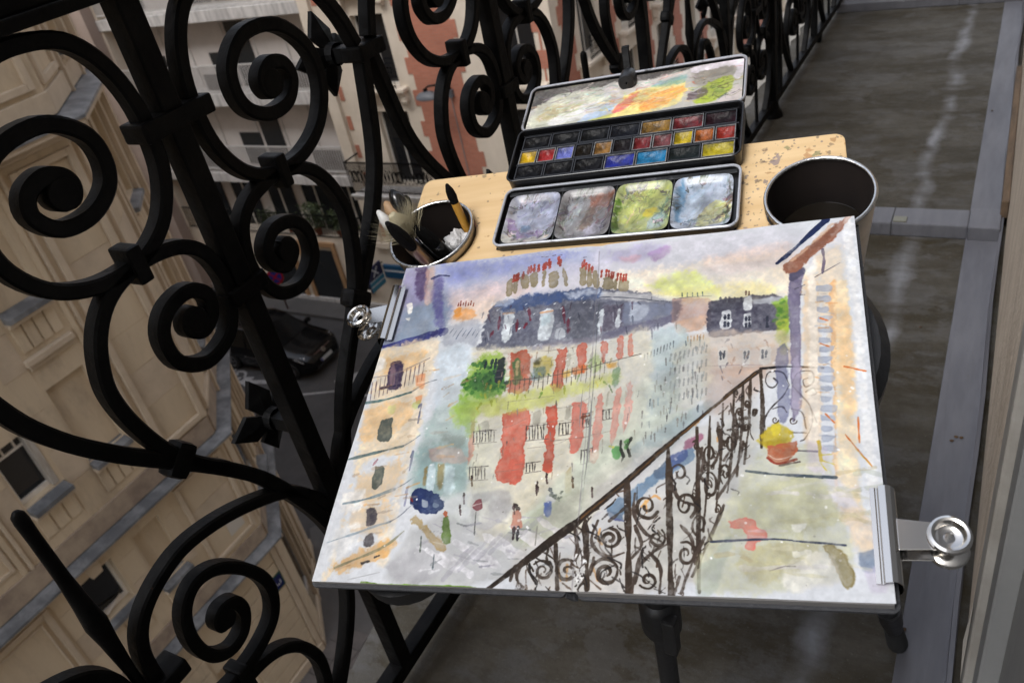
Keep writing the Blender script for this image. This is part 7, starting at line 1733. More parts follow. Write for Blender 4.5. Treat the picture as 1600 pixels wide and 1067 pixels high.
('W',(160,146,100),[(1175,892),(1195,889),(1225,928),(1231,960),(1212,977),(1197,942)],1.9,0.7,5.0,0.26),
('W',(170,180,170),[(944,936),(995,878),(970,989),(926,997)],4.8,0.47,6.4,0.0),
('W',(216,214,226),[(1179,725),(1227,762),(1278,874),(1253,901),(1211,820)],4.7,0.65,6.3,0.0),
('W',(236,210,170),[(1212,806),(1261,820),(1270,901),(1241,902)],7.6,0.56,7.1,0.0),
('W',(126,140,160),[(1241,904),(1276,898),(1283,927),(1261,943),(1244,934)],3.7,0.65,4.9,0.09),
('W',(206,196,214),[(1250,941),(1284,933),(1286,977),(1257,985)],4.3,0.47,4.8,0.0),
('W',(236,232,228),[(1096,932),(1182,903),(1202,968),(1106,984)],4.5,0.56,7.0,0.0),
('W',(236,234,228),[(1117,849),(1146,843),(1143,857),(1123,863)],1.6,0.65,3.2,0.0),
('W',(236,234,228),[(1116,907),(1151,901),(1148,914),(1121,918)],1.5,0.65,3.1,0.0),
('W',(222,132,120),[(992,842),(1014,832),(1044,838),(1047,856),(1067,860),(1070,877),(1047,889),(1041,906),(1023,900),(1029,881),(1021,861),(995,858)],1.6,0.67,4.3,0.2),
('S',(70,78,100),[(956,888),(1008,884),(1072,880),(1146,884),(1218,889)],4.8,3.8,0.85,0),
('S',(80,92,100),[(1028,724),(1101,734),(1209,742)],6.1,6.1,0.8,0),
('S',(70,66,80),[(1124,676),(1176,680)],4.1,4.1,0.8,0),
('S',(90,80,70),[(1071,948),(1102,937),(1120,936)],1.8,2.3,0.6,0),
('W',(220,205,226),[(1159,654),(1195,671),(1192,725),(1158,724)],4.2,0.47,5.6,0.0),
('W',(206,184,56),[(1057,635),(1077,616),(1098,607),(1120,621),(1130,647),(1110,666),(1073,668),(1057,658)],4.4,0.82,8.3,0.0),
('W',(160,140,40),[(1068,652),(1110,643),(1114,666),(1076,668)],4.4,0.47,5.9,0.0),
('W',(238,220,70),[(1084,613),(1104,610),(1101,630),(1085,636)],3.6,0.65,4.8,0.0),
('W',(190,110,76),[(1075,665),(1130,653),(1138,654),(1129,688),(1110,706),(1086,706),(1073,687)],1.7,0.79,4.6,0.2),
('S',(150,62,46),[(1073,693),(1095,708),(1134,698)],6.2,5.2,0.85,0),
('S',(236,214,200),[(1074,685),(1095,697),(1131,688)],2.3,2.1,0.7,0),
('S',(86,70,70),[(1099,712),(1141,704)],5.1,3.1,0.75,0),
('S',(206,176,50),[(1180,655),(1183,702)],8.2,6.1,0.7,0),
('S',(206,190,60),[(1181,689),(1204,687)],3.0,2.0,0.7,0),
('S',(206,190,60),[(1185,702),(1208,711)],3.0,2.0,0.7,0),
('S',(206,190,60),[(1182,708),(1192,726)],3.0,2.0,0.7,0),
('S',(120,160,50),[(138,1003),(170,1005),(273,1006),(435,1006)],8.1,5.8,0.85,0),
('D',(120,110,110),789,659,542,335,70,2.2,0.5),
('D',(244,242,240),713,657,557,313,120,3.9,0.7),
('S',(150,146,150),[(626,20),(638,311),(651,690),(661,1010)],3.3,3.3,0.5,0),  # page fold: crease shade put into the colour as a grey line
('S',(44,38,36),[(898,898),(900,915),(900,931)],3.1,1.3,0.5560884049443824,0.05),
('S',(62,50,40),[(537,984),(533,1000),(550,1004)],3.7,3.9,0.5158277394710481,0.05),
('S',(62,50,40),[(917,862),(911,873),(898,883)],2.6,1.2,0.5356314556541916,0.05),
('S',(44,38,36),[(692,850),(703,864),(703,878)],5.2,4.5,0.6414509897150074,0.05),
('S',(62,50,40),[(792,879),(792,897),(795,915)],4.4,2.9,0.6427990695307487,0.05),
('S',(84,64,48),[(897,783),(895,796),(892,810)],3.6,2.6,0.7736620082203842,0.05),
('S',(84,64,48),[(1029,566),(1019,571),(1019,577)],1.4,1.5,0.8711672604752317,0.05),
('S',(60,50,46),[(874,725),(878,736),(870,746)],4.6,3.3,0.5336961744991792,0.05),
('S',(44,38,36),[(940,740),(940,753),(948,766)],3.2,3.6,0.8958452134338388,0.05),
('S',(44,38,36),[(726,885),(725,903),(740,920)],5.2,3.3,0.6554071681119739,0.05),
('S',(44,38,36),[(1027,599),(1014,609),(1008,619)],2.9,3.1,0.7536270886374765,0.05),
('S',(60,50,46),[(843,834),(827,847),(818,860)],4.2,2.0,0.7515980956581136,0.05),
('S',(44,38,36),[(683,963),(691,978),(695,992)],3.1,2.0,0.8464478255040446,0.05),
('S',(84,64,48),[(839,862),(849,873),(863,883)],4.1,2.8,0.5791172645941429,0.05),
('S',(62,50,40),[(843,903),(837,910),(831,916)],2.3,2.7,0.7558372563766114,0.05),
('S',(88,76,68),[(886,960),(875,976),(880,990)],2.6,3.0,0.5695608557658818,0.05),
('S',(44,38,36),[(673,885),(677,893),(694,901)],1.9,2.8,0.510651619722667,0.05),
('S',(60,50,46),[(686,831),(676,849),(680,867)],4.9,1.6,0.7630950911622588,0.05),
('S',(60,50,46),[(991,689),(985,701),(985,714)],4.1,2.4,0.7441534161347657,0.05),
('S',(88,76,68),[(702,891),(697,901),(684,911)],2.8,3.1,0.5571453895168389,0.05),
('S',(84,64,48),[(650,935),(657,943),(673,952)],3.6,3.7,0.8103167443380926,0.05),
('S',(60,50,46),[(725,822),(719,829),(713,836)],5.1,3.3,0.5444379228939968,0.05),
('S',(44,38,36),[(832,849),(827,859),(839,869)],2.8,3.7,0.8973302718627707,0.05),
('S',(44,38,36),[(1010,603),(996,612),(992,622)],1.6,2.6,0.5135877283263487,0.05),
('S',(44,38,36),[(818,944),(826,955),(826,966)],2.6,2.6,0.8469019541604141,0.05),
('S',(84,64,48),[(775,808),(778,828),(769,847)],1.9,2.2,0.7892795516929345,0.05),
('S',(44,38,36),[(1021,529),(1012,536),(1006,545)],4.3,2.4,0.699292640268674,0.05),
('S',(84,64,48),[(926,772),(928,783),(921,793)],1.9,1.8,0.7864771192973137,0.05),
('S',(84,64,48),[(578,999),(571,1014),(570,1005)],5.8,4.0,0.5808161425531326,0.05),
('S',(44,38,36),[(920,800),(932,812),(927,824)],3.6,2.5,0.6702105280349404,0.05),
('S',(60,50,46),[(685,939),(673,954),(680,968)],3.1,3.6,0.7399787766729895,0.05),
('S',(60,50,46),[(748,849),(752,857),(768,865)],3.1,3.9,0.7320538248257262,0.05),
('S',(62,50,40),[(1032,529),(1041,546),(1039,561)],1.4,1.9,0.571038373339092,0.05),
('S',(88,76,68),[(799,973),(791,986),(775,999)],2.2,3.1,0.6908849473529713,0.05),
('S',(44,38,36),[(979,806),(980,816),(974,826)],1.5,2.7,0.6852141919728394,0.05),
('S',(44,38,36),[(734,926),(762,938),(765,950)],5.2,3.6,0.7149625974578434,0.05),
('S',(62,50,40),[(862,989),(850,1001),(856,1000)],2.1,1.6,0.6893482745233184,0.05),
('S',(62,50,40),[(1014,663),(1012,679),(1007,694)],1.8,1.1,0.801579295641205,0.05),
('S',(62,50,40),[(703,811),(680,824),(680,836)],3.0,2.9,0.7042307993949537,0.05),
('S',(84,64,48),[(523,966),(532,982),(538,997)],4.0,3.3,0.5922578447633902,0.05),
('S',(44,38,36),[(810,902),(810,924),(813,945)],3.7,3.9,0.852453453673284,0.05),
('S',(88,76,68),[(1005,559),(991,567),(989,577)],4.3,3.3,0.5793021296052825,0.05),
('S',(62,50,40),[(537,939),(559,950),(568,961)],4.7,3.3,0.7671965335544084,0.05),
('S',(84,64,48),[(816,780),(821,792),(824,804)],4.1,2.3,0.5012948853121268,0.05),
('S',(60,50,46),[(544,995),(539,1018),(532,1005)],5.9,1.9,0.5734071463799999,0.05),
('S',(60,50,46),[(887,926),(879,932),(874,939)],4.1,2.4,0.6003084201600987,0.05),
('S',(88,76,68),[(957,833),(952,840),(961,847)],3.9,3.2,0.5350716889832121,0.05),
('S',(88,76,68),[(895,948),(902,963),(905,978)],2.9,1.9,0.8391168636619107,0.05),
('S',(62,50,40),[(520,951),(503,968),(489,985)],5.6,3.5,0.5348559543867082,0.05),
('S',(44,38,36),[(799,809),(795,830),(791,851)],3.9,2.2,0.738642210178113,0.05),
('S',(44,38,36),[(556,943),(561,967),(579,990)],5.9,5.1,0.8080947193956254,0.05),
('S',(62,50,40),[(960,671),(964,678),(974,685)],1.7,1.3,0.5873208637890769,0.05),
('S',(60,50,46),[(700,880),(718,890),(726,900)],4.8,2.9,0.7892510469499192,0.05),
('S',(84,64,48),[(1035,684),(1035,689),(1025,695)],1.3,2.5,0.6826668639874548,0.05),
('S',(84,64,48),[(600,906),(609,922),(615,938)],2.9,3.9,0.5148031271090645,0.05),
('S',(44,38,36),[(870,917),(875,929),(871,940)],3.7,2.1,0.5689797604956373,0.05),
('S',(44,38,36),[(1003,642),(1004,659),(1003,677)],2.7,2.7,0.5441462951562676,0.05),
('S',(44,38,36),[(730,962),(728,974),(740,986)],3.2,2.2,0.7093760469843899,0.05),
('S',(60,50,46),[(668,906),(677,933),(674,959)],4.6,1.8,0.6463233566489317,0.05),
('S',(84,64,48),[(638,984),(646,991),(658,998)],3.3,3.6,0.730493177721573,0.05),
('S',(84,64,48),[(838,829),(828,843),(832,857)],2.6,2.1,0.8589158355161299,0.05),
('S',(62,50,40),[(739,787),(731,799),(716,812)],4.1,3.0,0.8588343202848605,0.05),
('S',(84,64,48),[(691,971),(709,984),(725,996)],2.6,4.0,0.5357378764937815,0.05),
('S',(44,38,36),[(893,732),(905,744),(900,755)],3.6,3.2,0.5080244347464177,0.05),
('S',(44,38,36),[(788,955),(810,965),(815,976)],3.7,3.2,0.7212217628389292,0.05),
('S',(84,64,48),[(640,880),(660,902),(658,923)],2.2,4.4,0.6930960523743555,0.05),
('S',(62,50,40),[(930,912),(932,928),(930,945)],1.5,3.1,0.5776248607592602,0.05),
('S',(88,76,68),[(730,951),(734,962),(726,974)],1.9,2.8,0.5429048875314226,0.05),
('S',(88,76,68),[(919,879),(927,886),(936,894)],1.6,1.5,0.5204315867884205,0.05),
('S',(60,50,46),[(817,968),(829,979),(843,989)],2.8,2.6,0.614299707073767,0.05),
('S',(62,50,40),[(705,934),(704,950),(700,966)],5.3,2.9,0.5989226447318857,0.05),
('S',(44,38,36),[(749,943),(724,958),(722,972)],4.2,2.7,0.7559565163450452,0.05),
('S',(44,38,36),[(787,759),(788,776),(789,794)],1.9,3.1,0.5349104248891257,0.05),
('S',(44,38,36),[(633,865),(659,877),(667,890)],3.0,4.0,0.8760882110298989,0.05),
('S',(44,38,36),[(812,919),(815,925),(826,931)],2.2,1.6,0.6470423158292135,0.05),
('S',(44,38,36),[(866,841),(874,856),(868,871)],2.5,1.5,0.5549636572053948,0.05),
('S',(84,64,48),[(714,882),(713,902),(730,922)],4.5,4.1,0.6056861575855075,0.05),
('S',(88,76,68),[(822,874),(820,882),(807,890)],4.6,2.0,0.8625104215886479,0.05),
('S',(62,50,40),[(994,648),(1006,654),(1005,659)],3.4,3.2,0.8755914937186022,0.05),
('S',(62,50,40),[(765,878),(752,891),(739,905)],4.2,3.1,0.6093195116159345,0.05),
('S',(88,76,68),[(835,896),(833,910),(837,925)],4.3,2.6,0.5328675449635101,0.05),
('S',(44,38,36),[(764,972),(772,991),(779,1003)],2.9,1.6,0.6676130319719329,0.05),
('S',(60,50,46),[(812,818),(806,828),(794,838)],2.4,1.6,0.7155446310217713,0.05),
('S',(62,50,40),[(658,837),(654,851),(669,864)],4.5,4.3,0.7164114873255228,0.05),
('S',(44,38,36),[(890,929),(899,939),(897,948)],1.9,1.4,0.5438128647344891,0.05),
('S',(44,38,36),[(996,767),(1012,774),(1010,781)],3.7,1.1,0.706186421882563,0.05),
('S',(88,76,68),[(1019,522),(1013,531),(1015,541)],3.9,3.5,0.7275040211675263,0.05),
('S',(84,64,48),[(550,959),(551,976),(555,993)],4.0,2.4,0.6995910382945143,0.05),
('S',(84,64,48),[(871,786),(868,801),(865,816)],1.8,3.7,0.5365303691120047,0.05),
('S',(84,64,48),[(554,1002),(569,1015),(588,1004)],2.8,1.9,0.895377937735313,0.05),
('S',(62,50,40),[(970,588),(977,600),(977,612)],3.3,3.2,0.8839626026290948,0.05),
('S',(62,50,40),[(1000,634),(1006,639),(1009,643)],2.0,1.2,0.883724298872465,0.05),
('S',(44,38,36),[(862,735),(873,752),(873,768)],2.3,3.6,0.8716158623405685,0.05),
('S',(60,50,46),[(570,939),(579,956),(576,974)],3.8,2.9,0.8318824700211984,0.05),
('S',(44,38,36),[(682,866),(707,877),(711,889)],4.6,4.3,0.7797266434303338,0.05),
('S',(60,50,46),[(758,1003),(754,1013),(758,1004)],2.6,3.8,0.8022444101303297,0.05),
('S',(44,38,36),[(984,665),(968,672),(971,679)],2.9,2.2,0.8049288115821293,0.05),
('S',(88,76,68),[(694,915),(678,925),(676,934)],4.9,4.3,0.6871639790321118,0.05),
('S',(88,76,68),[(832,877),(823,889),(828,901)],2.2,3.4,0.693161648913418,0.05),
('S',(84,64,48),[(553,989),(560,1010),(569,1004)],5.6,3.9,0.5347484703058738,0.05),
('S',(62,50,40),[(987,554),(979,565),(966,576)],3.4,2.1,0.6723981147518088,0.05),
('S',(62,50,40),[(739,893),(741,914),(743,934)],2.7,3.8,0.7678099492394971,0.05),
('S',(88,76,68),[(958,679),(955,688),(964,698)],2.8,1.9,0.6622443044850024,0.05),
('S',(44,38,36),[(839,992),(861,1000),(860,1000)],2.3,1.7,0.576872227168546,0.05),
('S',(60,50,46),[(919,751),(916,762),(914,774)],2.3,2.3,0.5459604679956385,0.05),
('S',(62,50,40),[(671,844),(669,864),(675,883)],4.9,2.9,0.7553817118481517,0.05),
('S',(84,64,48),[(850,909),(844,926),(843,943)],2.9,3.4,0.6784861129793002,0.05),
('S',(44,38,36),[(972,596),(975,614),(982,632)],3.7,1.4,0.618660647841637,0.05),
('S',(62,50,40),[(668,907),(667,921),(663,935)],4.7,2.6,0.5244864331815358,0.05),
('S',(62,50,40),[(544,928),(553,957),(572,985)],2.3,2.9,0.6476511394915052,0.05),
('S',(60,50,46),[(952,887),(944,893),(942,897)],3.7,3.0,0.6934521454235822,0.05),
('S',(60,50,46),[(816,897),(811,910),(810,924)],4.6,1.8,0.8284496662451084,0.05),
('S',(84,64,48),[(612,995),(604,1009),(582,1006)],3.2,3.9,0.6165318732696553,0.05),
('S',(44,38,36),[(601,995),(620,1011),(614,1004)],2.9,2.9,0.89459969550881,0.05),
('S',(88,76,68),[(1034,504),(1028,516),(1034,529)],4.2,2.7,0.6077744744912135,0.05),
('S',(60,50,46),[(872,833),(873,852),(874,871)],2.3,2.7,0.7179013319865849,0.05),
('S',(62,50,40),[(943,899),(941,904),(934,909)],2.7,2.0,0.5404631354947786,0.05),
('S',(44,38,36),[(739,853),(715,866),(715,879)],3.9,4.0,0.671218685656537,0.05),
('S',(44,38,36),[(747,969),(766,980),(776,991)],4.5,2.9,0.5612582081133946,0.05),
('S',(88,76,68),[(796,901),(816,914),(827,926)],3.1,2.7,0.6760117504035321,0.05),
('S',(62,50,40),[(945,734),(954,741),(958,747)],2.0,1.5,0.7236356035379978,0.05),
('S',(62,50,40),[(674,910),(664,930),(668,951)],1.9,1.6,0.8688279966360369,0.05),
('S',(88,76,68),[(521,952),(532,979),(530,1005)],5.9,2.1,0.6806004163192592,0.05),
('S',(88,76,68),[(883,938),(882,954),(884,970)],2.1,2.5,0.7033316071381541,0.05),
('S',(44,38,36),[(693,1002),(671,1016),(665,1006)],4.5,3.1,0.8186153976005778,0.05),
('S',(84,64,48),[(855,767),(859,779),(850,791)],2.0,1.8,0.8983619832336147,0.05),
('S',(84,64,48),[(1036,504),(1034,515),(1041,526)],2.9,1.4,0.7456993342547802,0.05),
('S',(62,50,40),[(738,941),(761,952),(766,963)],2.1,3.4,0.684891556544754,0.05),
('S',(60,50,46),[(976,626),(992,633),(988,638)],2.9,1.4,0.6362174379284897,0.05),
('S',(44,38,36),[(561,967),(581,985),(578,1003)],3.4,2.9,0.8104737513988491,0.05),
('S',(62,50,40),[(834,919),(838,924),(847,930)],2.6,3.7,0.7687203263710514,0.05),
('S',(88,76,68),[(809,895),(791,908),(784,921)],1.8,2.2,0.5373228839545123,0.05),
('S',(88,76,68),[(854,750),(833,762),(832,774)],4.2,2.1,0.6123246952287642,0.05),
('S',(88,76,68),[(950,859),(952,872),(957,885)],3.8,2.7,0.6123488674502438,0.05),
('S',(60,50,46),[(1036,656),(1031,664),(1019,673)],1.5,1.9,0.8854068138135822,0.05),
('S',(44,38,36),[(1048,509),(1047,514),(1059,521)],2.7,3.4,0.8246032431056374,0.05),
('S',(44,38,36),[(603,937),(612,952),(599,967)],3.7,3.4,0.7680717657757463,0.05),
('S',(60,50,46),[(680,984),(675,996),(676,1005)],4.2,3.9,0.6634933262194589,0.05),
('S',(88,76,68),[(587,966),(583,980),(591,992)],5.0,2.5,0.5248194970588047,0.05),
('S',(62,50,40),[(1036,619),(1037,632),(1043,646)],2.3,1.7,0.8552024795587829,0.05),
('S',(84,64,48),[(769,853),(776,866),(771,879)],3.0,2.3,0.8220607664740606,0.05),
('S',(44,38,36),[(571,931),(599,946),(613,962)],3.1,2.8,0.6844960490229057,0.05),
('S',(84,64,48),[(625,917),(625,939),(619,961)],2.1,2.4,0.8237119281424514,0.05),
('S',(62,50,40),[(582,914),(608,930),(624,945)],4.8,1.7,0.8495672529368969,0.05),
('S',(84,64,48),[(900,997),(900,1003),(889,999)],3.4,1.1,0.8782270374462804,0.05),
('S',(60,50,46),[(940,723),(931,737),(934,751)],3.4,1.2,0.6065306273326938,0.05),
('S',(88,76,68),[(666,866),(654,884),(660,902)],4.8,2.8,0.5347008164286722,0.05),
('S',(62,50,40),[(856,788),(857,800),(851,812)],4.5,3.8,0.526010437662361,0.05),
('S',(84,64,48),[(760,765),(741,772),(746,780)],5.1,1.8,0.7309905760349185,0.05),
('S',(88,76,68),[(860,870),(841,881),(841,891)],3.2,2.3,0.5303243636747794,0.05),
('S',(72,58,46),[(1026,585),(1025,588),(1026,591),(1027,592),(1028,592),(1029,591),(1030,589),(1030,587),(1029,585),(1029,585),(1028,585),(1027,586),(1027,587),(1027,588),(1028,589)],4.5,3.2,0.88,0),
('S',(72,58,46),[(967,624),(965,621),(964,616),(964,612),(966,609),(967,608),(969,609),(970,611),(970,614),(970,617),(969,618),(968,619),(967,618),(967,616),(967,615)],4.7,3.3,0.88,0),
('S',(72,58,46),[(979,646),(979,651),(980,656),(981,660),(984,660),(985,659),(986,656),(987,652),(986,649),(985,647),(983,647),(982,649),(982,651),(982,652),(983,653)],5.1,3.5,0.88,0),
('S',(72,58,46),[(992,727),(992,731),(991,735),(990,737),(988,737),(987,735),(986,732),(986,729),(987,727),(988,727),(989,727),(990,728),(990,730),(990,731),(989,732)],3.9,2.7,0.88,0),
('S',(72,58,46),[(1022,605),(1021,612),(1023,617),(1025,621),(1028,621),(1030,618),(1031,614),(1030,610),(1029,606),(1028,605),(1026,606),(1025,607),(1025,610),(1026,612),(1026,613)],4.4,3.1,0.88,0),
('S',(72,58,46),[(995,682),(997,684),(998,687),(998,690),(997,692),(996,694),(995,693),(994,692),(993,690),(994,688),(994,687),(995,687),(995,687),(996,688),(996,689)],5.0,3.5,0.88,0),
('S',(72,58,46),[(1011,570),(1011,576),(1013,580),(1016,581),(1018,580),(1019,576),(1019,572),(1019,569),(1017,567),(1016,567),(1015,568),(1014,570),(1014,572),(1015,574),(1015,574)],4.9,3.4,0.88,0),
('S',(72,58,46),[(929,875),(930,872),(929,869),(928,867),(927,866),(925,867),(925,869),(924,871),(925,873),(926,874),(927,874),(927,873),(927,872),(927,871),(927,871)],3.2,2.2,0.88,0),
('S',(72,58,46),[(945,776),(944,781),(944,786),(946,789),(948,790),(950,789),(951,787),(952,783),(951,780),(950,778),(949,778),(948,779),(947,781),(947,783),(948,784)],4.1,2.9,0.88,0),
('S',(72,58,46),[(917,914),(916,909),(916,904),(917,900),(919,898),(921,899),(923,901),(924,905),(923,908),(922,910),(921,911),(920,910),(919,908),(919,907),(919,905)],4.4,3.1,0.88,0),
('S',(72,58,46),[(952,714),(953,718),(955,719),(957,719),(958,717),(958,714),(958,711),(957,709),(956,709),(955,709),(954,711),(954,712),(955,714),(955,714),(956,714)],3.8,2.7,0.88,0),
('S',(72,58,46),[(1042,582),(1044,585),(1047,585),(1049,583),(1050,578),(1050,574),(1049,570),(1047,569),(1046,569),(1044,571),(1044,574),(1044,577),(1045,578),(1046,578),(1047,578)],3.8,2.7,0.88,0),
('S',(72,58,46),[(1030,546),(1033,545),(1035,547),(1036,551),(1036,556),(1036,560),(1034,562),(1032,562),(1031,560),(1030,557),(1031,554),(1031,553),(1032,552),(1033,553),(1033,554)],4.7,3.3,0.88,0),
('S',(72,58,46),[(1012,646),(1013,645),(1014,642),(1014,639),(1013,637),(1012,636),(1011,636),(1010,637),(1010,639),(1010,641),(1010,642),(1011,642),(1011,642),(1012,641),(1012,640)],3.7,2.6,0.88,0),
('S',(72,58,46),[(943,720),(941,722),(939,721),(938,719),(937,715),(937,712),(938,709),(939,709),(941,709),(942,711),(942,713),(941,715),(941,716),(940,716),(940,715)],5.1,3.6,0.88,0),
('S',(72,58,46),[(910,649),(913,645),(917,644),(920,648),(922,654),(922,660),(921,664),(918,666),(916,666),(915,663),(914,660),(914,656),(915,654),(916,654),(917,655)],4.6,3.2,0.88,0),
('S',(72,58,46),[(1006,532),(1004,530),(1002,525),(1002,520),(1003,517),(1005,515),(1007,515),(1008,518),(1009,521),(1008,523),(1008,525),(1007,526),(1006,525),(1005,524),(1005,522)],5.2,3.6,0.88,0),
('S',(72,58,46),[(928,846),(930,846),(932,845),(933,843),(933,840),(932,837),(931,835),(930,835),(929,836),(928,838),(928,840),(929,841),(930,842),(930,841),(930,841)],3.6,2.5,0.88,0),
('S',(72,58,46),[(1038,610),(1037,606),(1035,605),(1033,607),(1031,610),(1031,613),(1032,616),(1033,618),(1034,619),(1035,617),(1036,615),(1036,613),(1035,612),(1035,611),(1034,612)],3.5,2.4,0.88,0),
('S',(72,58,46),[(1023,663),(1025,662),(1025,659),(1025,656),(1024,654),(1023,653),(1022,654),(1022,655),(1021,657),(1021,658),(1022,659),(1023,660),(1023,659),(1023,658),(1023,658)],3.4,2.4,0.88,0),
('S',(72,58,46),[(1035,561),(1036,554),(1035,549),(1033,545),(1030,544),(1028,546),(1027,550),(1027,555),(1028,558),(1029,560),(1031,560),(1032,558),(1032,556),(1032,554),(1031,553)],4.5,3.2,0.88,0),
('S',(72,58,46),[(1018,585),(1017,588),(1016,591),(1016,595),(1017,598),(1019,600),(1020,599),(1021,597),(1021,594),(1021,592),(1020,591),(1020,590),(1019,591),(1019,592),(1019,593)],5.5,3.8,0.88,0),
('S',(72,58,46),[(963,673),(965,678),(965,683),(964,687),(962,689),(960,689),(959,686),(958,683),(958,680),(959,678),(960,677),(961,678),(962,679),(962,681),(962,682)],3.4,2.4,0.88,0),
('S',(72,58,46),[(974,817),(974,811),(972,807),(969,805),(966,807),(965,811),(964,815),(965,819),(967,821),(968,821),(970,820),(970,818),(970,815),(970,814),(969,813)],3.2,2.3,0.88,0),
('S',(72,58,46),[(969,718),(971,718),(973,720),(974,723),(974,727),(973,729),(971,731),(970,730),(969,729),(969,727),(969,725),(970,723),(970,723),(971,724),(971,724)],4.6,3.2,0.88,0),
('S',(72,58,46),[(1018,619),(1018,615),(1019,611),(1021,610),(1023,611),(1024,614),(1024,617),(1024,620),(1023,621),(1022,622),(1021,621),(1020,619),(1020,617),(1021,616),(1021,616)],5.4,3.8,0.88,0),
('S',(72,58,46),[(915,768),(918,768),(920,772),(922,777),(922,782),(920,786),(918,788),(916,787),(915,784),(914,781),(914,778),(915,776),(917,776),(917,777),(918,778)],3.7,2.6,0.88,0),
('S',(72,58,46),[(1004,608),(1007,611),(1010,611),(1012,607),(1013,602),(1013,597),(1011,593),(1009,592),(1007,593),(1006,595),(1006,598),(1006,601),(1007,603),(1008,603),(1009,602)],3.4,2.4,0.88,0),
('S',(72,58,46),[(978,721),(979,727),(978,731),(976,734),(974,735),(972,733),(971,730),(971,726),(972,723),(973,722),(974,722),(975,723),(975,725),(975,727),(975,728)],3.5,2.4,0.88,0),
('S',(72,58,46),[(1052,579),(1052,573),(1050,569),(1047,568),(1045,569),(1044,573),(1044,577),(1044,580),(1046,582),(1047,583),(1048,581),(1049,579),(1049,577),(1048,576),(1048,575)],5.3,3.7,0.88,0),
('S',(170,176,190),[(1200,259),(1220,257)],6.5,2.4,0.4,0),
('S',(170,176,190),[(1183,656),(1195,654)],5.2,2.1,0.4,0),
('S',(226,160,90),[(1196,345),(1217,348)],6.2,2.4,0.4,0),
('S',(170,176,190),[(1206,248),(1220,248)],3.3,2.5,0.4,0),
('S',(170,176,190),[(1188,339),(1200,339)],6.2,2.4,0.4,0),
('S',(226,160,90),[(1182,486),(1192,490)],5.1,2.2,0.4,0),
('S',(170,176,190),[(1182,640),(1208,640)],3.5,2.1,0.4,0),
('S',(226,160,90),[(1201,453),(1212,450)],5.7,2.2,0.4,0),
('S',(226,160,90),[(1184,528),(1208,529)],3.3,2.2,0.4,0),
('S',(170,176,190),[(1207,448),(1219,454)],6.0,2.2,0.4,0),
('S',(206,190,170),[(1182,518),(1198,519)],6.4,2.2,0.4,0),
('S',(226,160,90),[(1193,270),(1210,271)],6.6,2.4,0.4,0),
('S',(226,160,90),[(1216,277),(1241,279)],3.5,2.4,0.4,0),
('S',(226,160,90),[(1198,334),(1213,339)],3.0,2.4,0.4,0),
('S',(170,176,190),[(1202,510),(1221,516)],3.4,2.2,0.4,0),
('S',(170,176,190),[(1211,303),(1231,309)],3.8,2.4,0.4,0),
('S',(206,200,210),[(1103,744),(1135,732),(1190,725)],14.2,8.0,0.17616203776735007,0.1),
('S',(196,190,150),[(1048,931),(1103,932),(1142,913)],7.7,7.4,0.3085239105252985,0.1),
('S',(206,200,210),[(1065,779),(1101,775),(1132,778)],6.6,8.0,0.34580598144167574,0.1),
('S',(186,170,130),[(1215,834),(1234,832),(1283,847)],14.7,7.4,0.34406188614277483,0.1),
('S',(196,190,150),[(1098,950),(1126,953),(1181,956)],3.8,7.2,0.3336129508635556,0.1),
('S',(196,190,150),[(1100,713),(1150,711),(1193,713)],11.5,8.1,0.24132488135457725,0.1),
('S',(222,214,190),[(1182,928),(1225,931),(1260,939)],4.4,7.1,0.28776286629374537,0.1),
('S',(206,200,210),[(990,887),(1029,875),(1075,878)],8.4,7.7,0.22094902477668943,0.1),
('S',(196,190,150),[(1093,842),(1145,840),(1189,833)],12.3,7.6,0.2904704842403996,0.1),
('S',(222,214,190),[(1079,901),(1129,898),(1145,908)],11.6,7.5,0.25680390025322036,0.1),
('S',(186,170,130),[(1245,817),(1264,822),(1303,834)],8.0,7.4,0.1658959065317308,0.1),
('S',(206,200,210),[(1108,935),(1129,938),(1179,934)],8.8,7.3,0.27210018237931155,0.1),
('S',(206,200,210),[(1103,769),(1136,760),(1196,750)],5.5,7.9,0.17503065940824827,0.1),
('S',(186,170,130),[(1211,733),(1236,728),(1288,718)],8.7,7.8,0.32524880477330437,0.1),
('S',(196,190,150),[(1176,830),(1227,822),(1259,840)],10.9,7.5,0.338125387268999,0.1),
('S',(170,176,160),[(1248,734),(1274,728),(1338,753)],14.8,7.7,0.31807786103346886,0.1),
('S',(186,170,130),[(967,918),(1003,914),(1035,928)],11.7,7.7,0.33026356763885034,0.1),
('S',(170,176,160),[(1214,768),(1246,771),(1312,757)],15.3,7.6,0.3317320575957515,0.1),
('S',(196,190,150),[(1193,775),(1245,783),(1282,795)],14.2,7.6,0.23652394098906873,0.1),
('S',(196,190,150),[(1066,926),(1127,914),(1153,937)],14.9,7.4,0.15751415677189454,0.1),
('S',(222,214,190),[(1174,708),(1223,707),(1243,722)],9.4,8.0,0.2165498672841416,0.1),
('S',(196,190,150),[(1037,942),(1070,950),(1126,944)],7.3,7.4,0.28547408204821934,0.1),
('S',(196,190,150),[(1212,830),(1232,827),(1278,817)],10.6,7.5,0.3078242312250453,0.1),
('S',(206,200,210),[(1152,777),(1193,786),(1250,763)],11.0,7.7,0.31524503665915304,0.1),
('S',(206,200,210),[(1017,943),(1040,945),(1101,939)],14.6,7.5,0.29745128787285935,0.1),
('S',(196,190,150),[(1170,774),(1193,764),(1248,781)],7.2,7.7,0.20612376765235435,0.1),
('S',(206,200,210),[(1031,863),(1053,862),(1106,861)],4.7,7.7,0.3008530776909367,0.1)]
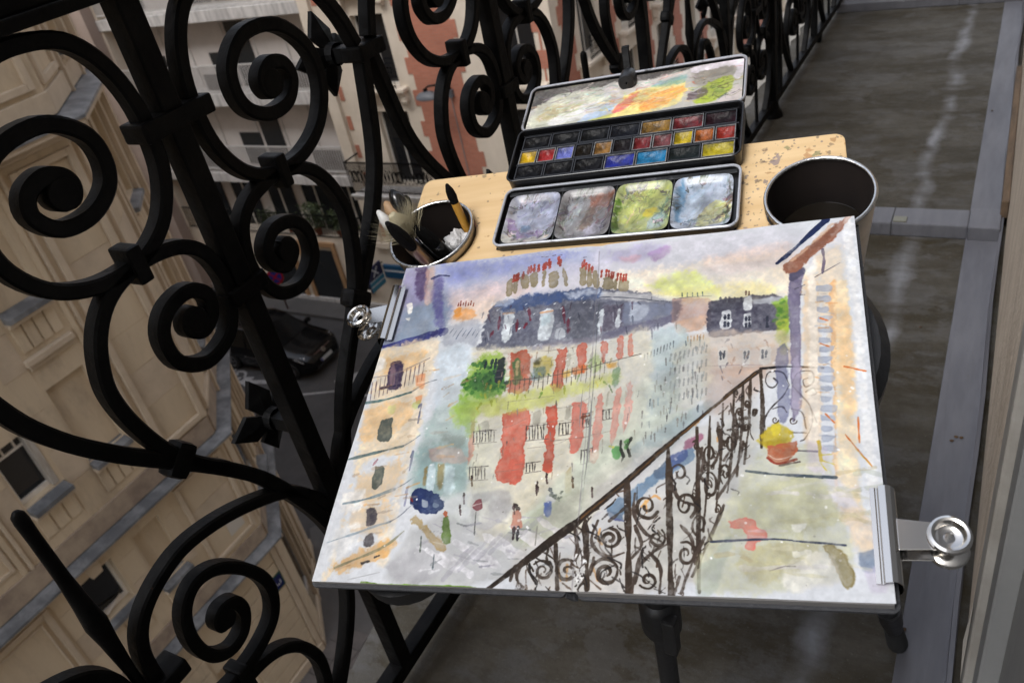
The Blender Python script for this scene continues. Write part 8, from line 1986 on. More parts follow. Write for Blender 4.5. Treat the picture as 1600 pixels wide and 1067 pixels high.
# ---------------------------------------------------------------- easel with board, tilted towards the painter
BU = Vector((.973, .219, .078)).normalized(); BN = Vector((-.001, -.334, .943)); BN = (BN - BU * BN.dot(BU)).normalized(); BV = BN.cross(BU)
BF = Matrix(((BU[0], BV[0], BN[0], -.427), (BU[1], BV[1], BN[1], .271), (BU[2], BV[2], BN[2], .600), (0, 0, 0, 1)))
T = Matrix.Translation
def bpt(u, v, n): return BF @ Vector((u, v, n))
BT0 = -.012                                    # top of the board below the page surface
blk = mat('black_tripod_metal', (.010, .010, .011), .45, bump=.1)
ez = thing('field_easel', 'wooden field easel board spattered with paint on a black tripod', 'easel', (-.235, .485, 0))
EO = T((.235, -.485, 0))
def ep(mb, name, m, par=None, w=None, **k):
    o = mb.build(name, m, par or ez, **k)
    if par is None: o.matrix_local = EO @ (w if w is not None else Matrix())
    return o
def board_mat():
    m = bpy.data.materials.new('paint_spattered_plywood'); m.use_nodes = True; n = m.node_tree.nodes; l = m.node_tree.links; b = n['Principled BSDF']; b.inputs['Roughness'].default_value = .55
    tc = n.new('ShaderNodeTexCoord'); mp = n.new('ShaderNodeMapping'); mp.inputs['Scale'].default_value = (1.2, 14, 14); l.new(tc.outputs['Object'], mp.inputs[0])
    t = n.new('ShaderNodeTexNoise'); t.inputs['Scale'].default_value = 5; t.inputs['Detail'].default_value = 6; l.new(mp.outputs[0], t.inputs['Vector'])
    r = n.new('ShaderNodeValToRGB'); r.color_ramp.elements[0].position = .3; r.color_ramp.elements[0].color = (.60, .40, .19, 1); r.color_ramp.elements[1].position = .7; r.color_ramp.elements[1].color = (.72, .52, .28, 1); l.new(t.outputs[0], r.inputs[0])
    last = r.outputs[0]
    def spots(scale, thr, cols, jit, size, seedv, dens):
        nonlocal last
        mp2 = n.new('ShaderNodeMapping'); mp2.inputs['Location'].default_value = (seedv, seedv * 2.1, 0); l.new(tc.outputs['Object'], mp2.inputs[0])
        wz = n.new('ShaderNodeTexNoise'); wz.inputs['Scale'].default_value = scale * 1.5; l.new(mp2.outputs[0], wz.inputs['Vector'])
        mx = n.new('ShaderNodeMix'); mx.data_type = 'RGBA'; mx.blend_type = 'ADD'; mx.inputs[0].default_value = jit; l.new(mp2.outputs[0], mx.inputs[6]); l.new(wz.outputs[1], mx.inputs[7])
        v = n.new('ShaderNodeTexVoronoi'); v.inputs['Scale'].default_value = scale; v.inputs['Randomness'].default_value = 1; l.new(mx.outputs[2], v.inputs['Vector'])
        sp = n.new('ShaderNodeSeparateColor'); l.new(v.outputs['Color'], sp.inputs[0])
        a = n.new('ShaderNodeMapRange'); a.inputs[1].default_value = size * 1.25; a.inputs[2].default_value = size * .85; l.new(v.outputs['Distance'], a.inputs[0])
        # more spatter near the far right corner and the far edge, as worn by use
        so = n.new('ShaderNodeSeparateXYZ'); l.new(tc.outputs['Object'], so.inputs[0])
        dd = n.new('ShaderNodeMapRange'); dd.inputs[1].default_value = .16; dd.inputs[2].default_value = .40; dd.inputs[3].default_value = dens[0]; dd.inputs[4].default_value = dens[1]; l.new(so.outputs[0], dd.inputs[0])
        g = n.new('ShaderNodeMath'); g.operation = 'LESS_THAN'; l.new(sp.outputs[1], g.inputs[0]); l.new(dd.outputs[0], g.inputs[1])
        f = n.new('ShaderNodeMath'); f.operation = 'MULTIPLY'; l.new(a.outputs[0], f.inputs[0]); l.new(g.outputs[0], f.inputs[1])
        f2 = n.new('ShaderNodeMath'); f2.operation = 'MULTIPLY'; l.new(f.outputs[0], f2.inputs[0]); f2.inputs[1].default_value = .62
        c = n.new('ShaderNodeValToRGB'); c.color_ramp.interpolation = 'CONSTANT'
        while len(c.color_ramp.elements) < len(cols): c.color_ramp.elements.new(.5)
        for i, k in enumerate(cols): c.color_ramp.elements[i].position = i / len(cols); c.color_ramp.elements[i].color = (*k, 1)
        l.new(sp.outputs[0], c.inputs[0])
        x = n.new('ShaderNodeMix'); x.data_type = 'RGBA'; l.new(f2.outputs[0], x.inputs[0]); l.new(last, x.inputs[6]); l.new(c.outputs[0], x.inputs[7]); last = x.outputs[2]
    dk = [(.05, .04, .07), (.10, .07, .05), (.06, .07, .12), (.16, .10, .06), (.03, .03, .03)]
    spots(260, 0, dk, .004, .32, 1.3, (.05, .42)); spots(120, 0, dk + [(.30, .13, .03), (.10, .14, .05)], .010, .30, 4.7, (.05, .40)); spots(55, 0, [(.10, .09, .16), (.20, .17, .20), (.08, .14, .17), (.40, .17, .05), (.23, .19, .24)], .03, .26, 9.1, (.03, .33))
    l.new(last, b.inputs['Base Color'])
    bp_ = n.new('ShaderNodeBump'); bp_.inputs['Strength'].default_value = .15; bp_.inputs['Distance'].default_value = .001; l.new(t.outputs[0], bp_.inputs['Height']); l.new(bp_.outputs[0], b.inputs['Normal'])
    return m
def rounded(poly, r, n=5):
    out = []; m = len(poly)
    for i in range(m):
        p = Vector(poly[i]); a = Vector(poly[i - 1]); b = Vector(poly[(i + 1) % m]); u = (a - p).normalized(); w = (b - p).normalized()
        ang = u.angle(w); d = r / math.tan(ang / 2); c = p + (u + w).normalized() * (r / math.sin(ang / 2)); s = p + u * d - c; e = p + w * d - c
        for k in range(n + 1):
            t = k / n; v = s * (1 - t) + e * t; v = v.normalized() * r; out.append(tuple(c + v))
    return out
CUPL, CUPR, CR = (.0165, .371), (.394, .357), .0458
out = []
rb_ = rounded([(.006, .03), (.4195, .03), (.4195, .4425), (-.018, .4665)], .010)
def notch(a0, a1, c, r, n=14): return [(c[0] + r * math.cos(a0 + (a1 - a0) * i / n), c[1] + r * math.sin(a0 + (a1 - a0) * i / n)) for i in range(n + 1)]
# outline with two round notches that carry the cups
rn = CR + .0006; ar = math.acos((.4195 - CUPR[0]) / rn); al_ = math.acos((CUPL[0] + .018) / rn); al2 = math.acos((CUPL[0] - .006) / rn)
q_ = rb_; half = len(q_) // 4
c_bl, c_br, c_tr, c_tl = q_[:half], q_[half:2 * half], q_[2 * half:3 * half], q_[3 * half:]
outline = c_bl + c_br + notch(-ar, -(2 * math.pi - ar), CUPR, rn) + c_tr + c_tl + notch(math.pi - al_, -math.pi + al2, CUPL, rn)
ep(MB().prism(outline, BT0 - .011, BT0), 'board', board_mat(), w=BF, bevel=.0012)
ep(MB().prism(notch(0, 2 * math.pi, (.20, .19), .09, 30)[:-1], BT0 - .03, BT0 - .0115), 'mounting_plate', blk, w=BF, bevel=.004)
ep(MB().lathe([(.001, BT0 - .045), (.05, BT0 - .045), (.060, BT0 - .04), (.062, BT0 - .022), (.055, BT0 - .013), (.001, BT0 - .0115)], 32, T((.375, .216, 0)) @ Matrix.Scale(1.35, 4, (0, 1, 0))), 'side_clamp', blk, w=BF, smooth=True)
ep(MB().lathe([(.001, BT0 - .035), (.040, BT0 - .034), (.046, BT0 - .028), (.045, BT0 - .012), (.001, BT0 - .0115)], 28, T((.058, .043, 0))), 'side_clamp', blk, w=BF, smooth=True)
ep(MB().tube([(-.235, .485, .60), (-.235, .485, .40)], .0155, 16), 'upper_column', blk, smooth=True); ep(MB().tube([(-.235, .485, .43), (-.235, .485, 0.02)], .0105, 16), 'lower_column', blk, smooth=True)
ep(MB().lathe([(.014, .355), (.019, .357), (.0205, .362), (.0205, .395), (.019, .402), (.016, .405)], 20, T((-.235, .485, 0))), 'lock_collar', blk, smooth=True)
ep(MB().box(-.226, .462, .348, -.212, .476, .398), 'lock_lever', blk, bevel=.003)
ep(MB().lathe([(.001, 0), (.016, 0), (.017, .01), (.012, .03), (.011, .03)], 16, T((-.235, .485, 0))), 'rubber_foot', rubber, smooth=True)
def leg(a, b, r):
    a, b = Vector(a), Vector(b); d = (b - a).normalized()
    l_ = ep(MB().tube([a, a + (b - a) * .9], r, 14), 'leg', blk, smooth=True)
    l2 = MB().tube([a + (b - a) * .80, a + (b - a) * .86], r * 1.25, 14).build('leg_joint', blk, l_, smooth=True)
    f = MB().tube([a + (b - a) * .90, a + (b - a) * .985, b], [r * 1.05, r * 1.2, r * 1.0], 14).build('rubber_foot', rubber, l_, smooth=True)
leg((-.100, .560, .655), (-.034, .800, .008), .0115); leg((-.36, .62, .67), (-.42, 1.02, .008), .0115)

# ---------------------------------------------------------------- sketchbook with the watercolour
pw_, ph_ = .4196, .3248
sk = thing('sketchbook', 'open sketchbook with a watercolour of Paris roofs, red facades and a balcony railing', 'sketchbook', M=BF)
cover_m = mat('charcoal_book_cloth', (.035, .036, .040), .75, bump=.3, bscale=300)
pages_m = mat('page_edges', (.22, .21, .20), .85, col2=(.16, .155, .15), scale=2, stretch=(1, 1, 220))
sheet = Sheet(1300, 1005, (226, 228, 231), 5)
for i, p in enumerate(PAINT):
    if p[0] == 'W': sheet.wash(p[2], p[1], p[3], p[4], p[5], p[6])
    elif p[0] == 'S': sheet.stroke(p[2], p[3], p[1], p[5], p[4], p[6])
    else: sheet.dots(*p[2:8], p[1], p[8], i)
sheet.warp(3, 8); sheet.finish()
def paper(u, v):
    x, y = u * pw_, v * ph_; z = -.0022 * math.exp(-((x - (.2126 - .0113 * v)) / .0035) ** 2) + .0009 * math.sin(x * 22 + 1) * math.sin(y * 17) * min(1, v * 6) + .0004 * math.sin(x * 61 + y * 33)
    return (x, y, z)
painting_m = image_mat('watercolour_painting', sheet.img, .75, bump=.12, spec=.2)
MB().grid(70, 54, paper).build('painted_page', painting_m, sk, smooth=True, fix=False)
def slabq(pts, z0, z1): return MB().prism(pts, z0, z1)
gx = .2126
MB().prism([(.0, 0), (gx - .004, 0), (gx - .015, ph_), (-.0, ph_)], -.0035, -.0014).build('page_block', pages_m, sk)
MB().prism([(gx + .004, -.0005), (pw_ - .0008, -.0005), (pw_ - .0008, ph_), (gx - .007, ph_)], -.0082, -.0014).build('page_block', pages_m, sk)
MB().prism(rounded([(-.002, -.003), (gx - .004, -.003), (gx - .014, ph_ + .003), (-.002, ph_ + .003)], .004), -.0068, -.0037).build('cover', cover_m, sk, bevel=.0006)
MB().prism(rounded([(gx + .003, -.003), (pw_ + .003, -.003), (pw_ + .003, ph_ + .003), (gx - .008, ph_ + .003)], .005), -.0116, -.0084).build('cover', cover_m, sk, bevel=.0006)
MB().add([(gx - .004, -.003, -.0038), (gx + .003, -.003, -.0116), (gx - .008, ph_ + .003, -.0116), (gx - .014, ph_ + .003, -.0038), (gx - .004, -.003, -.0066), (gx - .001, -.003, -.0118), (gx - .011, ph_ + .003, -.0118), (gx - .014, ph_ + .003, -.0066)], [(0, 1, 2, 3), (7, 6, 5, 4), (0, 4, 5, 1), (2, 6, 7, 3)]).build('spine', cover_m, sk)

# ---------------------------------------------------------------- bulldog clips
chrome_c = mat('nickel_plate', (.60, .58, .55), .15, 1)
def clip(M, label):
    t = thing('bulldog_clip', label, 'clip', M=M, group='silver clips holding the sketchbook'); L = .0325
    prof = [(-.0095, .0010), (-.0066, .0014), (-.0058, .0006), (-.0050, .0008), (-.0042, .0042), (-.0002, .0058), (.0030, .0048), (.0054, .0012), (.0062, -.0045)]
    for sg, nm in ((1, 'upper_jaw'), (-1, 'lower_jaw')):
        zc = -.0058; m = MB(); k = len(prof); off = .0009
        P = [(x, (z + .0003 - zc) * sg + zc) for x, z in prof]
        for y in (-L, L): m.v += [(x, y, z) for x, z in P] + [(x, y, z + off * sg) for x, z in P]
        for i in range(k - 1): m.f += [(i, i + 1, 2 * k + i + 1, 2 * k + i), (k + i, 3 * k + i, 3 * k + i + 1, k + i + 1), (i, k + i, k + i + 1, i + 1), (2 * k + i, 2 * k + i + 1, 3 * k + i + 1, 3 * k + i)]
        m.f += [(0, 2 * k, 3 * k, k), (k - 1, 2 * k - 1, 4 * k - 1, 3 * k - 1)]
        m.build(nm, chrome_c, t)
        # handle plate rising away from the jaw, then a pressed ring
        h = MB(); z0 = -.0058 + .0085 * sg; z1 = -.0058 + (.0070 if sg > 0 else .0110) * sg
        h.add([(.005, -.0105, z0), (.005, .0105, z0), (.0285, .0088, z1), (.0285, -.0088, z1), (.005, -.0105, z0 + .0009), (.005, .0105, z0 + .0009), (.0285, .0088, z1 + .0009), (.0285, -.0088, z1 + .0009)], [(0, 3, 2, 1), (4, 5, 6, 7), (0, 1, 5, 4), (1, 2, 6, 5), (2, 3, 7, 6), (3, 0, 4, 7)])
        hp = h.build('handle', chrome_c, t, bevel=.0003)
        tl = math.atan2(z1 - z0, .0235); MM = T((.0345, 0, z1 + .0022 * sg)) @ Matrix.Rotation(-tl, 4, 'Y') @ Matrix.Scale(sg, 4, (0, 0, 1))
        MB().lathe([(.0034, -.0034), (.0062, -.0032), (.0076, -.0024), (.0086, .0004), (.0092, .0024), (.0108, .0030), (.0124, .0020), (.0129, -.0004), (.0120, -.0022), (.0090, -.0036), (.0034, -.0042), (.0034, -.0034)], 32, MM).build('ring', chrome_c, hp, smooth=True)
    MB().tube([(.0078, -.011, -.0058), (.0078, .011, -.0058)], .0022, 10).build('spring', mat('dark_spring', (.12, .115, .11), .35, 1), t, smooth=True)
clip(BF @ T((.4196, .0435, .0002)) @ Matrix.Rotation(R(-1), 4, 'Z'), 'silver bulldog clip gripping the lower right edge of the sketchbook')
clip(BF @ T((.0, .264, .0012)) @ Matrix.Rotation(R(181), 4, 'Z'), 'silver bulldog clip gripping the upper left edge of the sketchbook')

# ---------------------------------------------------------------- watercolour tin
TF = BF @ T((.0895, .3435, BT0 + .0003)) @ Matrix.Rotation(R(-2.6), 4, 'Z'); TW = .2355
tin = thing('watercolour_tin', 'open black watercolour tin with mixing wells and rows of paint pans on the board', 'paint box', M=TF)
tin_b = mat('black_tin_enamel', (.010, .010, .011), .28, col2=(.03, .03, .032), scale=40, mix=(.58, .72))
tin_w = mat('worn_tin_rim', (.36, .36, .38), .35, .4, col2=(.10, .10, .10), scale=60, mix=(.55, .68))
def shell(x0, y0, x1, y1, z0, z1, r, rim_r, name, par, rim_m, th=.0012):
    o_ = rounded([(x0, y0), (x1, y0), (x1, y1), (x0, y1)], r); i_ = rounded([(x0 + th, y0 + th), (x1 - th, y0 + th), (x1 - th, y1 - th), (x0 + th, y1 - th)], r - th); n = len(o_); m = MB()
    m.v = [(*p, z0) for p in o_] + [(*p, z1) for p in o_] + [(*p, z1) for p in i_] + [(*p, z0 + th) for p in i_]
    for i in range(n):
        j = (i + 1) % n; m.f += [(i, j, n + j, n + i), (n + i, n + j, 2 * n + j, 2 * n + i), (2 * n + i, 2 * n + j, 3 * n + j, 3 * n + i)]
    m.f += [tuple(range(n - 1, -1, -1)), tuple(range(3 * n, 4 * n))]
    s = m.build(name, tin_b, par, smooth=True)
    MB().tube([(*p, z1) for p in o_], rim_r, 8, closed=True).build('rim', rim_m, s, smooth=True)
    return s
def dish(cx, cy, hx, hy, z, dep, p=7, n=26, M=None):
    def fn(u, v):
        x, y = 2 * u - 1, 2 * v - 1; m = max(abs(x), abs(y)); L = (abs(x) ** p + abs(y) ** p) ** (1 / p) or 1; k = m / L if L else 1
        d = min(1, max(0, (1 - m) / .28)); d = d * d * (3 - 2 * d); return (cx + x * k * hx, cy + y * k * hy, z - dep * d)
    return MB().grid(n, n, fn)
# smeared paint in the wells and in the lid
def smear(sh, rg, x, y, w, h, ang, cols, n, ln=(.1, .3), wd=(2, 9), al=.55):
    for _ in range(n):
        px, py = x + rg.gauss(0, w), y + rg.gauss(0, h); a = ang + rg.gauss(0, .35); L = rg.uniform(*ln); c = rg.choice(cols); c = tuple(max(0, min(255, .85 * k + .10 * sum(c) / 3 + rg.gauss(0, 12))) for k in c)
        bx, by = -math.sin(a) * rg.gauss(0, .04), math.cos(a) * rg.gauss(0, .04)
        sh.stroke([(px * sh.w, py * sh.h), ((px + math.cos(a) * L / 2 + bx) * sh.w, (py + math.sin(a) * L / 2 + by) * sh.h), ((px + math.cos(a) * L) * sh.w, (py + math.sin(a) * L) * sh.h)], rg.uniform(*wd) * 1.3, c, al * rg.uniform(.35, .95), rg.uniform(1, 5), soft=1.8, rag=2)
rg = random.Random(11); WS = 230
def rel(pts): return [(x * WS, y * WS) for x, y in pts]
def well_img(i):
    s = Sheet(WS, WS, ((182, 182, 192), (150, 146, 146), (186, 196, 120), (196, 206, 222))[i], 30 + i)
    if i == 0:
        s.wash(rel([(.1, .05), (.95, .02), (.98, .7), (.6, .75), (.2, .6)]), (172, 178, 206), 14, .8, 12, 0); s.wash(rel([(.02, .5), (.12, .45), (.25, .7), (.5, .78), (.75, .72), (.85, .8), (.5, .92), (.2, .86)]), (142, 118, 158), 6, .85, 9, .1)
        s.wash(rel([(.0, .8), (.3, .86), (.7, .9), (.9, .86), (.85, 1), (0, 1)]), (206, 200, 184), 6, .85, 8, .05); smear(s, rg, .45, .3, .22, .18, -.7, [(150, 158, 190), (196, 200, 222), (120, 120, 150), (208, 200, 196)], 45)
        smear(s, rg, .35, .72, .2, .06, .3, [(110, 84, 130), (150, 120, 160), (120, 150, 190)], 22); smear(s, rg, .5, .08, .3, .05, .1, [(70, 72, 96), (60, 60, 70)], 16, (.02, .1), (2, 6)); smear(s, rg, .4, .93, .25, .02, -.1, [(220, 150, 120), (150, 180, 200), (226, 216, 180)], 9, (.1, .3), (1.5, 4)); s.wash(rel([(.3, .62), (.5, .6), (.52, .7), (.35, .72)]), (104, 140, 176), 4, .7, 5, .1)
    elif i == 1:
        s.wash(rel([(.05, .25), (.4, .1), (.3, .6), (.12, .62)]), (186, 196, 200), 9, .85, 10, 0); s.wash(rel([(.55, .1), (.95, .08), (.92, .3), (.6, .4)]), (160, 92, 66), 8, .85, 10, 0); s.wash(rel([(.5, .35), (.75, .3), (.6, .75), (.42, .78)]), (136, 106, 88), 9, .75, 12, 0)
        s.wash(rel([(.5, .8), (.8, .6), (.85, .9), (.5, 1)]), (196, 190, 208), 7, .85, 9, 0); smear(s, rg, .4, .5, .25, .25, -1.0, [(150, 138, 124), (190, 186, 182), (120, 100, 88), (206, 206, 206), (96, 84, 78)], 80); smear(s, rg, .08, .5, .02, .25, 1.5, [(60, 52, 46), (84, 74, 64)], 14, (.1, .3), (4, 9)); smear(s, rg, .75, .45, .08, .12, -1, [(176, 180, 206), (210, 176, 170), (150, 80, 60)], 24); smear(s, rg, .85, .85, .06, .1, -1.2, [(120, 104, 116), (90, 74, 90)], 14)
    elif i == 2:
        s.wash(rel([(.1, .1), (.9, .05), (.7, .5), (.3, .8), (.1, .7)]), (192, 198, 84), 10, .75, 12, 0); smear(s, rg, .4, .45, .2, .25, -.8, [(160, 184, 60), (206, 210, 96), (120, 150, 60), (222, 220, 130), (90, 120, 50)], 90)
        s.wash(rel([(.0, .3), (.07, .3), (.09, .9), (.0, .95)]), (86, 130, 30), 4, .85, 5, 0); s.wash(rel([(.56, .5), (.7, .48), (.74, .58), (.64, .68), (.54, .62)]), (232, 206, 34), 5, .95, 4, .05); s.wash(rel([(.6, .75), (.85, .6), (.9, .9), (.6, .95)]), (156, 176, 186), 8, .75, 9, 0); smear(s, rg, .85, .45, .07, .2, 1.2, [(90, 140, 110), (150, 186, 170), (60, 90, 70)], 26); smear(s, rg, .35, .12, .2, .05, .3, [(110, 110, 70), (80, 80, 60), (150, 130, 50)], 18); smear(s, rg, .35, .9, .15, .05, -.4, [(170, 190, 70), (200, 206, 120)], 14)
    else:
        s.wash(rel([(0, 0), (.85, 0), (.6, .5), (.3, .8), (0, .8)]), (192, 208, 230), 12, .8, 12, 0); s.wash(rel([(.03, .12), (.16, .08), (.16, .75), (.04, .8)]), (108, 166, 210), 8, .85, 7, 0); smear(s, rg, .4, .35, .2, .2, -.8, [(176, 200, 228), (206, 212, 232), (160, 190, 220)], 40, (.1, .4), (5, 16), .4)
        s.wash(rel([(.55, .6), (.72, .45), (.95, .6), (.9, .9), (.5, .98), (.42, .85)]), (226, 222, 140), 6, .9, 9, .05); smear(s, rg, .7, .75, .13, .12, -.8, [(232, 222, 90), (236, 232, 190), (210, 190, 70), (240, 240, 220)], 45); smear(s, rg, .93, .25, .03, .2, 1.4, [(60, 74, 74), (90, 96, 80)], 18); smear(s, rg, .9, .5, .06, .06, .5, [(150, 110, 80), (120, 80, 50), (206, 176, 140)], 22); smear(s, rg, .25, .84, .14, .03, .1, [(120, 130, 140), (90, 110, 130)], 16); smear(s, rg, .9, .85, .05, .06, -1, [(70, 80, 60), (50, 60, 56)], 14)
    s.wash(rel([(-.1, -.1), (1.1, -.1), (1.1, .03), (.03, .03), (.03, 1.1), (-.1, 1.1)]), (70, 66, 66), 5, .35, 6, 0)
    for k in range(26):
        a = rg.uniform(0, 6.3); x, y = .5 + .47 * math.cos(a) * min(1, 1.25), .5 + .47 * math.sin(a)
        smear(s, rg, x, y, .03, .03, a + 1.57, [(70, 66, 62), (96, 90, 84), (120, 112, 104), (200, 196, 190)], 3, (.03, .12), (2, 7), .8)
    for k in range(40): smear(s, rg, rg.uniform(.1, .9), rg.uniform(.1, .9), .02, .02, rg.uniform(0, 6), [(150, 146, 140), (214, 212, 206), (110, 104, 98)], 1, (.02, .08), (1, 4), .6)
    s.warp(16, 5); s.warp(5, 6); m = s.img.mean(2, keepdims=True); s.img = (m + (s.img - m) * .82) * (.80 + .5 * s.n1[..., None] + .35 * s.n5[..., None]); return s.img
tray = shell(0, 0, TW, .0775, 0, .0085, .009, .0014, 'mixing_tray', tin, mat('pale_tray_rim', (.42, .43, .46), .3, .2, col2=(.16, .16, .17), scale=50, mix=(.6, .72)))
MB().box(.0015, .0015, .0012, TW - .0015, .076, .0016).build('tray_floor', tin_b, tray)
dirt = mat('paint_smeared_enamel', (.018, .019, .020), .35, col2=(.12, .115, .125), scale=55, mix=(.55, .75), col3=(.10, .12, .05), scale3=28, mix3=(.58, .72))
MB().box(.003, .0698, .0016, TW - .003, .0752, .0060).build('hinge_strip', dirt, tray, bevel=.0006)
for i in range(4):
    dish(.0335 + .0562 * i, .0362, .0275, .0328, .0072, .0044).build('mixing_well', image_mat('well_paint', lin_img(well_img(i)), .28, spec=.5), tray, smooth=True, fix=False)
    if i < 3: MB().box(.0335 + .0562 * i + .0276, .004, .0016, .0335 + .0562 * (i + 1) - .0276, .0692, .0064).build('divider', dirt, tray, bevel=.0005)
body = shell(0, .0815, TW, .1590, 0, .0165, .008, .0011, 'pan_box', tin, tin_b)
for y in (.0865, .1087, .1310, .1532): MB().box(.004, y, .0015, TW - .004, y + .0012, .0125).build('pan_rail', tin_b, body)
pan_w = mat('pan_plastic', (.17, .165, .16), .4, col2=(.06, .06, .06), scale=90, mix=(.45, .6)); pan_k = mat('stained_black_pan', (.02, .02, .022), .35)
def pan(x, y, w, h, rgb, dark):
    p = MB(); t = .0010
    p.box(x, y, .003, x + w, y + t, .0128).box(x, y + h - t, .003, x + w, y + h, .0128).box(x, y + t, .003, x + t, y + h - t, .0128).box(x + w - t, y + t, .003, x + w, y + h - t, .0128).box(x + t, y + t, .003, x + w - t, y + h - t, .004)
    o = p.build('paint_pan', pan_k if dark else pan_w, tin)
    c = tuple(k * (.35 if dark else .75) for k in lin(*rgb)); ph = rg.uniform(0, 6)
    def fn(u, v):
        a, b = 2 * u - 1, 2 * v - 1; d = (1 - a * a) * (1 - b * b)
        return (x + t + u * (w - 2 * t), y + t + v * (h - 2 * t), .0112 - .0042 * d + .0009 * math.sin(9 * u + ph) * math.cos(7 * v + ph) * min(1, d * 3))
    m = mat('pan_paint_%d_%d_%d' % rgb, c, .38, col2=tuple(k * .22 for k in c), scale=75, mix=(.40, .66), bump=.25, bscale=110, spec=.15 if dark else .4, col3=tuple(min(1, k * 1.25 + .01) for k in c), scale3=90, mix3=(.58, .72))
    MB().grid(10, 8, fn, uv=False).build('paint', m, o, smooth=True, fix=False)
rows = [(.0880, .0198, [(26, 25, 30), (28, 26, 30), (30, 28, 32), (30, 44, 150), (20, 120, 168), (46, 58, 58), (196, 178, 30)]), (.1102, .0198, [(228, 186, 26), (176, 40, 40), (124, 132, 214), (52, 44, 34), (156, 112, 50), (46, 38, 40), (126, 30, 34), (128, 66, 68), (214, 186, 30), (196, 104, 26), (156, 44, 30)]), (.1324, .0198, [(28, 26, 28), (26, 26, 28), (30, 30, 32), (34, 36, 46), (160, 118, 34), (122, 22, 28), (64, 34, 44)])]
for y, h, cols in rows:
    p_ = .2245 / len(cols)
    for i, c in enumerate(cols): pan(.0058 + p_ * i, y, p_ - .0012, h, c, max(c) < 90)
# lid lying open behind the pans
lid_img = Sheet(860, 280, (186, 182, 172), 77); LW, LH = 860, 280
def rl(pts): return [(x * LW, y * LH) for x, y in pts]
s = lid_img
s.wash(rl([(-.1, -.1), (.75, -.1), (.74, .06), (.35, .12), (.12, .16), (.05, .4), (-.1, .5)]), (74, 68, 62), 5, .85, 9, .05); s.wash(rl([(.78, .14), (.94, .1), (.93, .3), (.8, .34)]), (92, 86, 78), 6, .8, 8, 0)
s.wash(rl([(.03, .35), (.15, .18), (.36, .2), (.38, .9), (.03, .95)]), (206, 206, 186), 9, .9, 12, 0); s.wash(rl([(.08, .4), (.25, .45), (.22, .65), (.05, .75)]), (182, 166, 126), 12, .75, 12, 0); s.wash(rl([(.15, .6), (.33, .5), (.30, .8), (.12, .9)]), (228, 226, 222), 10, .85, 12, 0)
s.wash(rl([(.28, .75), (.42, .55), (.44, .7), (.34, .95), (.26, .95)]), (180, 198, 222), 8, .8, 8, 0); s.wash(rl([(.24, .95), (.44, .82), (.46, .98), (.24, 1)]), (196, 196, 100), 6, .8, 8, 0); s.wash(rl([(.36, .15), (.75, .1), (.75, .35), (.40, .45)]), (216, 208, 200), 10, .8, 12, 0)
s.wash(rl([(.42, .75), (.5, .4), (.72, .25), (.75, .7), (.62, .95), (.43, .97)]), (234, 216, 140), 8, .9, 10, 0); s.wash(rl([(.55, .75), (.62, .5), (.74, .45), (.72, .68), (.58, .92)]), (232, 158, 78), 8, .85, 10, 0); s.wash(rl([(.41, .85), (.45, .6), (.53, .4), (.52, .55), (.46, .8)]), (214, 116, 112), 6, .8, 8, 0)
s.wash(rl([(.62, .2), (.73, .18), (.74, .35), (.6, .32)]), (100, 152, 146), 7, .65, 9, 0); s.wash(rl([(.77, .15), (.95, .12), (.95, .4), (.8, .5)]), (150, 142, 128), 8, .8, 8, 0); s.wash(rl([(.8, .7), (.86, .42), (.95, .38), (.96, .65), (.88, .88), (.8, .9)]), (158, 172, 54), 7, .9, 9, 0); s.wash(rl([(.76, .65), (.83, .55), (.84, .72), (.77, .8)]), (92, 76, 78), 5, .8, 7, 0)
s.wash(rl([(.76, .05), (.99, .0), (.99, .45), (.96, .45), (.95, .14), (.78, .16)]), (226, 216, 222), 5, .85, 7, 0); s.wash(rl([(.93, .75), (.99, .6), (.99, .98), (.9, .97)]), (206, 190, 186), 6, .6, 8, 0)
smear(s, rg, .17, .5, .10, .2, -.5, [(190, 180, 140), (226, 224, 206), (150, 146, 116), (214, 214, 204), (240, 238, 230)], 110, (.03, .12), (2, 9)); smear(s, rg, .56, .6, .10, .16, -.75, [(236, 200, 90), (230, 150, 60), (240, 224, 160), (220, 110, 60), (238, 190, 120)], 130, (.03, .14), (2, 8)); smear(s, rg, .88, .62, .04, .13, -.6, [(120, 146, 40), (176, 184, 70), (70, 84, 30), (60, 54, 50)], 60, (.02, .08), (2, 7))
smear(s, rg, .55, .2, .18, .06, .1, [(150, 180, 200), (206, 196, 214), (110, 150, 140), (232, 226, 216), (190, 130, 120)], 60, (.02, .08), (2, 8)); smear(s, rg, .39, .4, .01, .15, 1.4, [(196, 200, 220), (230, 226, 226), (120, 130, 150)], 18, (.01, .03), (3, 9)); smear(s, rg, .2, .17, .15, .04, 0, [(70, 66, 60), (110, 104, 92)], 30, (.02, .06), (2, 7)); smear(s, rg, .77, .35, .008, .2, 1.5, [(110, 106, 100), (200, 190, 180)], 16, (.01, .02), (3, 8))
lid_img.warp(16, 3); lid_img.warp(5, 4); m_ = lid_img.img.mean(2, keepdims=True); lid_img.img = (m_ + (lid_img.img - m_) * 1.12) * (.93 + .25 * lid_img.n1[..., None])
LF = T((0, .1602, .0080)) @ Matrix.Rotation(R(.6), 4, 'X')
lid = shell(0, 0, TW, .0725, 0, .0065, .009, .0014, 'lid', tin, tin_w); lid.matrix_local = LF
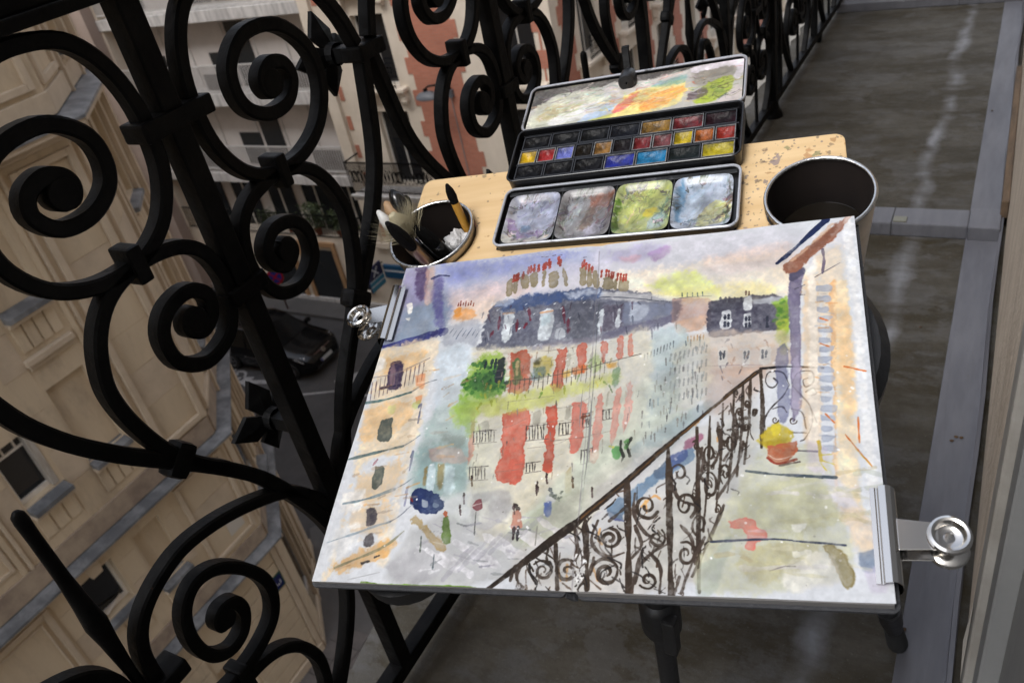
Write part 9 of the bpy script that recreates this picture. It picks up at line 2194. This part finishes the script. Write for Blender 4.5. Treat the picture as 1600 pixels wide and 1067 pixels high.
def lfn(u, v):
    x, y = .003 + u * (TW - .006), .003 + v * .0665; z = .0042
    for a, b in ((.03, .37), (.40, .74), (.77, .97)):
        e = min((u - a), (b - u)) / .02; f = min(v - .06, .94 - v) / .06; d = max(0, min(1, e)) * max(0, min(1, f)); z += -.0012 * d
    return (x, y, z + .00015 * math.sin(u * 31 + 2 * math.sin(v * 5)) * math.sin(v * 9 + u * 11))
MB().grid(90, 30, lfn).build('lid_palette', image_mat('lid_paint', lin_img(lid_img.img), .3, spec=.5), lid, smooth=True, fix=False)
for i in range(9): MB().box(.012 + .0245 * i, .1588, .0148, .028 + .0245 * i, .1606, .0168).build('hinge_knuckle', tin_w if i % 3 == 1 else tin_b, tin, bevel=.0003)

# black clip on the far edge of the lid
bc = thing('black_clip', 'small black knob with a leaf shaped end clipped on the paint lid edge', 'clip', M=BF @ T((.2105, .5655, .001)))
MB().lathe([(.001, -.010), (.0085, -.0095), (.0095, -.007), (.0095, .012), (.0080, .0150), (.001, .0155)], 20, Matrix.Rotation(R(72), 4, 'X')).build('knob', blk, bc, smooth=True)
MB().bar([(.008, .004), (.015, .009), (.022, .014), (.030, .017), (.036, .015)], [.005, .005, .005, .004, .003], .008, .0008).build('leaf', iron, bc, smooth=True).matrix_local = Matrix.Rotation(R(4), 4, 'Z')

# ---------------------------------------------------------------- metal cups in the notches
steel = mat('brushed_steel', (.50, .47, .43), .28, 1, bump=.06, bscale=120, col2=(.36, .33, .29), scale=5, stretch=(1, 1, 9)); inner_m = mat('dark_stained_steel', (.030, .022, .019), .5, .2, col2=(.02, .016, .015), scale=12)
rim_m = mat('cup_rim', (.62, .61, .59), .22, 1, bump=.15, bscale=150)
def cup(c, label, n0, r, hgt=.105):
    t = thing('metal_cup', label, 'cup', M=BF @ T((c[0], c[1], n0)), group='metal cups in the board notches')
    MB().lathe([(r * .999, -.001), (r * .985, -.012), (r * .72, -hgt), (r * .66, -hgt - .003), (.001, -hgt - .003)], 56).build('cup_wall', steel, t, smooth=True)
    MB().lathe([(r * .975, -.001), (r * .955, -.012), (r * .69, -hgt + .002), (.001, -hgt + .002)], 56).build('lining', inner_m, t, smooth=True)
    MB().lathe([(r + .0019 * math.cos(a) - .0004, .0019 * math.sin(a)) for a in np.arange(0, 6.5, .5)], 64).build('rim', rim_m, t, smooth=True)
    return t
cup(CUPL, 'metal cup full of brushes in the left edge of the easel board', -.002, .0458)
cup(CUPR, 'metal cup of dark water in the right edge of the easel board', -.002, .0452)
wt = MB().lathe([(.0001, 0), (.0370, 0), (.0374, .0003)], 48).build('cup_water', mat('dirty_water', (.010, .008, .006), .06, spec=.2)); wt.matrix_world = BF @ T((CUPR[0], CUPR[1], -.050)); tag(wt, 'dark dirty water standing in the right hand cup', 'water')

# brushes, tissue
def brush(a, b, label, hair, ferr, hand, rs, ln, tuft=None, flat=1.0):
    a, b = Vector(a), Vector(b); d = (a - b).normalized(); L = (a - b).length       # a: hair tip, b: handle end (in the board frame)
    zq = d.to_track_quat('Z', 'Y').to_matrix().to_4x4(); M = BF @ T(b) @ zq
    t = thing('paint_brush', label, 'brush', M=M, group='brushes in the left cup'); h0 = L * (1 - ln[0]); f0 = h0 - L * ln[1]; S = Matrix.Scale(flat, 4, (0, 1, 0))
    MB().lathe([(.001, 0), (rs[2] * .7, .004), (rs[2], f0 * .6), (rs[1] * .9, f0 - .001), (.001, f0 - .0005)], 14, S).build('handle', hand, t, smooth=True)
    MB().lathe([(rs[1] * .85, f0 - .002), (rs[1], f0 + .002), (rs[1] * 1.06, h0 - .003), (rs[1], h0), (.001, h0)], 16, S).build('ferrule', ferr, t, smooth=True)
    MB().lathe([(rs[1] * .9, h0 - .001), (rs[0], h0 + (L - h0) * .35), (rs[0] * .85, h0 + (L - h0) * .65), (rs[0] * .35, L * .99), (.0005, L)], 16, S).build('bristles', hair, t, smooth=True)
    if tuft:
        m = MB(); rgx = random.Random(4)
        for _ in range(tuft[0]):
            p = Vector((rgx.gauss(0, .0045), rgx.gauss(0, .0045), h0 + rgx.uniform(-.002, .004))); v = Vector((rgx.gauss(0, .40), rgx.gauss(0, .40), 1)).normalized() * (L - h0) * rgx.uniform(.75, 1.25); w = v.orthogonal().normalized() * .00035; c = Vector((rgx.gauss(0, .002), rgx.gauss(0, .002), 0))
            m.add([p - w, p + w, p + v * .55 + c + w, p + v * .55 + c - w, p + v + c * 2], [(0, 1, 2, 3), (3, 2, 4)])
        m.build('loose_hairs', tuft[1], t, kind='stuff', fix=False)
    return t
blackhair = mat('black_bristle', (.004, .004, .004), .8, spec=.1, bump=.6, bscale=400, stretch=(1, 1, .05)); blond = mat('blond_bristle', (.50, .45, .32), .7, col2=(.40, .35, .22), scale=60, stretch=(1, 1, .1)); bronze = mat('bronze_ferrule', (.30, .21, .14), .3, .9); blkpaint = mat('black_lacquer', (.008, .008, .008), .2); ochre = mat('ochre_handle', (.55, .28, .045), .35); wood = mat('plain_wood_handle', (.42, .27, .15), .6, col2=(.34, .2, .1), scale=14, stretch=(6, 6, 1)); silver = mat('silver_ferrule', (.6, .6, .6), .25, 1); whitep = mat('white_handle_paint', (.72, .71, .69), .35)
brush((.000, .352, .050), (.036, .350, -.09), 'fluffy blond mop brush leaning over the left rim of the cup', blond, silver, blkpaint, (.0115, .0042, .004), (.24, .08), tuft=(1300, blond))
brush((.010, .325, .064), (.030, .346, -.08), 'wide flat black bristle brush with a bronze ferrule in front in the cup', blackhair, bronze, blkpaint, (.0125, .0114, .006), (.27, .30), flat=.55)
brush((.020, .347, .034), (.058, .352, -.085), 'plain black brush lying in the middle of the cup', blackhair, blkpaint, blkpaint, (.0072, .0070, .0055), (.25, .2))
brush((.044, .400, .036), (.0525, .372, -.075), 'black tipped brush with an ochre middle standing at the right of the cup', blackhair, ochre, blkpaint, (.0050, .0042, .004), (.20, .52))
brush((-.041, .432, .012), (.018, .362, -.09), 'black handled brush sticking out behind the left rim of the cup', blkpaint, blkpaint, blkpaint, (.0095, .0085, .006), (.2, .2))
brush((-.050, .424, .004), (.012, .362, -.092), 'plain wooden square ended brush behind the left rim of the cup', wood, wood, wood, (.0085, .0085, .006), (.2, .2))
brush((-.054, .409, .006), (.006, .352, -.09), 'white ended brush poking out at the far left of the cup', whitep, whitep, blkpaint, (.0068, .0060, .005), (.25, .2))
def tissue():
    rgx = np.random.default_rng(2); me = bpy.data.meshes.new('crumpled_tissue'); b = bmesh.new(); bmesh.ops.create_icosphere(b, subdivisions=4, radius=.015)
    for v in b.verts:
        p = np.array(v.co) * 190; k = 1 + .22 * math.sin(p[0] * 1.7 + 2 * math.sin(p[1])) * math.cos(p[2] * 1.9 + p[1]) + .13 * abs(math.sin(p[1] * 3.1 + p[0] * 2)) + .06 * math.sin(p[2] * 7 + p[0] * 5)
        v.co *= k
    b.to_mesh(me); b.free(); me.materials.append(mat('white_tissue', (.62, .61, .60), .9)); o = bpy.data.objects.new('crumpled_tissue', me); C.objects.link(o); return o
o = tissue(); o.matrix_world = BF @ T((.042, .366, -.022)); tag(o, 'crumpled white tissue stuffed in the cup of brushes', 'tissue')
# no other lamps: the scene is lit by the sky and one soft sun
